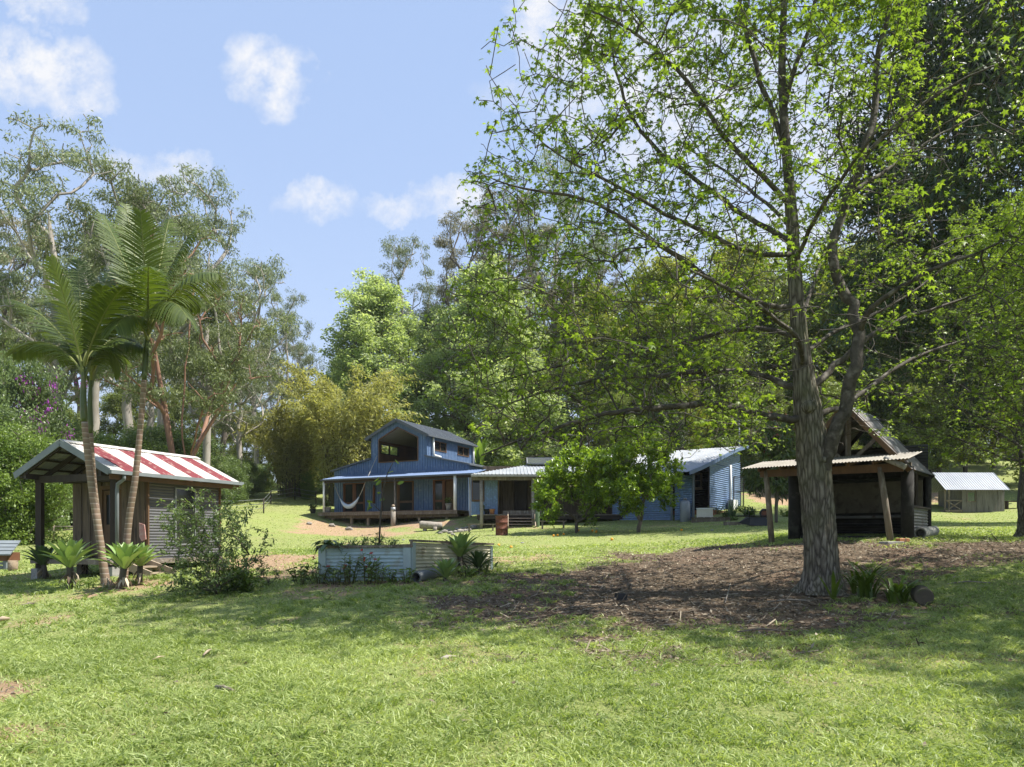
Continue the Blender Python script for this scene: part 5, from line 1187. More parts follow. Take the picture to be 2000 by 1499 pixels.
# log round, little box, sticks
p = G(1805, 1182); mb = MB(); v = unit(U((.35, .9, .05))); q = p + U((0, 0, .13)); aa = np.linspace(0, 6.283, 26, endpoint=False); mb.tube([q - v * .02, q - v * .0, q + v * .42, q + v * .44], [.13, .145, .15, .13], 22)
o = mb.build('log_round', mat('mossy_log', (.10,.082,.06), (.06,.05,.038), 5, .9, .5, c3=(.09,.10,.045), s3=9), None, loc=p); tag(o, 'short round log lying right of the strap leaf plants', 'log')
p = G(1213, 1172); f_ = Fr(p[0], p[1], (1, .2)); mb = MB()
for x0_, x1_, y0_, y1_ in ((-.09,.09,-.09,-.075), (-.09,-.075,-.075,.09), (.075,.09,-.075,.09), (-.075,.075,.075,.09)): mb.box(f_, x0_, x1_, y0_, y1_, p[2] - .02, p[2] + .12)
o = mb.build('nursery_pot', MT['black_plastic'], None, loc=p); tag(o, 'small square black plastic pot lying on the mulch', 'pot')
def stick(pts, r, m_, label, name='stick', dz=.02, cat='stick'):
    q = [G(*v[:2]) + U((0, 0, dz + (v[2] if len(v) > 2 else 0))) for v in pts]; mb = MB(); mb.tube(q, [r * .7] + [r] * (len(q) - 2) + [r * .5], 6); o = mb.build(name, MT[m_], None, loc=q[0]); tag(o, label, cat)
stick([(1416, 1180), (1421, 1168, .04), (1427, 1150, .1)], .012, 'log_grey', 'pale curved stick poking up from the mulch left of the trunk')
stick([(1498, 1178), (1540, 1177, .03), (1585, 1176)], .014, 'log_grey', 'long pale stick lying just left of the tree base')
stick([(1440, 1237), (1490, 1234, .02), (1545, 1237)], .014, 'timber', 'brown stick at the front edge of the mulch below the trunk')
stick([(985, 1218), (1040, 1212, .02), (1080, 1203)], .014, 'timber', 'forked brown stick on the left part of the mulch')
stick([(1190, 1182), (1120, 1190, .02), (1085, 1196)], .012, 'timber', 'thin brown stick in the shaded mulch left of the black pot')
stick([(422, 1348), (437, 1351, .01), (458, 1356)], .028, 'timber', 'dark piece of bark lying in the sunny grass left of centre', 'bark_piece', .03, 'bark')
stick([(43, 1186), (58, 1183, .01), (72, 1182)], .028, 'timber', 'dark bark piece on the grass in front of the left agave', 'bark_piece', .03, 'bark')
stick([(397, 1285), (405, 1280, .02), (413, 1273)], .016, 'timber_pale', 'short pale stick sticking out of the grass', 'stick', .03)
stick([(298, 1294), (310, 1290, .01), (324, 1287)], .014, 'timber_pale', 'pale bark curl in the grass left of the short stick', 'bark_piece', .03, 'bark')
stick([(-5, 1216), (5, 1215, .02), (18, 1213)], .04, 'timber_pale', 'pale peeled wood chunk at the left picture edge', 'bark_piece', .04, 'bark')
stick([(860, 1292), (872, 1289, .01), (890, 1286)], .03, 'log_grey', 'pale grey bark flake in the half shaded grass', 'bark_piece', .02, 'bark')
stick([(1850, 1143), (1890, 1140, .02), (1935, 1141)], .014, 'log_grey', 'grey twig on the ground at the far right', 'stick', .02)
# rusty drum
p = G(980, 1046); e = empty('rusty_drum', p, 'rusty brown steel drum standing on the lawn before the verandah steps', 'drum'); mb = MB()
mb.lathe(p - U((0, 0, .05)), [(.27, 0), (.285, .02), (.285, .06), (.28, .07), (.28, .33), (.295, .345), (.28, .36), (.28, .62), (.295, .635), (.28, .65), (.28, .9), (.29, .91), (.29, .93), (.265, .93), (.262, .5)], 24); mb.build('body', MT['rust'], e)
# cactus, bench, plank, log seat, rocks
p = l.p(l.A(1049.5, -.9), -.9, 0); p[2] = gz(p[0], p[1]); e = empty('cactus', p, 'tall ribbed green column cactus right of the verandah steps', 'cactus'); zt = CZ + (HZ - 979) / F * p[1]
def ribtube(pts, rad, n=9):
    mb = MB(); pts = np.array(pts); aa = np.linspace(0, 6.283, n * 4, endpoint=False); rr_ = 1 + .16 * np.cos(aa * n); V = []
    for q, r0 in zip(pts, rad): V += [q + U((math.cos(a) * r0 * x, math.sin(a) * r0 * x, 0)) for a, x in zip(aa, rr_)]
    m_ = len(aa); mb.add(V, [(i*m_+j, i*m_+(j+1) % m_, (i+1)*m_+(j+1) % m_, (i+1)*m_+j) for i in range(len(pts)-1) for j in range(m_)] + [tuple((len(pts)-1)*m_ + j for j in range(m_))], True); return mb
MT['cactus'] = mat('cactus_skin', (.12,.18,.095), (.09,.14,.075), 4, .6)
H_ = zt - p[2]; mb = ribtube([p - U((0, 0, .1)), p + U((0, 0, .4)), p + U((.0, 0, H_ * .55)), p + U((0, 0, H_ * .62)), p + U((-.03, 0, H_ * .75)), p + U((-.05, 0, H_ * .95)), p + U((-.05, 0, H_))], [.10, .115, .11, .08, .07, .07, .03]); mb.build('column', MT['cactus'], e)
mb = ribtube([p + U((.08, 0, H_ * .6)), p + U((.09, 0, H_ * .72)), p + U((.09, 0, H_ * .88)), p + U((.09, 0, H_ * .93))], [.06, .08, .08, .03]); mb.build('side_arm', MT['cactus'], e)
def bench(px0, px1, ytop, Y, label, m_='deck', name='bench', legs=.35):
    q0, q1 = P(px0, ytop, Y), P(px1, ytop, Y); e = empty(name, ((q0[0]+q1[0])/2, Y, gz((q0[0]+q1[0])/2, Y)), label, 'bench'); f_ = Fr(q0[0], Y, (1, 0)); L_ = q1[0] - q0[0]
    mb = MB(); mb.box(f_, 0, L_, -.16, .16, q0[2] - .05, q0[2]); mb.build('seat', MT[m_], e)
    for a in (.1, L_ - .18): g = gz(q0[0] + a, Y); mb = MB(); mb.box(f_, a, a + .08, -.13, .13, g - .1, q0[2] - .05); mb.build('leg', MT[m_], e)
bench(1054, 1106, 1017.5, 38.6, 'low timber bench right of the cactus'); bench(911, 968, 1023.5, 38.9, 'long thin plank bench left of the rusty drum', 'timber')
q0, q1 = G(823, 1038), G(858, 1036); e = empty('log_bench', (q0 + q1) / 2, 'pale squared log seat resting on two short rounds before the deck', 'log seat'); mb = MB(); mb.tube([q0 + U((-.1, 0, .37)), q0 + U((0.0, 0, .37)), q1 + U((.1, .2, .25)), q1 + U((.15, .2, .25))], [.2, .23, .2, .17], 10); mb.build('seat', MT['log_grey'], e)
for q in (q0 + U((.2, 0, 0)), q1 - U((.25, 0, 0))): mb = MB(); mb.tube([q - U((0, 0, .1)), q + U((0, 0, .2))], .12, 9); mb.build('leg', MT['log_grey'], e)
def rock(p, r, seed):
    r_ = np.random.default_rng(seed); mb = MB(); n = 8; V = []
    for i in range(6):
        t = i / 5 * math.pi
        for j in range(n): a = j / n * 6.283; q = r * (1 + r_.normal() * .13); V.append(p + U((q * math.sin(t) * math.cos(a) * 1.25, q * math.sin(t) * math.sin(a), -q * .7 * math.cos(t) + r * .4)))
    mb.add(V, [(i*n+j, i*n+(j+1) % n, (i+1)*n+(j+1) % n, (i+1)*n+j) for i in range(5) for j in range(n)]); return mb.build('rock', MT['rock'], None, loc=p)
for i, (px, py, r) in enumerate([(868,1041,.16),(880,1043,.14),(889,1041,.12),(899,1040,.16),(908,1039,.14),(916,1037,.12),(925,1033,.2),(876,1037,.1),(893,1036,.12),(912,1033,.12),(885,1046,.09),(648,1029,.2),(682,1036,.2),(604,1025,.16),(860,1043,.1),(903,1034,.1)]):
    tag(rock(G(px, py), r, i), 'brown grey stone in the loose row before the blue house deck', 'rock', 'stones before the deck')
_, tp = pot(951, 1005, .25, .17, .3, 'black_plastic', 'dark blue black pot on the low verandah edge', l, LD); _, tp = pot(961, 1005, .25, .17, .3, 'terracotta', 'terracotta pot beside the dark pot on the verandah edge', l, LD); _, tp3 = pot(941, 1005, .3, .09, .2, 'terracotta', 'small orange pot at the left end of the low verandah', l, LD)
for i, (q, lab) in enumerate([(POTS[0], 'green plant growing in the grey pot on the deck'), (POTS[1], 'small plant in the pale stone pot'), (tp3, 'spiky plant in the small orange pot')]):
    o = herb('potted_plant', lab, 9, .4, 160 + i, 'shrub', .2, .15); o.location = tuple(q)
o = herb('potted_plant', 'dark bushy plant in the black pot left of the deck', 14, .35, 165, 'dark', .2, .14); p = h.p(h.A(611, -.05), -.05, DK + .2); o.location = tuple(p)
# cream box on pallet, pavers, wheelbarrow
p = G(1380, 1019); p[1] = min(p[1], 38.5); p = U((*P(1377, 0, 37.8)[:2], 0)); p[2] = gz(p[0], p[1]); f_ = Fr(p[0], p[1], (.95, -.3))
e = empty('pallet', p, 'low timber pallet on the grass before the curved roof cabin', 'pallet'); mb = MB()
for k_ in range(6): mb.box(f_, -.65 + k_ * .33, -.65 + k_ * .33 + .24, -.5, .5, p[2] + .16, p[2] + .19)
for d_ in (-.45, 0, .38): mb.box(f_, -.65, 1.25, d_, d_ + .09, p[2] - .1, p[2] + .16)
mb.build('slats', MT['timber'], e); zb = p[2] + .195
e = empty('foam_box', f_.p(.0, 0, zb), 'cream white box sitting on the pallet', 'box'); mb = MB(); mb.box(f_, -.4, .38, -.25, .25, zb, zb + .42); mb.build('body', mat('cream_paint', (.72,.68,.58), (.66,.62,.52), 3, .6), e); mb = MB(); mb.box(f_, -.42, .4, -.27, .27, zb + .42, zb + .47); mb.build('lid', MT['white_paint'], e)
p = G(1480, 1027); f_ = Fr(p[0], p[1], (1, .1)); g = p[2]
e = empty('wheelbarrow', p, 'black wheelbarrow lying upside down with its red hubbed wheel in the air', 'wheelbarrow'); mb = MB()
mb.hexa([f_.p(-.5, -.33, g + .0), f_.p(.42, -.36, g - .02), f_.p(.42, .36, g - .02), f_.p(-.72, .33, g + .12), f_.p(-.42, -.2, g + .36), f_.p(.25, -.2, g + .36), f_.p(.25, .2, g + .36), f_.p(-.42, .2, g + .36)]); mb.build('tray', MT['black_plastic'], e)
mb = MB()
for d_ in (-.24, .24):
    mb.tube([f_.p(-.95, d_, g + .4), f_.p(.25, d_, g + .4), f_.p(.5, d_ * .3, g + .4)], .02, 6); mb.tube([f_.p(-.48, d_, g + .4), f_.p(-.42, d_, g + .78), f_.p(-.34, d_, g + .78), f_.p(-.24, d_, g + .4)], .016, 6)
mb.tube([f_.p(-.42, -.24, g + .6), f_.p(.2, 0, g + .58)], .015, 6); mb.build('frame', MT['rust'] if 0 else MT['soot'], e)
w_ = f_.p(.28, 0, g + .5); mb = MB(); aa = np.linspace(0, 6.283, 25); ring = [w_ + f_.w * math.cos(a) * .17 + U((0, 0, math.sin(a) * .17)) for a in aa]; mb.tube(ring, .045, 8, caps=False); wh = mb.build('wheel', MT['black_plastic'], e)
mb = MB(); mb.tube([w_ - f_.u * .04, w_ + f_.u * .04], .13, 16); mb.build('hub', MT['rust'], wh)
q = G(1440, 1025); f2 = Fr(q[0], q[1], (1, .02)); mb = MB(); mb.box(f2, -.6, .9, -.12, .12, q[2] - .05, q[2] + .13); o = mb.build('sleeper', MT['timber'], None, loc=q); tag(o, 'dark timber sleeper on the grass left of the wheelbarrow', 'sleeper')
# left edge kennel and log stump
p = P(-8, 1112, 22); p[2] = gz(p[0], 22); f_ = Fr(p[0], 22, (1, .0)); e = empty('kennel', p, 'little wooden kennel with a sloping grey lid at the left picture edge', 'kennel'); zz = p[2]
mb = MB(); mb.box(f_, -.45, .32, 0, .6, zz + .25, zz + .5); mb.build('box', MT['timber_red'], e)
mb = MB(); mb.hexa([f_.p(-.55, -.15, zz + .42), f_.p(.52, -.15, zz + .42), f_.p(.40, .5, zz + .82), f_.p(-.55, .5, zz + .82), f_.p(-.55, -.15, zz + .46), f_.p(.52, -.15, zz + .46), f_.p(.40, .5, zz + .86), f_.p(-.55, .5, zz + .86)])
for t in (.25, .5, .75): mb.beam(f_.p(-.56, -.15 + .65 * t, zz + .465 + .4 * t), f_.p(.53 - .12 * t, -.15 + .65 * t, zz + .465 + .4 * t), .03, .02)
mb.build('lid', MT['trim_grey'], e); mb = MB()
for a in (-.45, .2): mb.box(f_, a, a + .1, .0, .55, zz - .1, zz + .25)
mb.box(f_, -.35, .2, -.02, .02, zz + .02, zz + .1); mb.box(f_, -.35, .2, -.02, .02, zz + .14, zz + .21); mb.build('leg', MT['trim_grey'], e)
p = G(25, 1114); mb = MB(); mb.lathe(p - U((0, 0, .08)), [(.14, 0), (.13, .15), (.132, .36), (.12, .365)], 14); o = mb.build('log_stump', MT['log'], None, loc=p); tag(o, 'short pale log stump standing beside the kennel', 'stump')
# oranges under the citrus
for i, (px, py) in enumerate([(1089,1048),(1101,1046),(1130,1038),(1157,1039),(1164,1042),(974,1068),(998,1072),(1195,1056),(1331,1038),(1165,1040),(1081,1049)]):
    p = G(px, py); mb = MB(); mb.lathe(p, [(.005, 0), (.04, .012), (.055, .05), (.042, .088), (.006, .1)], 10); tag(mb.build('orange', MT['orange'], None, loc=p), 'fallen orange lying on the sunny lawn near the citrus trees', 'orange', 'fallen oranges')
# white chips on the lawn
for i, (px, py) in enumerate([(1166,1034),(1391,1037),(788,1056),(1020,1062)]):
    p = G(px, py); tag(rock(p, .05, 300 + i), 'pale stone chip on the grass near the citrus trees and house', 'stone', 'pale stones on the lawn').data.materials[0] = MT['concrete']
# wire fence on the left hill
FP = [G(px, py) for px, py in [(430, 1010), (515, 1003), (529, 985), (576, 977), (617, 985)]]
fe = empty('wire_fence', FP[1], 'post and wire fence across the grass slope left of the blue house', 'fence')
for p in FP[1:]: mb = MB(); mb.tube([p - U((0, 0, .2)), p + U((0, 0, 1.0))], .045, 6); mb.build('post', MT['timber_dark'], fe)
mb = MB()
for z in (.35, .65, .95):
    for q0, q1 in zip(FP, FP[1:]): mb.tube([q0 + U((0, 0, z)), (q0 + q1) / 2 + U((0, 0, z - .04)), q1 + U((0, 0, z))], .012, 4, caps=False)
mb.build('wire', MT['grey_metal'], fe)
q0, q1 = P(105, 1029, 34), P(152, 1029, 34); fe = empty('rail_fence', U((q0[0], 34, gz(q0[0], 34))), 'thin pale rail fence seen through the shed porch', 'fence'); mb = MB()
for z in (0, -.14): mb.tube([q0 - U((.6, 0, -z)), q1 + U((1.2, 0, z))], .025, 5)
mb.build('rail', MT['log_grey'], fe)
for t in (0, 1): q = q0 + (q1 - q0) * t; mb = MB(); mb.tube([U((q[0], 34, gz(q[0], 34) - .1)), q + U((0, 0, .08))], .05, 6); mb.build('post', MT['timber'], fe)
# ================================================================== PALMS
def frond(root, c, tip, sag, Lf, seed, droop=.5, tint0=.45, ns=56, up_hint=None):
    """rachis from the crown to a tip, leaflets in two rows"""
    r_ = np.random.default_rng(seed); c = U(c); tip = U(tip); ctrl = c + (tip - c) * .5 + U((0, 0, 1.)) * sag
    def bz(t): t = np.asarray(t)[:, None]; return (1-t)**2 * c + 2*t*(1-t) * ctrl + t**2 * tip
    tr_ = np.linspace(0, 1, 12); mb = MB(); q = bz(tr_); mb.tube(q, np.interp(tr_, [0, .15, 1], [.045, .022, .005]), 5, caps=False)
    f = Fol(); t = np.linspace(.13, .995, ns); p = bz(t); d = unit(np.gradient(p, axis=0))
    h_ = unit(tip - c); sidev = np.cross(h_, U((0, 0, 1.)));
    if np.linalg.norm(sidev) < .25: sidev = U((1., 0, 0))
    if up_hint is not None: sidev = U(up_hint)
    sidev = unit(sidev); prof = np.interp(t, [.1, .3, .7, .9, 1], [.45, 1, .95, .6, .28])
    for sg in (-1, 1):
        n = len(t); sd = unit(np.cross(d, np.cross(sidev[None] * sg, d)))
        ax = unit(sd * 1.0 + d * (.55 + .5 * t[:, None]) + np.stack([np.zeros(n), np.zeros(n), -.12 + r_.normal(0, .1, n)], -1))
        L_ = Lf * prof * r_.uniform(.9, 1.08, n); k = 5; s_ = np.linspace(0, 1, k)
        cc = p[:, None] + ax[:, None] * (L_[:, None] * s_)[..., None]; cc[..., 2] -= droop * L_[:, None] * s_ ** 2.2
        nr = unit(np.cross(ax, d)); wv = unit(np.cross(nr, ax)) * 1.0; wid = .019 * np.interp(s_, [0, .3, .7, 1], [.7, 1, .8, .06])
        V = np.stack([cc - wv[:, None] * wid[None, :, None], cc + wv[:, None] * wid[None, :, None]], 2)     # n,k,2,3
        tt = np.clip(r_.normal(tint0, .14, n), 0, 1)
        for i in range(n): f.grid(V[i], k, 2, tt[i])
    mb.build('frond_stalk', MT['palm_stalk'], root)
    return f.build('frond', LF['palm'], root)
MT['palm_stalk'] = mat('palm_stalk', (.19,.20,.06), (.13,.15,.045), 3, .5)
MT['palm_shaft'] = mat('palm_crownshaft', (.085,.11,.035), (.055,.075,.025), 2, .35, stretch=(1,1,.3), c3=(.14,.12,.05), s3=6)
def trunkmat():
    m, nt_, o_ = nt_new('ringed_palm_trunk'); L_ = nt_.links.new; t_ = N(nt_, 'ShaderNodeTexCoord'); sp = N(nt_, 'ShaderNodeSeparateXYZ'); L_(t_.outputs['Object'], sp.inputs[0])
    nz_ = N(nt_, 'ShaderNodeTexNoise', i_Scale=2.5, i_Detail=3); L_(t_.outputs['Object'], nz_.inputs['Vector'])
    a = N(nt_, 'ShaderNodeMath', operation='MULTIPLY_ADD'); a.inputs[1].default_value = .05; L_(nz_.outputs['Fac'], a.inputs[0]); L_(sp.outputs[2], a.inputs[2])
    b_ = N(nt_, 'ShaderNodeMath', operation='MULTIPLY'); b_.inputs[1].default_value = 8.3; L_(a.outputs[0], b_.inputs[0]); fr_ = N(nt_, 'ShaderNodeMath', operation='FRACT'); L_(b_.outputs[0], fr_.inputs[0])
    r = N(nt_, 'ShaderNodeValToRGB'); e = r.color_ramp.elements; e[0].position = 0; e[0].color = (.42,.36,.29,1); e[1].position = .12; e[1].color = (.20,.14,.095,1); e.new(.9).color = (.27,.19,.13,1); e.new(.97).color = (.40,.34,.28,1); L_(fr_.outputs[0], r.inputs[0])
    n2_ = N(nt_, 'ShaderNodeTexNoise', i_Scale=7, i_Detail=6); L_(t_.outputs['Object'], n2_.inputs['Vector'])
    mx = N(nt_, 'ShaderNodeMix', data_type='RGBA', blend_type='MULTIPLY'); mx.inputs[0].default_value = .6; L_(r.outputs[0], mx.inputs[6]); L_(n2_.outputs['Color'], mx.inputs[7])
    mg = N(nt_, 'ShaderNodeMix', data_type='RGBA'); mg.inputs[0].default_value = .45; L_(r.outputs[0], mg.inputs[6]); L_(mx.outputs[2], mg.inputs[7])
    p_ = N(nt_, 'ShaderNodeBsdfPrincipled'); p_.inputs['Roughness'].default_value = .85; L_(mg.outputs[2], p_.inputs['Base Color'])
    bp_ = N(nt_, 'ShaderNodeBump', i_Strength=.5, i_Distance=.02); L_(fr_.outputs[0], bp_.inputs['Height']); L_(bp_.outputs[0], p_.inputs['Normal']); L_(p_.outputs[0], o_.inputs[0]); return m
MT['palm_trunk'] = trunkmat()
def palm(label, pts, Y, rad, shaft0, fr_tips, seed, Yb=None):
    w_ = [P(px, py, Y) for px, py in pts]; base = w_[0].copy(); base[2] = gz(base[0], base[1]) - .1; w_[0] = base
    root = empty('palm_tree', base, label, 'palm'); w_ = np.array(w_)
    # smooth the trunk line
    t = np.linspace(0, len(w_) - 1, 40); q = np.stack([np.interp(t, range(len(w_)), w_[:, i]) for i in range(3)], -1)
    for _ in range(4): q[1:-1] = (q[:-2] + 2 * q[1:-1] + q[2:]) / 4
    r = np.interp(np.linspace(0, 1, 40), [0, .04, .12, .8, 1], [rad * 1.5, rad * 1.25, rad * 1.08, rad * .8, rad * .7])
    ns_ = int(40 * shaft0)
    mb = MB(); mb.tube(q[:ns_ + 1], r[:ns_ + 1], 14); mb.build('trunk', MT['palm_trunk'], root)
    mb = MB(); rs_ = r[ns_:].copy(); k = len(rs_); rs_ *= np.interp(np.linspace(0, 1, k), [0, .15, .6, 1], [.95, 1.18, 1.05, .62]); mb.tube(q[ns_:], rs_, 14); mb.build('crownshaft', MT['palm_shaft'], root)
    c0 = q[-1]
    for i, (px, py, dy, sag, dr) in enumerate(fr_tips):
        tip = P(px, py, Y + dy); o = frond(root, c0 - U((0, 0, .15)) * (i % 3), tip, sag, .62, seed + i, dr, .30 + .35 * ((i * 37) % 10) / 10)
    # dry flower stalks under the crown
    return root
palm('feather palm with the crown lowest and leftmost, its leaning trunk nearest the big agave', [(208,1140),(196,1060),(180,960),(168,860),(163,800),(163,715)], 16.6, .078, .70,
     [(22,585,.8,.55,.25),(100,505,-.6,.3,.2),(152,505,1.2,.25,.2),(245,560,-.7,.55,.3),(25,690,.3,.9,.5),(255,665,1.0,.8,.5),(215,530,1.6,.4,.3),(80,560,2.0,.6,.3),(110,700,1.4,1.0,.5),(235,715,.6,.9,.6)], 500)
palm('thin darker feather palm standing right behind the left palm trunk', [(207,1132),(196,1050),(184,950),(177,850),(175,790),(178,730)], 17.6, .062, .62,
     [(130,545,1,.4,.3),(250,600,1,.6,.4),(80,650,1.4,.8,.5),(280,680,-.5,.8,.6),(200,560,-1,.4,.3),(230,700,2,.9,.6)], 540)
palm('tallest feather palm, its slim trunk leaning right in front of the shed door', [(240,1075),(252,1010),(264,940),(272,860),(279,780),(283,720),(289,640)], 17.2, .072, .76,
     [(200,420,.5,.35,.2),(275,415,-.8,.15,.15),(245,400,1.2,.2,.2),(378,450,.4,.5,.6),(425,535,-.6,.9,.75),(330,430,1.6,.4,.3),(390,590,1.2,.9,.8),(210,520,1.6,.6,.4),(225,640,-1.2,.8,.6),(365,620,-1.4,.9,.8),(290,520,-2.2,.8,.3)], 580)
# dead fibres and small plants round the palm feet
for i, (px, py, hh, lab) in enumerate([(160,1150,.3,'low scrubby weeds at the foot of the left palm'), (222,1148,.35,'dry grassy tuft between the two bright agaves'), (300,1135,.22,'small weeds beside the shed steps')]):
    put(strap('weed_tuft', lab, 30, hh, .02, 700 + i, 'litter' if i == 1 else 'strap', rad=.25, bend=(-.9, .3)), px, py)

# ================================================================== SHRUBS AND SMALL TREES
def shrub(name, label, H, Rr, n, leaf, lsz, seed, nl=10, T=T_OVAL, stems=7, stemm='bark_grey', cat='shrub', low=.12, funnel=.55, droop=0., clump=.16, rtip=.004, trunk=None, fill=1.0, group=None, dome=False, red=0):
    """many stems or one trunk, filled to an uneven outline"""
    global rng
    keep = rng; rng = np.random.default_rng(seed); root = empty(name, (0, 0, 0), label, cat, group)
    nodes = [U((0, 0, -.1)), U((0, 0, .04 * H))]; par = [-1, 0]
    if trunk:
        for q in trunk: nodes.append(U(q, float)); par.append(len(nodes) - 2)
    else:
        for i in range(stems):
            a = i / stems * 6.28 + rng.uniform(-.3, .3); q = rng.uniform(.1, .4) * Rr; nodes.append(U((q * math.cos(a), q * math.sin(a), H * rng.uniform(.2, .4)))); par.append(1)
    # puffs give the lumpy outline
    kp = []; 
    for _ in range(44 if dome else 70):
        t = rng.random(); a = rng.random() * 6.28; prof = (math.sqrt(max(.05, 1 - (2 * t - .75) ** 2 / 1.6)) if dome else (funnel + (1 - funnel) * t) * (1 if t < .8 else 1 - (t - .8) * 2))
        q = Rr * prof * math.sqrt(rng.uniform(.1, 1)); kp.append((q * math.cos(a), q * math.sin(a), H * (low + (1 - low) * t)))
    kp = U(kp); w_ = rng.integers(0, len(kp), n); tg = kp[w_] + rnd(n) * (rng.random(n) ** .5)[:, None] * clump * 2.0 * max(Rr, H * .5)
    tg[:, 2] = np.maximum(tg[:, 2], H * low * .6)
    pos, pr, tips, dirs = grow(nodes, par, tg[np.argsort(np.linalg.norm(tg - U((0, 0, low * H)), axis=1))], seg=H * .06, up=.12, pen=.9, wander=.1)
    rad = radii(pr, rtip, 2.3); mb = MB(); wood(mb, pos, pr, rad); mb.build('trunk' if trunk else 'stems', MT[stemm], root)
    f = Fol(); p = np.repeat(pos[tips], nl, 0); d = np.repeat(dirs, nl, 0); k = len(p); back = rng.random(k)
    p = p - d * (back * clump * 1.2 * max(Rr, .5) * .55)[:, None] + rng.normal(size=(k, 3)) * lsz * .35
    ax = unit(d * .6 + rnd(k) * .9 + U((0, 0, -droop))); up = U((0, 0, 1.)) + rng.normal(size=(k, 3)) * .55
    f.add(T, p, ax, up, lsz * rng.uniform(.55, 1.2, k), np.clip(rng.normal(.4, .2, k) + np.repeat(rng.normal(0, .14, len(tips)), nl) + (p[:, 2] / H - .5) * .25, 0, 1))
    f.build('foliage', LF[leaf], root)
    if red:
        sel = tips[np.argsort(-pos[tips][:, 2] + rng.normal(size=len(tips)) * H * .25)[:red]]; f = Fol(); p = np.repeat(pos[sel], 12, 0); k = len(p)
        f.add(T, p + rng.normal(size=(k, 3)) * lsz * .3, unit(rnd(k) + U((0, 0, -.5))), rnd(k), lsz * .8, rng.random(k)); f.build('new_leaves', LF['redleaf'], root)
    rng = keep; return root
put(shrub('leafy_shrub', 'open light green many stemmed shrub before the grey corrugated shed wall', 1.85, 1.0, 720, 'bush', .072, 11, nl=11, stems=14, funnel=.66, low=.10, clump=.24), 420, 1163)
put(shrub('leafy_shrub', 'low spreading green plant at the right foot of the open shrub', .4, .35, 50, 'shrub', .13, 12, nl=8, stems=5), 472, 1158)
put(shrub('weed_bush', 'wispy small bush on the grass between the shrub and the garden bed', .45, .4, 40, 'bush', .06, 13, nl=6, stems=4), 525, 1145)
ct = [(0, 0, .5), (.08, 0, 1.0)]
put(shrub('citrus_tree', 'left citrus tree with a round glossy green crown before the low house', 3.7, 2.0, 900, 'citrus', .17, 21, nl=18, trunk=ct, low=.15, dome=True, stemm='bark_grey', cat='tree', clump=.13, rtip=.007), 1126, 1041)
put(shrub('citrus_tree', 'right and larger citrus tree with a leaning trunk before the blue cabin', 4.4, 2.05, 1050, 'citrus', .17, 22, nl=18, trunk=[(.1, 0, .5), (.25, 0, 1.2)], low=.17, dome=True, stemm='bark_grey', cat='tree', clump=.13, rtip=.007), 1247, 1040)
o = shrub('mango_tree', 'mango tree with long drooping leaves and red new tips left of the dark shelter', 4.1, 1.0, 300, 'mango', .30, 23, nl=12, T=T_LANCE, trunk=[(0, 0, .6), (.05, 0, 1.4)], low=.36, dome=True, stemm='bark_grey', cat='tree', clump=.14, droop=1.0, rtip=.009, red=14); put(o, 1516, 0, 1.12, 0, Y=34)
# garden plants by the cabin
for i, (px, py, hh, sp, lf, lab, T_, ls) in enumerate([(1400,1005,.8,.6,'bush','bushy dull green plant at the foot of the cabin end wall',T_OVAL,.13),(1418,1010,.5,.4,'shrub','pale green plant left of the air conditioner',T_OVAL,.14),(1452,1000,.5,.5,'shrub','yellow green low plant behind the air conditioner',T_OVAL,.15),(1462,1010,.55,.5,'strap','grassy plant above the upside down wheelbarrow',T_LANCE,.3),(1535,1010,.5,.6,'shrub','low garden plants between the awning post and the dark post',T_OVAL,.16),(1430,1017,.3,.4,'shrub','low lime green plant right of the pallet',T_OVAL,.14)]):
    put(herb('garden_plant', lab, 18, hh * .62, 800 + i, lf, sp * .7, ls * .8, T_, lp=14), px, py)
for px, py, sd, lab in ((1425, 1012, 4, 'upright sword leaved plant before the air conditioner'), (1433, 1015, 5, 'second sword leaved plant nearest the air conditioner foot')): put(strap('sword_plant', lab, 14, 1.0, .07, sd, 'agave_dark', (1.1, 1.5), (.7, 1.2), .1), px, py)
# banana leaves behind the blue house
root = empty('banana_plant', (0, 0, 0), 'pale green banana plant showing behind the right side of the blue house', 'plant'); f = Fol()
for i in range(9): leaf_blade(f, U((0, 0, 2.6)), i * 2.4, 1.45, -.1 + .5 * (i % 3), 2.9, .62, .4 + .05 * i, 9, .3, STR)
f.build('leaves', LF['banana'], root, smooth=True); mb = MB(); mb.tube([(0, 0, -.2), (.05, 0, 1.5), (0, 0, 2.8)], [.2, .16, .1], 8); mb.build('stem', MT['stem'], root); put(root, 937, 0, 1.0, .5, Y=57)

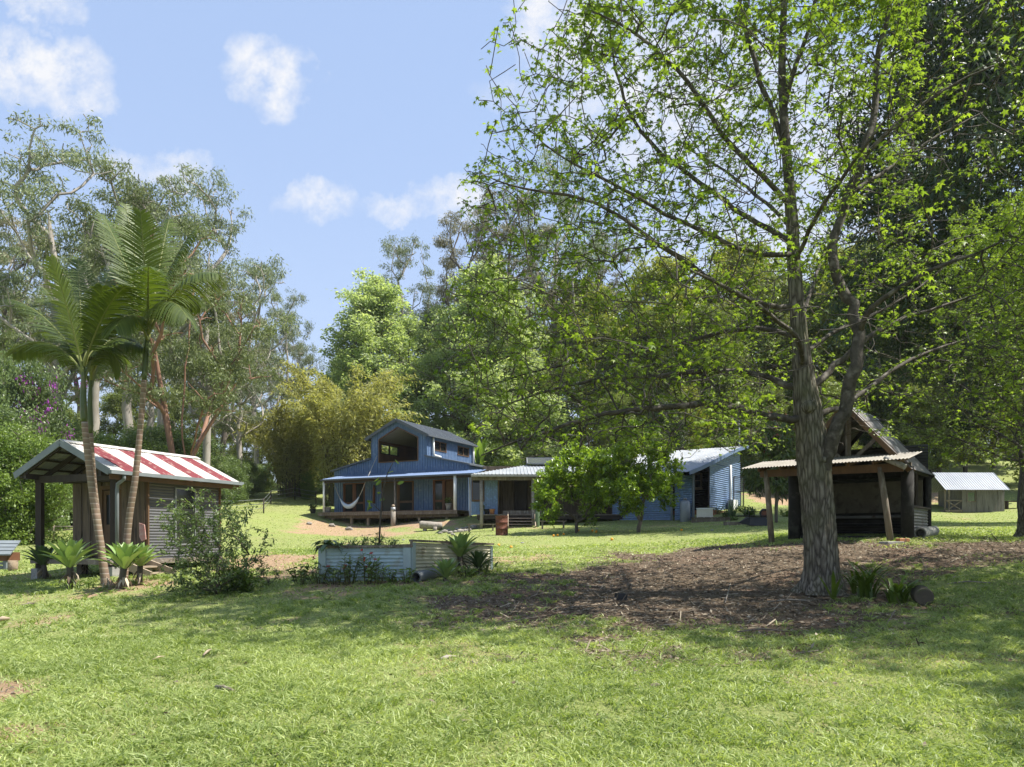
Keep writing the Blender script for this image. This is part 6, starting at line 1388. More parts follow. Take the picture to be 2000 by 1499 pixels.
# ================================================================== BAMBOO
def bamboo(label, H, Rr, n, seed):
    global rng
    keep = rng; rng = np.random.default_rng(seed); root = empty('bamboo_clump', (0, 0, 0), label, 'bamboo'); mb = MB(); f = Fol()
    for i in range(n):
        a = rng.random() * 6.28; b_ = U((math.cos(a), math.sin(a), 0)) * Rr * .28 * rng.random() ** .5; hh = H * rng.uniform(.62, 1.0); lean = Rr * rng.uniform(.15, .95)
        a2 = a + rng.normal() * .6; d = U((math.cos(a2), math.sin(a2), 0)); t = np.linspace(0, 1, 9)[:, None]
        q = b_ + d * lean * t ** 2 + U((0, 0, 1.)) * hh * (t - .22 * t ** 4); mb.tube(q, np.linspace(.05, .012, 9), 4, caps=False)
        m_ = 520; tt = rng.uniform(.12, 1, m_) ** .75; p = b_ + d * lean * (tt**2)[:, None] + U((0, 0, 1.)) * (hh * (tt - .22 * tt**4))[:, None]
        k = rng.integers(0, 26, m_); br = rnd(26) * U((1, 1, .45)) * rng.uniform(.5, 1.5, 26)[:, None]; s_ = rng.random(m_)[:, None]
        p = p + br[k] * s_ * .9 + U((0, 0, -.35)) * s_ ** 2 + rng.normal(size=(m_, 3)) * .12
        f.add(T_LANCE, p, unit(rnd(m_) * U((1, 1, .6)) + U((0, 0, -.55))), rnd(m_), rng.uniform(.22, .46, m_), np.clip(rng.normal(.45, .22, m_) + rng.normal() * .1, 0, 1))
    mb.build('culms', MT['stem'], root); f.build('foliage', LF['bamboo'], root); rng = keep; return root
put(bamboo('large olive yellow bamboo clump behind the left end of the blue house', 13.6, 5.0, 70, 5), 672, 0, 1, 0, Y=58)
put(bamboo('darker left half of the bamboo thicket beside the tall gums', 9.8, 4.6, 44, 6), 575, 0, 1, 1, Y=61)

# ================================================================== BACKGROUND TREES
GU = [gum('gum_tree', 28, 201, MT['bark_gum'], LF['gum_grey'], 44, .40, .20, csize=(.9, 1.8), dens=430),
      gum('gum_tree', 26, 202, MT['bark_gum'], LF['gum'], 36, .52, .17, csize=(.9, 1.7), dens=430),
      gum('gum_tree', 30, 203, MT['bark_grey'], LF['gum_brown'], 48, .38, .17, csize=(.9, 1.7), dens=420)]
RED = gum('red_gum_tree', 23, 204, MT['bark_red'], LF['gum'], 46, .40, .27, lean=.0, csize=(1.1, 2.1), dens=620, base_r=.34, fork=[[(-.5,0,3.2),(-1.1,.2,5.5),(-1.6,.3,8.5),(-2.1,.4,11.5),(-2.5,.3,14)],[(.5,.2,5.2),(1.5,.4,7.2),(2.9,.4,9.6),(4.3,.3,12)]])
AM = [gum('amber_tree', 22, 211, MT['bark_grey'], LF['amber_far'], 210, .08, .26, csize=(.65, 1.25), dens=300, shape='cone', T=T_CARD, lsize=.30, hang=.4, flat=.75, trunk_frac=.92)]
FO = [gum('forest_tree', 21, 221, MT['bark_grey'], LF['forest'], 120, .14, .27, csize=(.85, 1.7), dens=420, shape='round', T=T_CARD, lsize=.34, hang=.5, flat=.7),
      gum('forest_tree', 20, 222, MT['bark_grey'], LF['forest_y'], 120, .14, .25, csize=(.8, 1.6), dens=420, shape='round', T=T_CARD, lsize=.32, hang=.5, flat=.7)]
DK_ = gum('dark_tree', 22, 231, MT['bark_dark'], LF['dark'], 110, .30, .30, csize=(1.0, 1.9), dens=640, shape='round', T=T_LANCE, lsize=.36, hang=.6, flat=.75)
SH = [gum('thicket_shrub', 6, 241, MT['bark_grey'], LF['shrub'], 40, .06, .42, csize=(.7, 1.2), dens=900, shape='round', T=T_CARD, lsize=.17, hang=.4, flat=.8, base_r=.1, tipr=.02),
      gum('thicket_shrub', 6, 242, MT['bark_grey'], LF['bush'], 40, .06, .42, csize=(.7, 1.2), dens=900, shape='round', T=T_CARD, lsize=.17, hang=.4, flat=.8, base_r=.1, tipr=.02)]
used = set()
def tree(proto, H0, px, top, Y, rz, label, group=None, wide=1.0, cat='tree'):
    """stand a tree so its top reaches the photo row `top`"""
    p = P(px, 0, Y); z = gz(p[0], Y); s_ = (CZ + (HZ - top) / F * Y - z) / H0
    sc_ = (s_ * wide, s_ * wide, s_)
    if proto.name in used: o = copy_tree(proto, (p[0], Y, z), rz, sc_)
    else: used.add(proto.name); o = proto; o.location = (p[0], Y, z); o.rotation_euler = (0, 0, rz); o.scale = sc_
    o['label'] = label; o['category'] = cat
    if group: o['group'] = group
    return o
g0, g1, g2 = GU
T_ = [
 (g0, 28, 110, 272, 54, .3, 'tallest pale gum at the far left with open clumped crown above the palms', 1.05),
 (g1, 26, 255, 358, 58, 1.2, 'brownish gum showing between the far left gum and the tall palm', 1.0),
 (g1, 26, 318, 372, 53, 2.6, 'leafy gum right behind the tallest palm crown', .9),
 (g0, 28, 402, 362, 50, 4.0, 'gum with a rounded high crown standing right of the palms', .85),
 (g0, 28, 500, 520, 72, 2.1, 'slender pale trunked gum right of the red barked tree', .8),
 (g2, 30, 545, 640, 84, .7, 'thin distant gum left of the bamboo top', .8),
 (g1, 26, 596, 725, 96, 3.3, 'low hazy gum just above the bamboo clump', .9),
 (g0, 28, 562, 580, 78, 5.1, 'airy gum with pale limbs at the left edge of the open sky', .7),
 (g2, 30, 20, 420, 66, 1.9, 'dull gum behind the far left gum at the picture edge', 1.0),
 (g1, 26, 180, 450, 70, 4.4, 'gum filling in behind the left palm crown', 1.0),
 (g2, 30, 440, 560, 66, 2.9, 'grey green gum behind the red barked tree', .9),
 (g0, 28, 785, 474, 86, 1.4, 'lone dark gum rising behind the bright green trees left of centre', .75),
 (g2, 30, 915, 408, 80, .4, 'brownish gum with a side tuft at the left edge of the big tree', .75),
 (g2, 30, 1000, 375, 76, 2.2, 'tall brown gum seen through the left branches of the big tree', .8),
 (g0, 28, 1085, 325, 82, 3.8, 'tall grey gum behind the upper left branches of the big tree', .8),
 (g2, 30, 1170, 470, 84, 5.3, 'brown gum behind the middle left branches of the big tree', .8),
 (g1, 26, 290, 600, 60, 5.5, 'gum with low leafy limbs behind the left end of the striped roof', 1.2),
 (g0, 28, 470, 640, 58, .9, 'leafy young gum between the red barked tree and the bamboo', 1.1),
 (g1, 26, 400, 660, 52, 3.6, 'dense olive gum directly behind the red barked trunk', 1.2),
 (g1, 26, 90, 600, 56, 2.4, 'shady gum behind the left palm trunk', 1.2),
 (g1, 26, 1850, 150, 74, .9, 'tall gum with hanging leaves at the upper right behind the dark tree', .8),
]
for pr_, H0, px, top, Y, rz, lab, wd_ in T_: tree(pr_, H0, px, top, Y, rz, lab, None, wd_)
tree(RED, 23, 362, 470, 44, .2, 'red barked spreading tree with forked orange trunk behind the striped shed', None, 1.0)
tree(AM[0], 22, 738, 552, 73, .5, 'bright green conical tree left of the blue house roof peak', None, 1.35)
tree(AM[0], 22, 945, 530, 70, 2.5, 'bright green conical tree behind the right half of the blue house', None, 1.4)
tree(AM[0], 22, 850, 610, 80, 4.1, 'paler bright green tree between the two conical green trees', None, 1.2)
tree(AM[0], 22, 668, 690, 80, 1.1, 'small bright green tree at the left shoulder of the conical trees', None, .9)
fy = [(FO[1],20,1135,560,82,.2,'yellow green forest tree above the solar panels'),(FO[0],21,1225,640,72,1.5,'olive forest tree behind the left citrus tree'),(FO[1],20,1300,520,70,2.7,'yellowish forest tree above the right citrus tree'),
      (FO[0],21,1385,600,64,3.9,'dark olive tree directly above the curved cabin roof'),(FO[1],20,1450,490,72,.8,'yellow tinged tree just left of the big trunk'),(FO[0],21,1540,540,68,5.0,'olive tree right behind the big trunk'),
      (FO[1],20,1650,500,66,2.0,'yellow green tree above the dark shelter peak'),(FO[0],21,1740,470,62,4.5,'olive tree above the right slope of the shelter roof'),(FO[1],20,1830,560,60,1.1,'yellow green tree behind the grey hut'),
      (FO[0],21,1940,520,66,3.0,'olive tree behind the right end of the hut'),(FO[0],21,1080,700,74,.9,'lower olive tree behind the long low roof'),(FO[0],21,1490,760,56,2.4,'low dark green tree between the antenna and the big trunk'),
      (FO[1],20,1330,760,58,5.6,'low yellow green tree behind the cabin ridge'),(FO[0],21,1610,740,55,.1,'low olive tree close behind the shelter'),(FO[0],21,1200,770,60,4.0,'low olive tree above the middle of the long roof'),(FO[1],20,1010,690,80,3.2,'light green tree behind the left end of the long roof'),
      (FO[0],21,1790,700,58,.6,'shady low tree left of the hut on the grassy hill'),(FO[1],20,2060,500,55,1.2,'yellow green tree beyond the right picture edge')]
for pr_, H0, px, top, Y, rz, lab in fy: tree(pr_, H0, px, top, Y, rz, lab, None, .95)
tree(DK_, 22, 2010, -120, 34, 1.0, 'huge dense dark green tree filling the upper right corner', None, 1.0)
tree(DK_, 22, 1885, 610, 58, 2.8, 'dark bushy tree with low skirts of leaves above the hut roof', None, .9)
tree(DK_, 22, 1715, 690, 60, 4.0, 'dark tree in the shade between shelter and hut', None, .8)
tree(DK_, 22, 1300, 790, 56, .4, 'dark weeping tree behind the antenna end of the cabin', None, .8)
# left thicket
sh = [(SH[0],12,850,29,'glossy light green bush at the left edge below the purple flowers',1.1),(SH[1],-45,810,32,'tall dark green bush cut by the left picture edge',1.0),(SH[1],40,900,36,'dark shrub behind the left shed post',1.0),(SH[0],120,900,44,'green shrub seen through the shed porch',1.2),(SH[1],105,840,42,'mid green bush above the left porch eave',.9),
      (SH[0],200,860,48,'light green bush behind the shed ridge',1.2),(SH[1],470,905,60,'green bush on the fence line right of the shed',1.3),(SH[1],520,912,66,'dull green bush in the middle of the fence line',1.2),(SH[0],575,905,62,'bright lime shrub just right of the fence line',.9),
      (SH[0],600,925,60,'small lime green shrub nearest the blue house deck',.6),(SH[1],440,900,54,'dark shrub touching the shed eave on the right',1.0),(SH[1],640,880,66,'shadowy shrub under the bamboo',1.2),(SH[1],300,850,52,'dull shrub above the striped roof',1.4),(SH[1],380,870,56,'shadowy shrub under the red barked tree',1.4),(SH[0],1470,900,58,'bush on the bank left of the shelter',1.1),
      (SH[1],1570,880,52,'dark bush behind the left side of the shelter',1.2),(SH[1],1120,880,58,'dark bush peeping over the long low roof',1.4),(SH[0],1240,870,60,'light green bush above the citrus tree',1.4),(SH[1],1390,850,62,'dark bush behind the cabin ridge',1.5),(SH[1],1905,862,70,'dark shrub on the hill directly behind the hut roof',1.6),(SH[1],1985,850,72,'dark shrub on the hill behind the right end of the hut',1.6),(SH[0],960,870,66,'light shrub behind the gap between the houses',1.3)]
for pr_, px, top, Y, lab, wd_ in sh: tree(pr_, 6, px, top, Y, px * .37, lab, None, wd_, 'shrub')
# purple flowering tree on the left
o = tree(SH[1], 6, 45, 735, 38, 2.2, 'purple flowering tree at the left behind the palm fronds', None, .55); r_ = np.random.default_rng(9); f = Fol()
for _ in range(26):
    c0 = U((r_.normal() * 1.5, r_.normal() * 1.5, r_.uniform(3.6, 6.0))); n = 26; f.add(T_OVAL, c0 + r_.normal(size=(n, 3)) * .16, rnd(n), rnd(n), .15, r_.random(n))
f.build('blossom', LF['purple'], o, local=True)
# far wood closing the view
fw = [(g0, -80, 520, 110), (g1, 60, 600, 105), (g2, 150, 560, 112), (g0, 250, 590, 108), (g1, 340, 610, 102), (g2, 420, 640, 115), (g0, 470, 690, 108), (g1, 640, 760, 120), (g2, 700, 720, 118), (g0, 820, 620, 122), (g1, 900, 600, 112), (g2, 980, 560, 116), (g0, 1060, 540, 110), (g1, 1160, 600, 112), (FO[0], 1280, 640, 100), (FO[0], 1420, 650, 98), (FO[0], 1560, 620, 100), (FO[0], 1700, 600, 96), (FO[0], 1860, 600, 98), (FO[0], 2020, 600, 92), (FO[0], 380, 770, 90), (FO[0], 250, 760, 84), (FO[0], 120, 790, 80), (FO[0], -10, 790, 78), (FO[0], 480, 800, 94), (FO[0], 570, 820, 98)]
for i, (pr_, px, top, Y) in enumerate(fw):
    H0 = {g0.name: 28, g1.name: 26, g2.name: 30}.get(pr_.name, 21)
    tree(pr_, H0, px, top, Y, i * 1.7, 'tree of the far wood closing the view behind the nearer trees', 'trees of the far wood', 1.05)

# ================================================================== THE BIG STAR-LEAVED TREE
def bark_big():
    m, nt_, o_ = nt_new('furrowed_bark'); L_ = nt_.links.new; t_ = N(nt_, 'ShaderNodeTexCoord'); mp = N(nt_, 'ShaderNodeMapping'); mp.inputs['Scale'].default_value = (1, 1, .16); L_(t_.outputs['Object'], mp.inputs[0])
    nd = N(nt_, 'ShaderNodeTexNoise', i_Scale=3, i_Detail=3); L_(mp.outputs[0], nd.inputs['Vector']); ad = N(nt_, 'ShaderNodeVectorMath', operation='MULTIPLY_ADD'); ad.inputs[1].default_value = (.16, .16, .16); L_(nd.outputs['Color'], ad.inputs[0]); L_(mp.outputs[0], ad.inputs[2])
    v_ = N(nt_, 'ShaderNodeTexVoronoi', feature='DISTANCE_TO_EDGE', i_Scale=15); L_(ad.outputs[0], v_.inputs['Vector'])
    n_ = N(nt_, 'ShaderNodeTexNoise', i_Scale=30, i_Detail=6); L_(mp.outputs[0], n_.inputs['Vector'])
    a = N(nt_, 'ShaderNodeMath', operation='MULTIPLY_ADD'); a.inputs[1].default_value = .25; L_(n_.outputs['Fac'], a.inputs[0]); L_(v_.outputs['Distance'], a.inputs[2])
    r = N(nt_, 'ShaderNodeValToRGB'); e = r.color_ramp.elements; e[0].position = .12; e[0].color = (.055,.046,.037,1); e[1].position = .42; e[1].color = (.245,.215,.175,1); e.new(.24).color = (.135,.115,.092,1); L_(a.outputs[0], r.inputs[0])
    n3 = N(nt_, 'ShaderNodeTexNoise', i_Scale=1.6, i_Detail=4); L_(t_.outputs['Object'], n3.inputs['Vector']); mr = N(nt_, 'ShaderNodeMapRange'); mr.inputs['From Min'].default_value = .45; mr.inputs['From Max'].default_value = .7; mr.inputs['To Max'].default_value = .5; L_(n3.outputs['Fac'], mr.inputs['Value'])
    mx = N(nt_, 'ShaderNodeMix', data_type='RGBA'); mx.inputs[7].default_value = (.12,.125,.06,1); L_(mr.outputs[0], mx.inputs[0]); L_(r.outputs[0], mx.inputs[6])
    p_ = N(nt_, 'ShaderNodeBsdfPrincipled'); p_.inputs['Roughness'].default_value = .9; p_.inputs['Specular IOR Level'].default_value = .2; L_(mx.outputs[2], p_.inputs['Base Color'])
    bp_ = N(nt_, 'ShaderNodeBump', i_Strength=1.0, i_Distance=.05); L_(a.outputs[0], bp_.inputs['Height']); L_(bp_.outputs[0], p_.inputs['Normal']); L_(p_.outputs[0], o_.inputs[0]); return m
MT['bark_big'] = bark_big()
MT['bark_limb'] = mat('limb_bark', (.105,.09,.075), (.045,.038,.031), 8, .9, .8, c3=(.19,.17,.145), s3=5, bscale=22)  # limb colour darkened to imitate the shade the branches hang in
BY = 13.9
tb = P(1606, 1157, BY); tb[2] = gz(tb[0], BY)
main = [(1606,1160,BY,.35),(1606,1135,BY,.315),(1604,1090,BY,.30),(1600,1040,BY,.295),(1597,985,BY,.29),(1592,930,BY,.30),(1588,885,BY,.295),(1583,840,BY,.265),(1578,800,BY,.245),(1572,750,BY,.205),(1566,700,BY,.17),(1560,640,BY,.145),(1555,580,BY,.132),(1551,520,BY+.1,.122),(1548,450,BY+.1,.112),(1543,380,BY+.1,.10),(1536,300,BY,.09),(1530,220,BY,.08),(1526,120,BY,.07),(1532,20,BY,.062),(1528,-80,BY,.055),(1535,-200,BY,.045),(1530,-330,BY,.03)]
# limbs: (start row on the trunk or another limb, points (px,py,Y), radius at the start)
limbs = {
 'dark':  [(1594,985,BY,.10),(1602,945,BY-.06,.13),(1614,895,BY-.2,.138),(1633,842,BY-.34,.13),(1653,787,BY-.42,.122),(1672,720,BY-.5,.118),(1679,670,BY-.5,.108),(1668,610,BY-.4,.10),(1645,570,BY-.3,.095),(1627,520,BY-.25,.088),(1626,470,BY-.2,.082),(1655,385,BY,.075),(1690,310,BY,.075),(1708,220,BY+.1,.065),(1712,120,BY+.2,.055),(1735,30,BY+.2,.045),(1750,-90,BY+.2,.03)],
 'lowl':  [(1560,822,BY,.11),(1530,820,BY-.1,.10),(1480,808,BY-.3,.092),(1420,792,BY-.5,.085),(1360,788,BY-.7,.08),(1300,797,BY-.9,.07),(1230,802,BY-1.1,.062),(1160,812,BY-1.2,.05),(1090,835,BY-1.3,.04),(1010,862,BY-1.4,.028),(940,890,BY-1.5,.015)],
 'secl':  [(1557,767,BY,.10),(1520,742,BY+.2,.085),(1460,727,BY+.5,.075),(1400,723,BY+.8,.07),(1320,730,BY+1.1,.06),(1240,735,BY+1.3,.052),(1160,742,BY+1.5,.042),(1080,760,BY+1.6,.032),(990,790,BY+1.7,.018)],
 'midl':  [(1556,605,BY,.075),(1510,598,BY-.2,.068),(1465,588,BY-.5,.062),(1400,552,BY-.9,.056),(1340,512,BY-1.2,.05),(1270,470,BY-1.5,.043),(1190,405,BY-1.7,.036),(1110,378,BY-1.9,.03),(1020,372,BY-2.0,.022),(950,345,BY-2.0,.012)],
 'midl2': [(1558,665,BY,.07),(1500,640,BY+.4,.06),(1420,645,BY+.9,.052),(1330,672,BY+1.2,.045),(1240,690,BY+1.5,.038),(1140,705,BY+1.7,.03),(1040,725,BY+1.8,.02),(900,770,BY+1.9,.01)],
 'upl':   [(1548,470,BY,.085),(1500,450,BY+.2,.078),(1440,410,BY+.4,.07),(1370,360,BY+.5,.06),(1290,300,BY+.6,.05),(1230,235,BY+.7,.04),(1200,130,BY+.7,.03),(1190,50,BY+.7,.018)],
 'upl2':  [(1543,390,BY,.08),(1490,340,BY-.3,.072),(1430,290,BY-.5,.064),(1370,200,BY-.8,.054),(1330,140,BY-.9,.046),(1240,60,BY-1.1,.035),(1150,20,BY-1.2,.02)],
 'upl3':  [(1549,500,BY,.07),(1500,500,BY-.4,.06),(1400,470,BY-.9,.05),(1300,420,BY-1.3,.04),(1200,360,BY-1.7,.03),(1080,300,BY-2.1,.018),(1020,240,BY-2.3,.01)],
 'lead1': [(1536,300,BY,.075),(1500,200,BY+.2,.065),(1465,90,BY+.3,.055),(1440,-10,BY+.4,.045),(1420,-120,BY+.4,.03)],
 'lead2': [(1530,230,BY,.07),(1545,150,BY-.3,.06),(1580,60,BY-.4,.05),(1600,-40,BY-.5,.04),(1610,-160,BY-.5,.025)],
 'lowr':  [(1600,815,BY,.085),(1640,800,BY+.4,.075),(1690,765,BY+.9,.068),(1740,725,BY+1.4,.058),(1800,690,BY+1.8,.045),(1870,670,BY+2.1,.03),(1940,640,BY+2.4,.016)],
 'midr':  [(1590,760,BY,.10),(1620,725,BY+.2,.095),(1660,690,BY+.4,.085),(1705,650,BY+.6,.07),(1770,620,BY+.8,.055),(1840,600,BY+1.0,.04),(1920,570,BY+1.1,.022)],
 'midr2': [(1582,690,BY,.06),(1610,660,BY+.3,.055),(1640,640,BY+.6,.05),(1720,610,BY+1.0,.04),(1800,560,BY+1.3,.028),(1870,500,BY+1.5,.015)],
 'bendr': [(1679,640,BY-.6,.075),(1700,600,BY-.9,.065),(1760,560,BY-1.2,.055),(1830,520,BY-1.5,.042),(1900,500,BY-1.7,.028),(1960,470,BY-1.9,.014)],
 'upr':   [(1690,310,BY,.06),(1740,250,BY-.2,.054),(1800,205,BY-.4,.046),(1870,160,BY-.5,.036),(1940,130,BY-.6,.022),(1990,110,BY-.6,.012)],
 'upr2':  [(1655,385,BY,.06),(1720,340,BY+.3,.05),(1790,290,BY+.6,.04),(1860,250,BY+.9,.028),(1920,220,BY+1.1,.015)],
 'front': [(1575,720,BY,.07),(1560,660,BY-1.0,.06),(1500,610,BY-2.0,.05),(1420,560,BY-2.9,.036),(1330,520,BY-3.6,.018)],
 'front2':[(1551,520,BY,.06),(1580,450,BY-.9,.052),(1620,380,BY-1.7,.042),(1680,300,BY-2.5,.03),(1740,220,BY-3.1,.016)],
 'back':  [(1560,640,BY,.06),(1580,580,BY+1.2,.05),(1600,520,BY+2.3,.04),(1620,470,BY+3.4,.03),(1640,430,BY+4.2,.015)],
 'back2': [(1548,450,BY,.06),(1500,400,BY+1.2,.05),(1440,350,BY+2.2,.04),(1380,310,BY+3.1,.03),(1320,280,BY+3.8,.015)],
}
bt = empty('big_amber_tree', tb, 'big spreading tree with furrowed trunk and fresh green star shaped leaves in the right foreground', 'tree')
rng = np.random.default_rng(77)
nodes = []; par = []; fixed = []
def addline(pts, start=-1):
    q = np.array([P(a, b, c_) for a, b, c_, _ in pts]); r = np.array([v[3] for v in pts])
    if start >= 0: q[0] = nodes[start]
    # subdivide and add natural crookedness
    t = np.concatenate([np.linspace(i, i + 1, 3, endpoint=False) for i in range(len(q) - 1)] + [[len(q) - 1]])
    qq = np.stack([np.interp(t, range(len(q)), q[:, i]) for i in range(3)], -1); r2 = np.interp(t, range(len(q)), r)
    for _ in range(2): qq[1:-1] = (qq[:-2] + 2 * qq[1:-1] + qq[2:]) / 4
    if start >= 0 or len(nodes): qq[1:] += rng.normal(size=(len(qq) - 1, 3)) * np.minimum(.022, r2[1:, None] * .3)
    j = start
    for i in range(len(qq)):
        if i == 0 and start >= 0: continue
        nodes.append(qq[i]); par.append(j); fixed.append(r2[i]); j = len(nodes) - 1
addline(main); main_n = len(nodes)
for nm, pts in limbs.items():
    if nm != 'dark': pts = [(a_, b_, c_, d_ * .74) for a_, b_, c_, d_ in pts]
    p0 = P(*pts[0][:3]); d = [np.linalg.norm(p0 - q) for q in nodes]; addline(pts, int(np.argmin(d)))
# trunk mesh with real furrows (kept apart from the thin wood)
n_limb = len(nodes)
pos0 = np.array(nodes); par0 = np.array(par); rad0 = np.array(fixed)
# a rounded spreading envelope, thinner towards the viewer
env_z = [2.6, 3.4, 4.2, 5.4, 8.5, 11.2, 13.5, 15.2, 16.5]; env_r = [3.0, 5.8, 6.9, 7.1, 6.5, 4.7, 3.6, 2.0, .5]
tg = []
while len(tg) < 3400:
    z = rng.uniform(2.7, 16); rr_ = np.interp(z, env_z, env_r); a = rng.random() * 6.283; q = rr_ * math.sqrt(rng.uniform(.03, 1)) * (1 + .12 * math.sin(3 * a + z))
    x, y = 5.45 + q * math.cos(a), BY + q * math.sin(a) * .90
    if x > 5.45: x = 5.45 + (x - 5.45) * .74
    if rng.random() > (rr_ / 7.1) ** 1.4: continue
    if z < 4.3 and (x > 4.4 or abs(y - BY) > 4.5) and not (x > 7.3): 
        if rng.random() < .8: continue
    if y < BY - 2.5 and z < 4.0: continue
    zb = 3.15 + .35 * abs(x - 1.5) * .3
    if z < zb: continue
    if y < BY - .8 and abs(x - 5.7) < 2.2 and z < 9.5 and rng.random() < .75: continue
    tg.append((x, y, z))
for _ in range(1700):
    px, py = rng.uniform(835, 1500), rng.uniform(540, 885); Y = BY + rng.normal() * 1.9; edge_ = 835 + max(0, py - 760) * .9 + max(0, 640 - py) * .4
    if px < edge_ + rng.random() * 60: continue
    q = P(px, py, Y); 
    if q[2] > 2.75: tg.append(tuple(q))
for _ in range(1900):
    px, py = rng.uniform(900, 1800), rng.uniform(0, 540); Y = BY + rng.normal() * 1.6
    if px < 890 + max(0, 330 - py) * .62 + rng.random() * 50: continue
    tg.append(tuple(P(px, py, Y)))
for _ in range(1100):  # extra crown out of view above the frame, added to deepen the ground shade
    z = rng.uniform(11.2, 15.5); rr_ = np.interp(z, [11, 13, 15.5], [5.6, 5.0, 3.2]); a = rng.random() * 6.283; q = rr_ * math.sqrt(rng.random()); x, y = 5.4 + q * math.cos(a), BY + q * math.sin(a)
    if (HZ - (z - CZ) / y * F) < 0: tg.append((x, y, z))
tg = np.array(tg); dd_ = np.array([np.min(np.linalg.norm(pos0 - q, axis=1)) for q in tg]); tg = tg[np.argsort(dd_)]
pos, pr, tips, dirs = grow(pos0, par0, tg, seg=.28, up=.10, pen=.55, wander=.17)
rad = radii(pr, .0052, 2.35); rad[:n_limb] = np.maximum(rad0 * .97, np.minimum(rad[:n_limb], rad0 * 1.15))
for i in range(n_limb, len(pr)): rad[i] = max(.0075, min(rad[i], rad[pr[i]] * .93))
# thick trunk: first nodes up to the upper stem
ti = list(range(0, 46)); tp_ = pos[ti]; tr_ = rad0[ti]
t = np.linspace(0, len(ti) - 1, 260); q = np.stack([np.interp(t, range(len(ti)), tp_[:, i]) for i in range(3)], -1); r1 = np.interp(t, range(len(ti)), tr_)
na = 72; aa = np.linspace(0, 2 * math.pi, na, endpoint=False); AA, ZZ = np.meshgrid(aa, q[:, 2])
def pn(s_, sd, k): return fnoise((AA / 6.283 * 64 * s_) % (64 * s_), ZZ * 2.0, s_, sd) if k else 0
cx = np.cos(AA); cyy = np.sin(AA)
lump = (fnoise(cx * 1.0 + 5, ZZ * 1.1 + cyy, .8, 61) - .5) * .14
fur = np.abs(fnoise(AA * 4.6 + (fnoise(cx * 2 + 9, ZZ + cyy, .5, 64) - .5) * 2.2, ZZ * .8, .55, 62) - .5) * 2
flare = np.exp(-np.maximum(ZZ - tb[2], -.1) / .20) * (.30 + .26 * np.sin(AA * 5 + 1) + .12 * np.sin(AA * 3))
RR_ = r1[:, None] * (1 + lump + .20 * (np.minimum(fur, .55) - .3) + np.maximum(0, flare))
# seal the seam of the furrow noise
bl = np.clip((AA - 5.9) / .38, 0, 1); RR_ = RR_ * (1 - bl) + RR_[:, :1] * bl
V = q[:, None] + np.stack([RR_ * cx, RR_ * cyy, np.zeros_like(RR_)], -1)
mb = MB(); m_ = na; mb.add(V, [(i*m_+j, i*m_+(j+1) % m_, (i+1)*m_+(j+1) % m_, (i+1)*m_+j) for i in range(len(q)-1) for j in range(m_)], True)
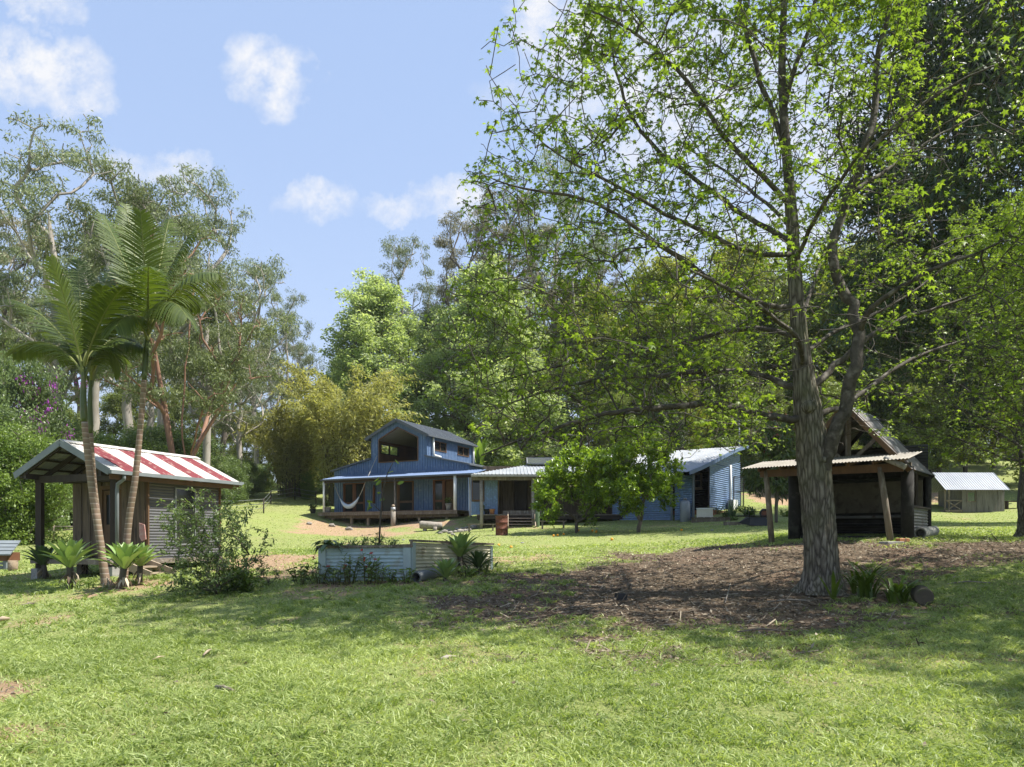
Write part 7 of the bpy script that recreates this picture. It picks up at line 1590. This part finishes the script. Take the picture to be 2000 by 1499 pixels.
# stubs of lost limbs
for px, py, r_s in ((1580, 795, .10), (1606, 900, .05)):
    c0 = P(px, py, BY - .22); mb.tube([c0 + U((0, .2, -.05)), c0 + U((0, -.02, .0)), c0 + U((0, -.10, .02)), c0 + U((0, -.10, .02)), c0 + U((0, -.02, .02))], [r_s * 1.5, r_s * 1.25, r_s, r_s * .7, r_s * .6], 12, caps=False)
mb.build('trunk', MT['bark_big'], bt)
mb = MB(); r_draw = rad.copy(); r_draw[:1] = .05
wood(mb, pos, pr, np.where(np.arange(len(rad)) < 46, np.minimum(rad, rad0[np.minimum(np.arange(len(rad)), n_limb - 1)] * .9), rad), 12)
mb.build('branches', MT['bark_limb'], bt)
f = Fol()
tx = pos[tips]; low_ = (tx[:, 2] < 6.5) & (tx[:, 0] < 5); nl = rng.integers(6, 13, len(tips)) * (rng.random(len(tips)) < np.where(low_, .44, np.where(tx[:, 2] > 11.3, 1.0, np.where(tx[:, 0] > 6.4, .56, .66)))); nl = np.where(tx[:, 2] > 11.3, nl * 2, nl); idx = np.repeat(np.arange(len(tips)), nl); k = len(idx)  # unseen high tips always leafed and doubled, added to cast more shade
p = pos[tips][idx] - dirs[idx] * (rng.random(k) ** 2 * .34)[:, None]; az = rng.random(k) * 6.283; out_ = np.stack([np.cos(az), np.sin(az), np.zeros(k)], -1)
p = p + out_ * rng.uniform(.02, .10, k)[:, None] + rng.normal(size=(k, 3)) * .045
ax = unit(out_ + U((0, 0, -.42)) + rng.normal(size=(k, 3)) * .25); up = unit(U((0, 0, 1.)) + out_ * .3 + rng.normal(size=(k, 3)) * .25)
ct_ = rng.normal(0, .16, len(tips))
f.add(T_STAR, p, ax, up, rng.uniform(.042, .082, k), np.clip(rng.normal(.45, .17, k) + ct_[idx], 0, 1)); f.build('leaves', LF['amber'], bt)
# its neighbours to the right share the same branch and leaf shapes
bt2 = copy_tree(bt, (0, 0, 0), 2.2, .66, 'second star leaved tree, its trunk cut by the right picture edge, branches reaching in'); p = P(1999, 0, 22.0); bt2.location = (p[0] + .05, 22.0, gz(p[0], 22))
bt3 = copy_tree(bt, (14.6, 4.0, gz(14.6, 4.0)), 4.0, .9, 'star leaved tree standing outside the right picture edge and shading the foreground grass')
bt4 = copy_tree(bt, (14.2, 10.2, gz(14.2, 10.2)), 5.3, .95, 'star leaved tree outside the right picture edge, shading the ground right of the log round')

# ------------------------------------------------------------------ air
m, nt_, o_ = nt_new('haze_air'); pv = N(nt_, 'ShaderNodeVolumePrincipled'); pv.inputs['Color'].default_value = (.86, .92, 1, 1); pv.inputs['Density'].default_value = .0002; pv.inputs['Anisotropy'].default_value = .2
nt_.links.new(pv.outputs[0], o_.inputs['Volume'])
mb = MB(); f_ = Fr(0, 0, (1, 0)); mb.box(f_, -720, 720, -300, 920, -20, 62); o = mb.build('haze', m, None, loc=(0, 0, 0)); o['kind'] = 'stuff'; o['label'] = 'thin pale air softening the far trees'; o['category'] = 'haze'
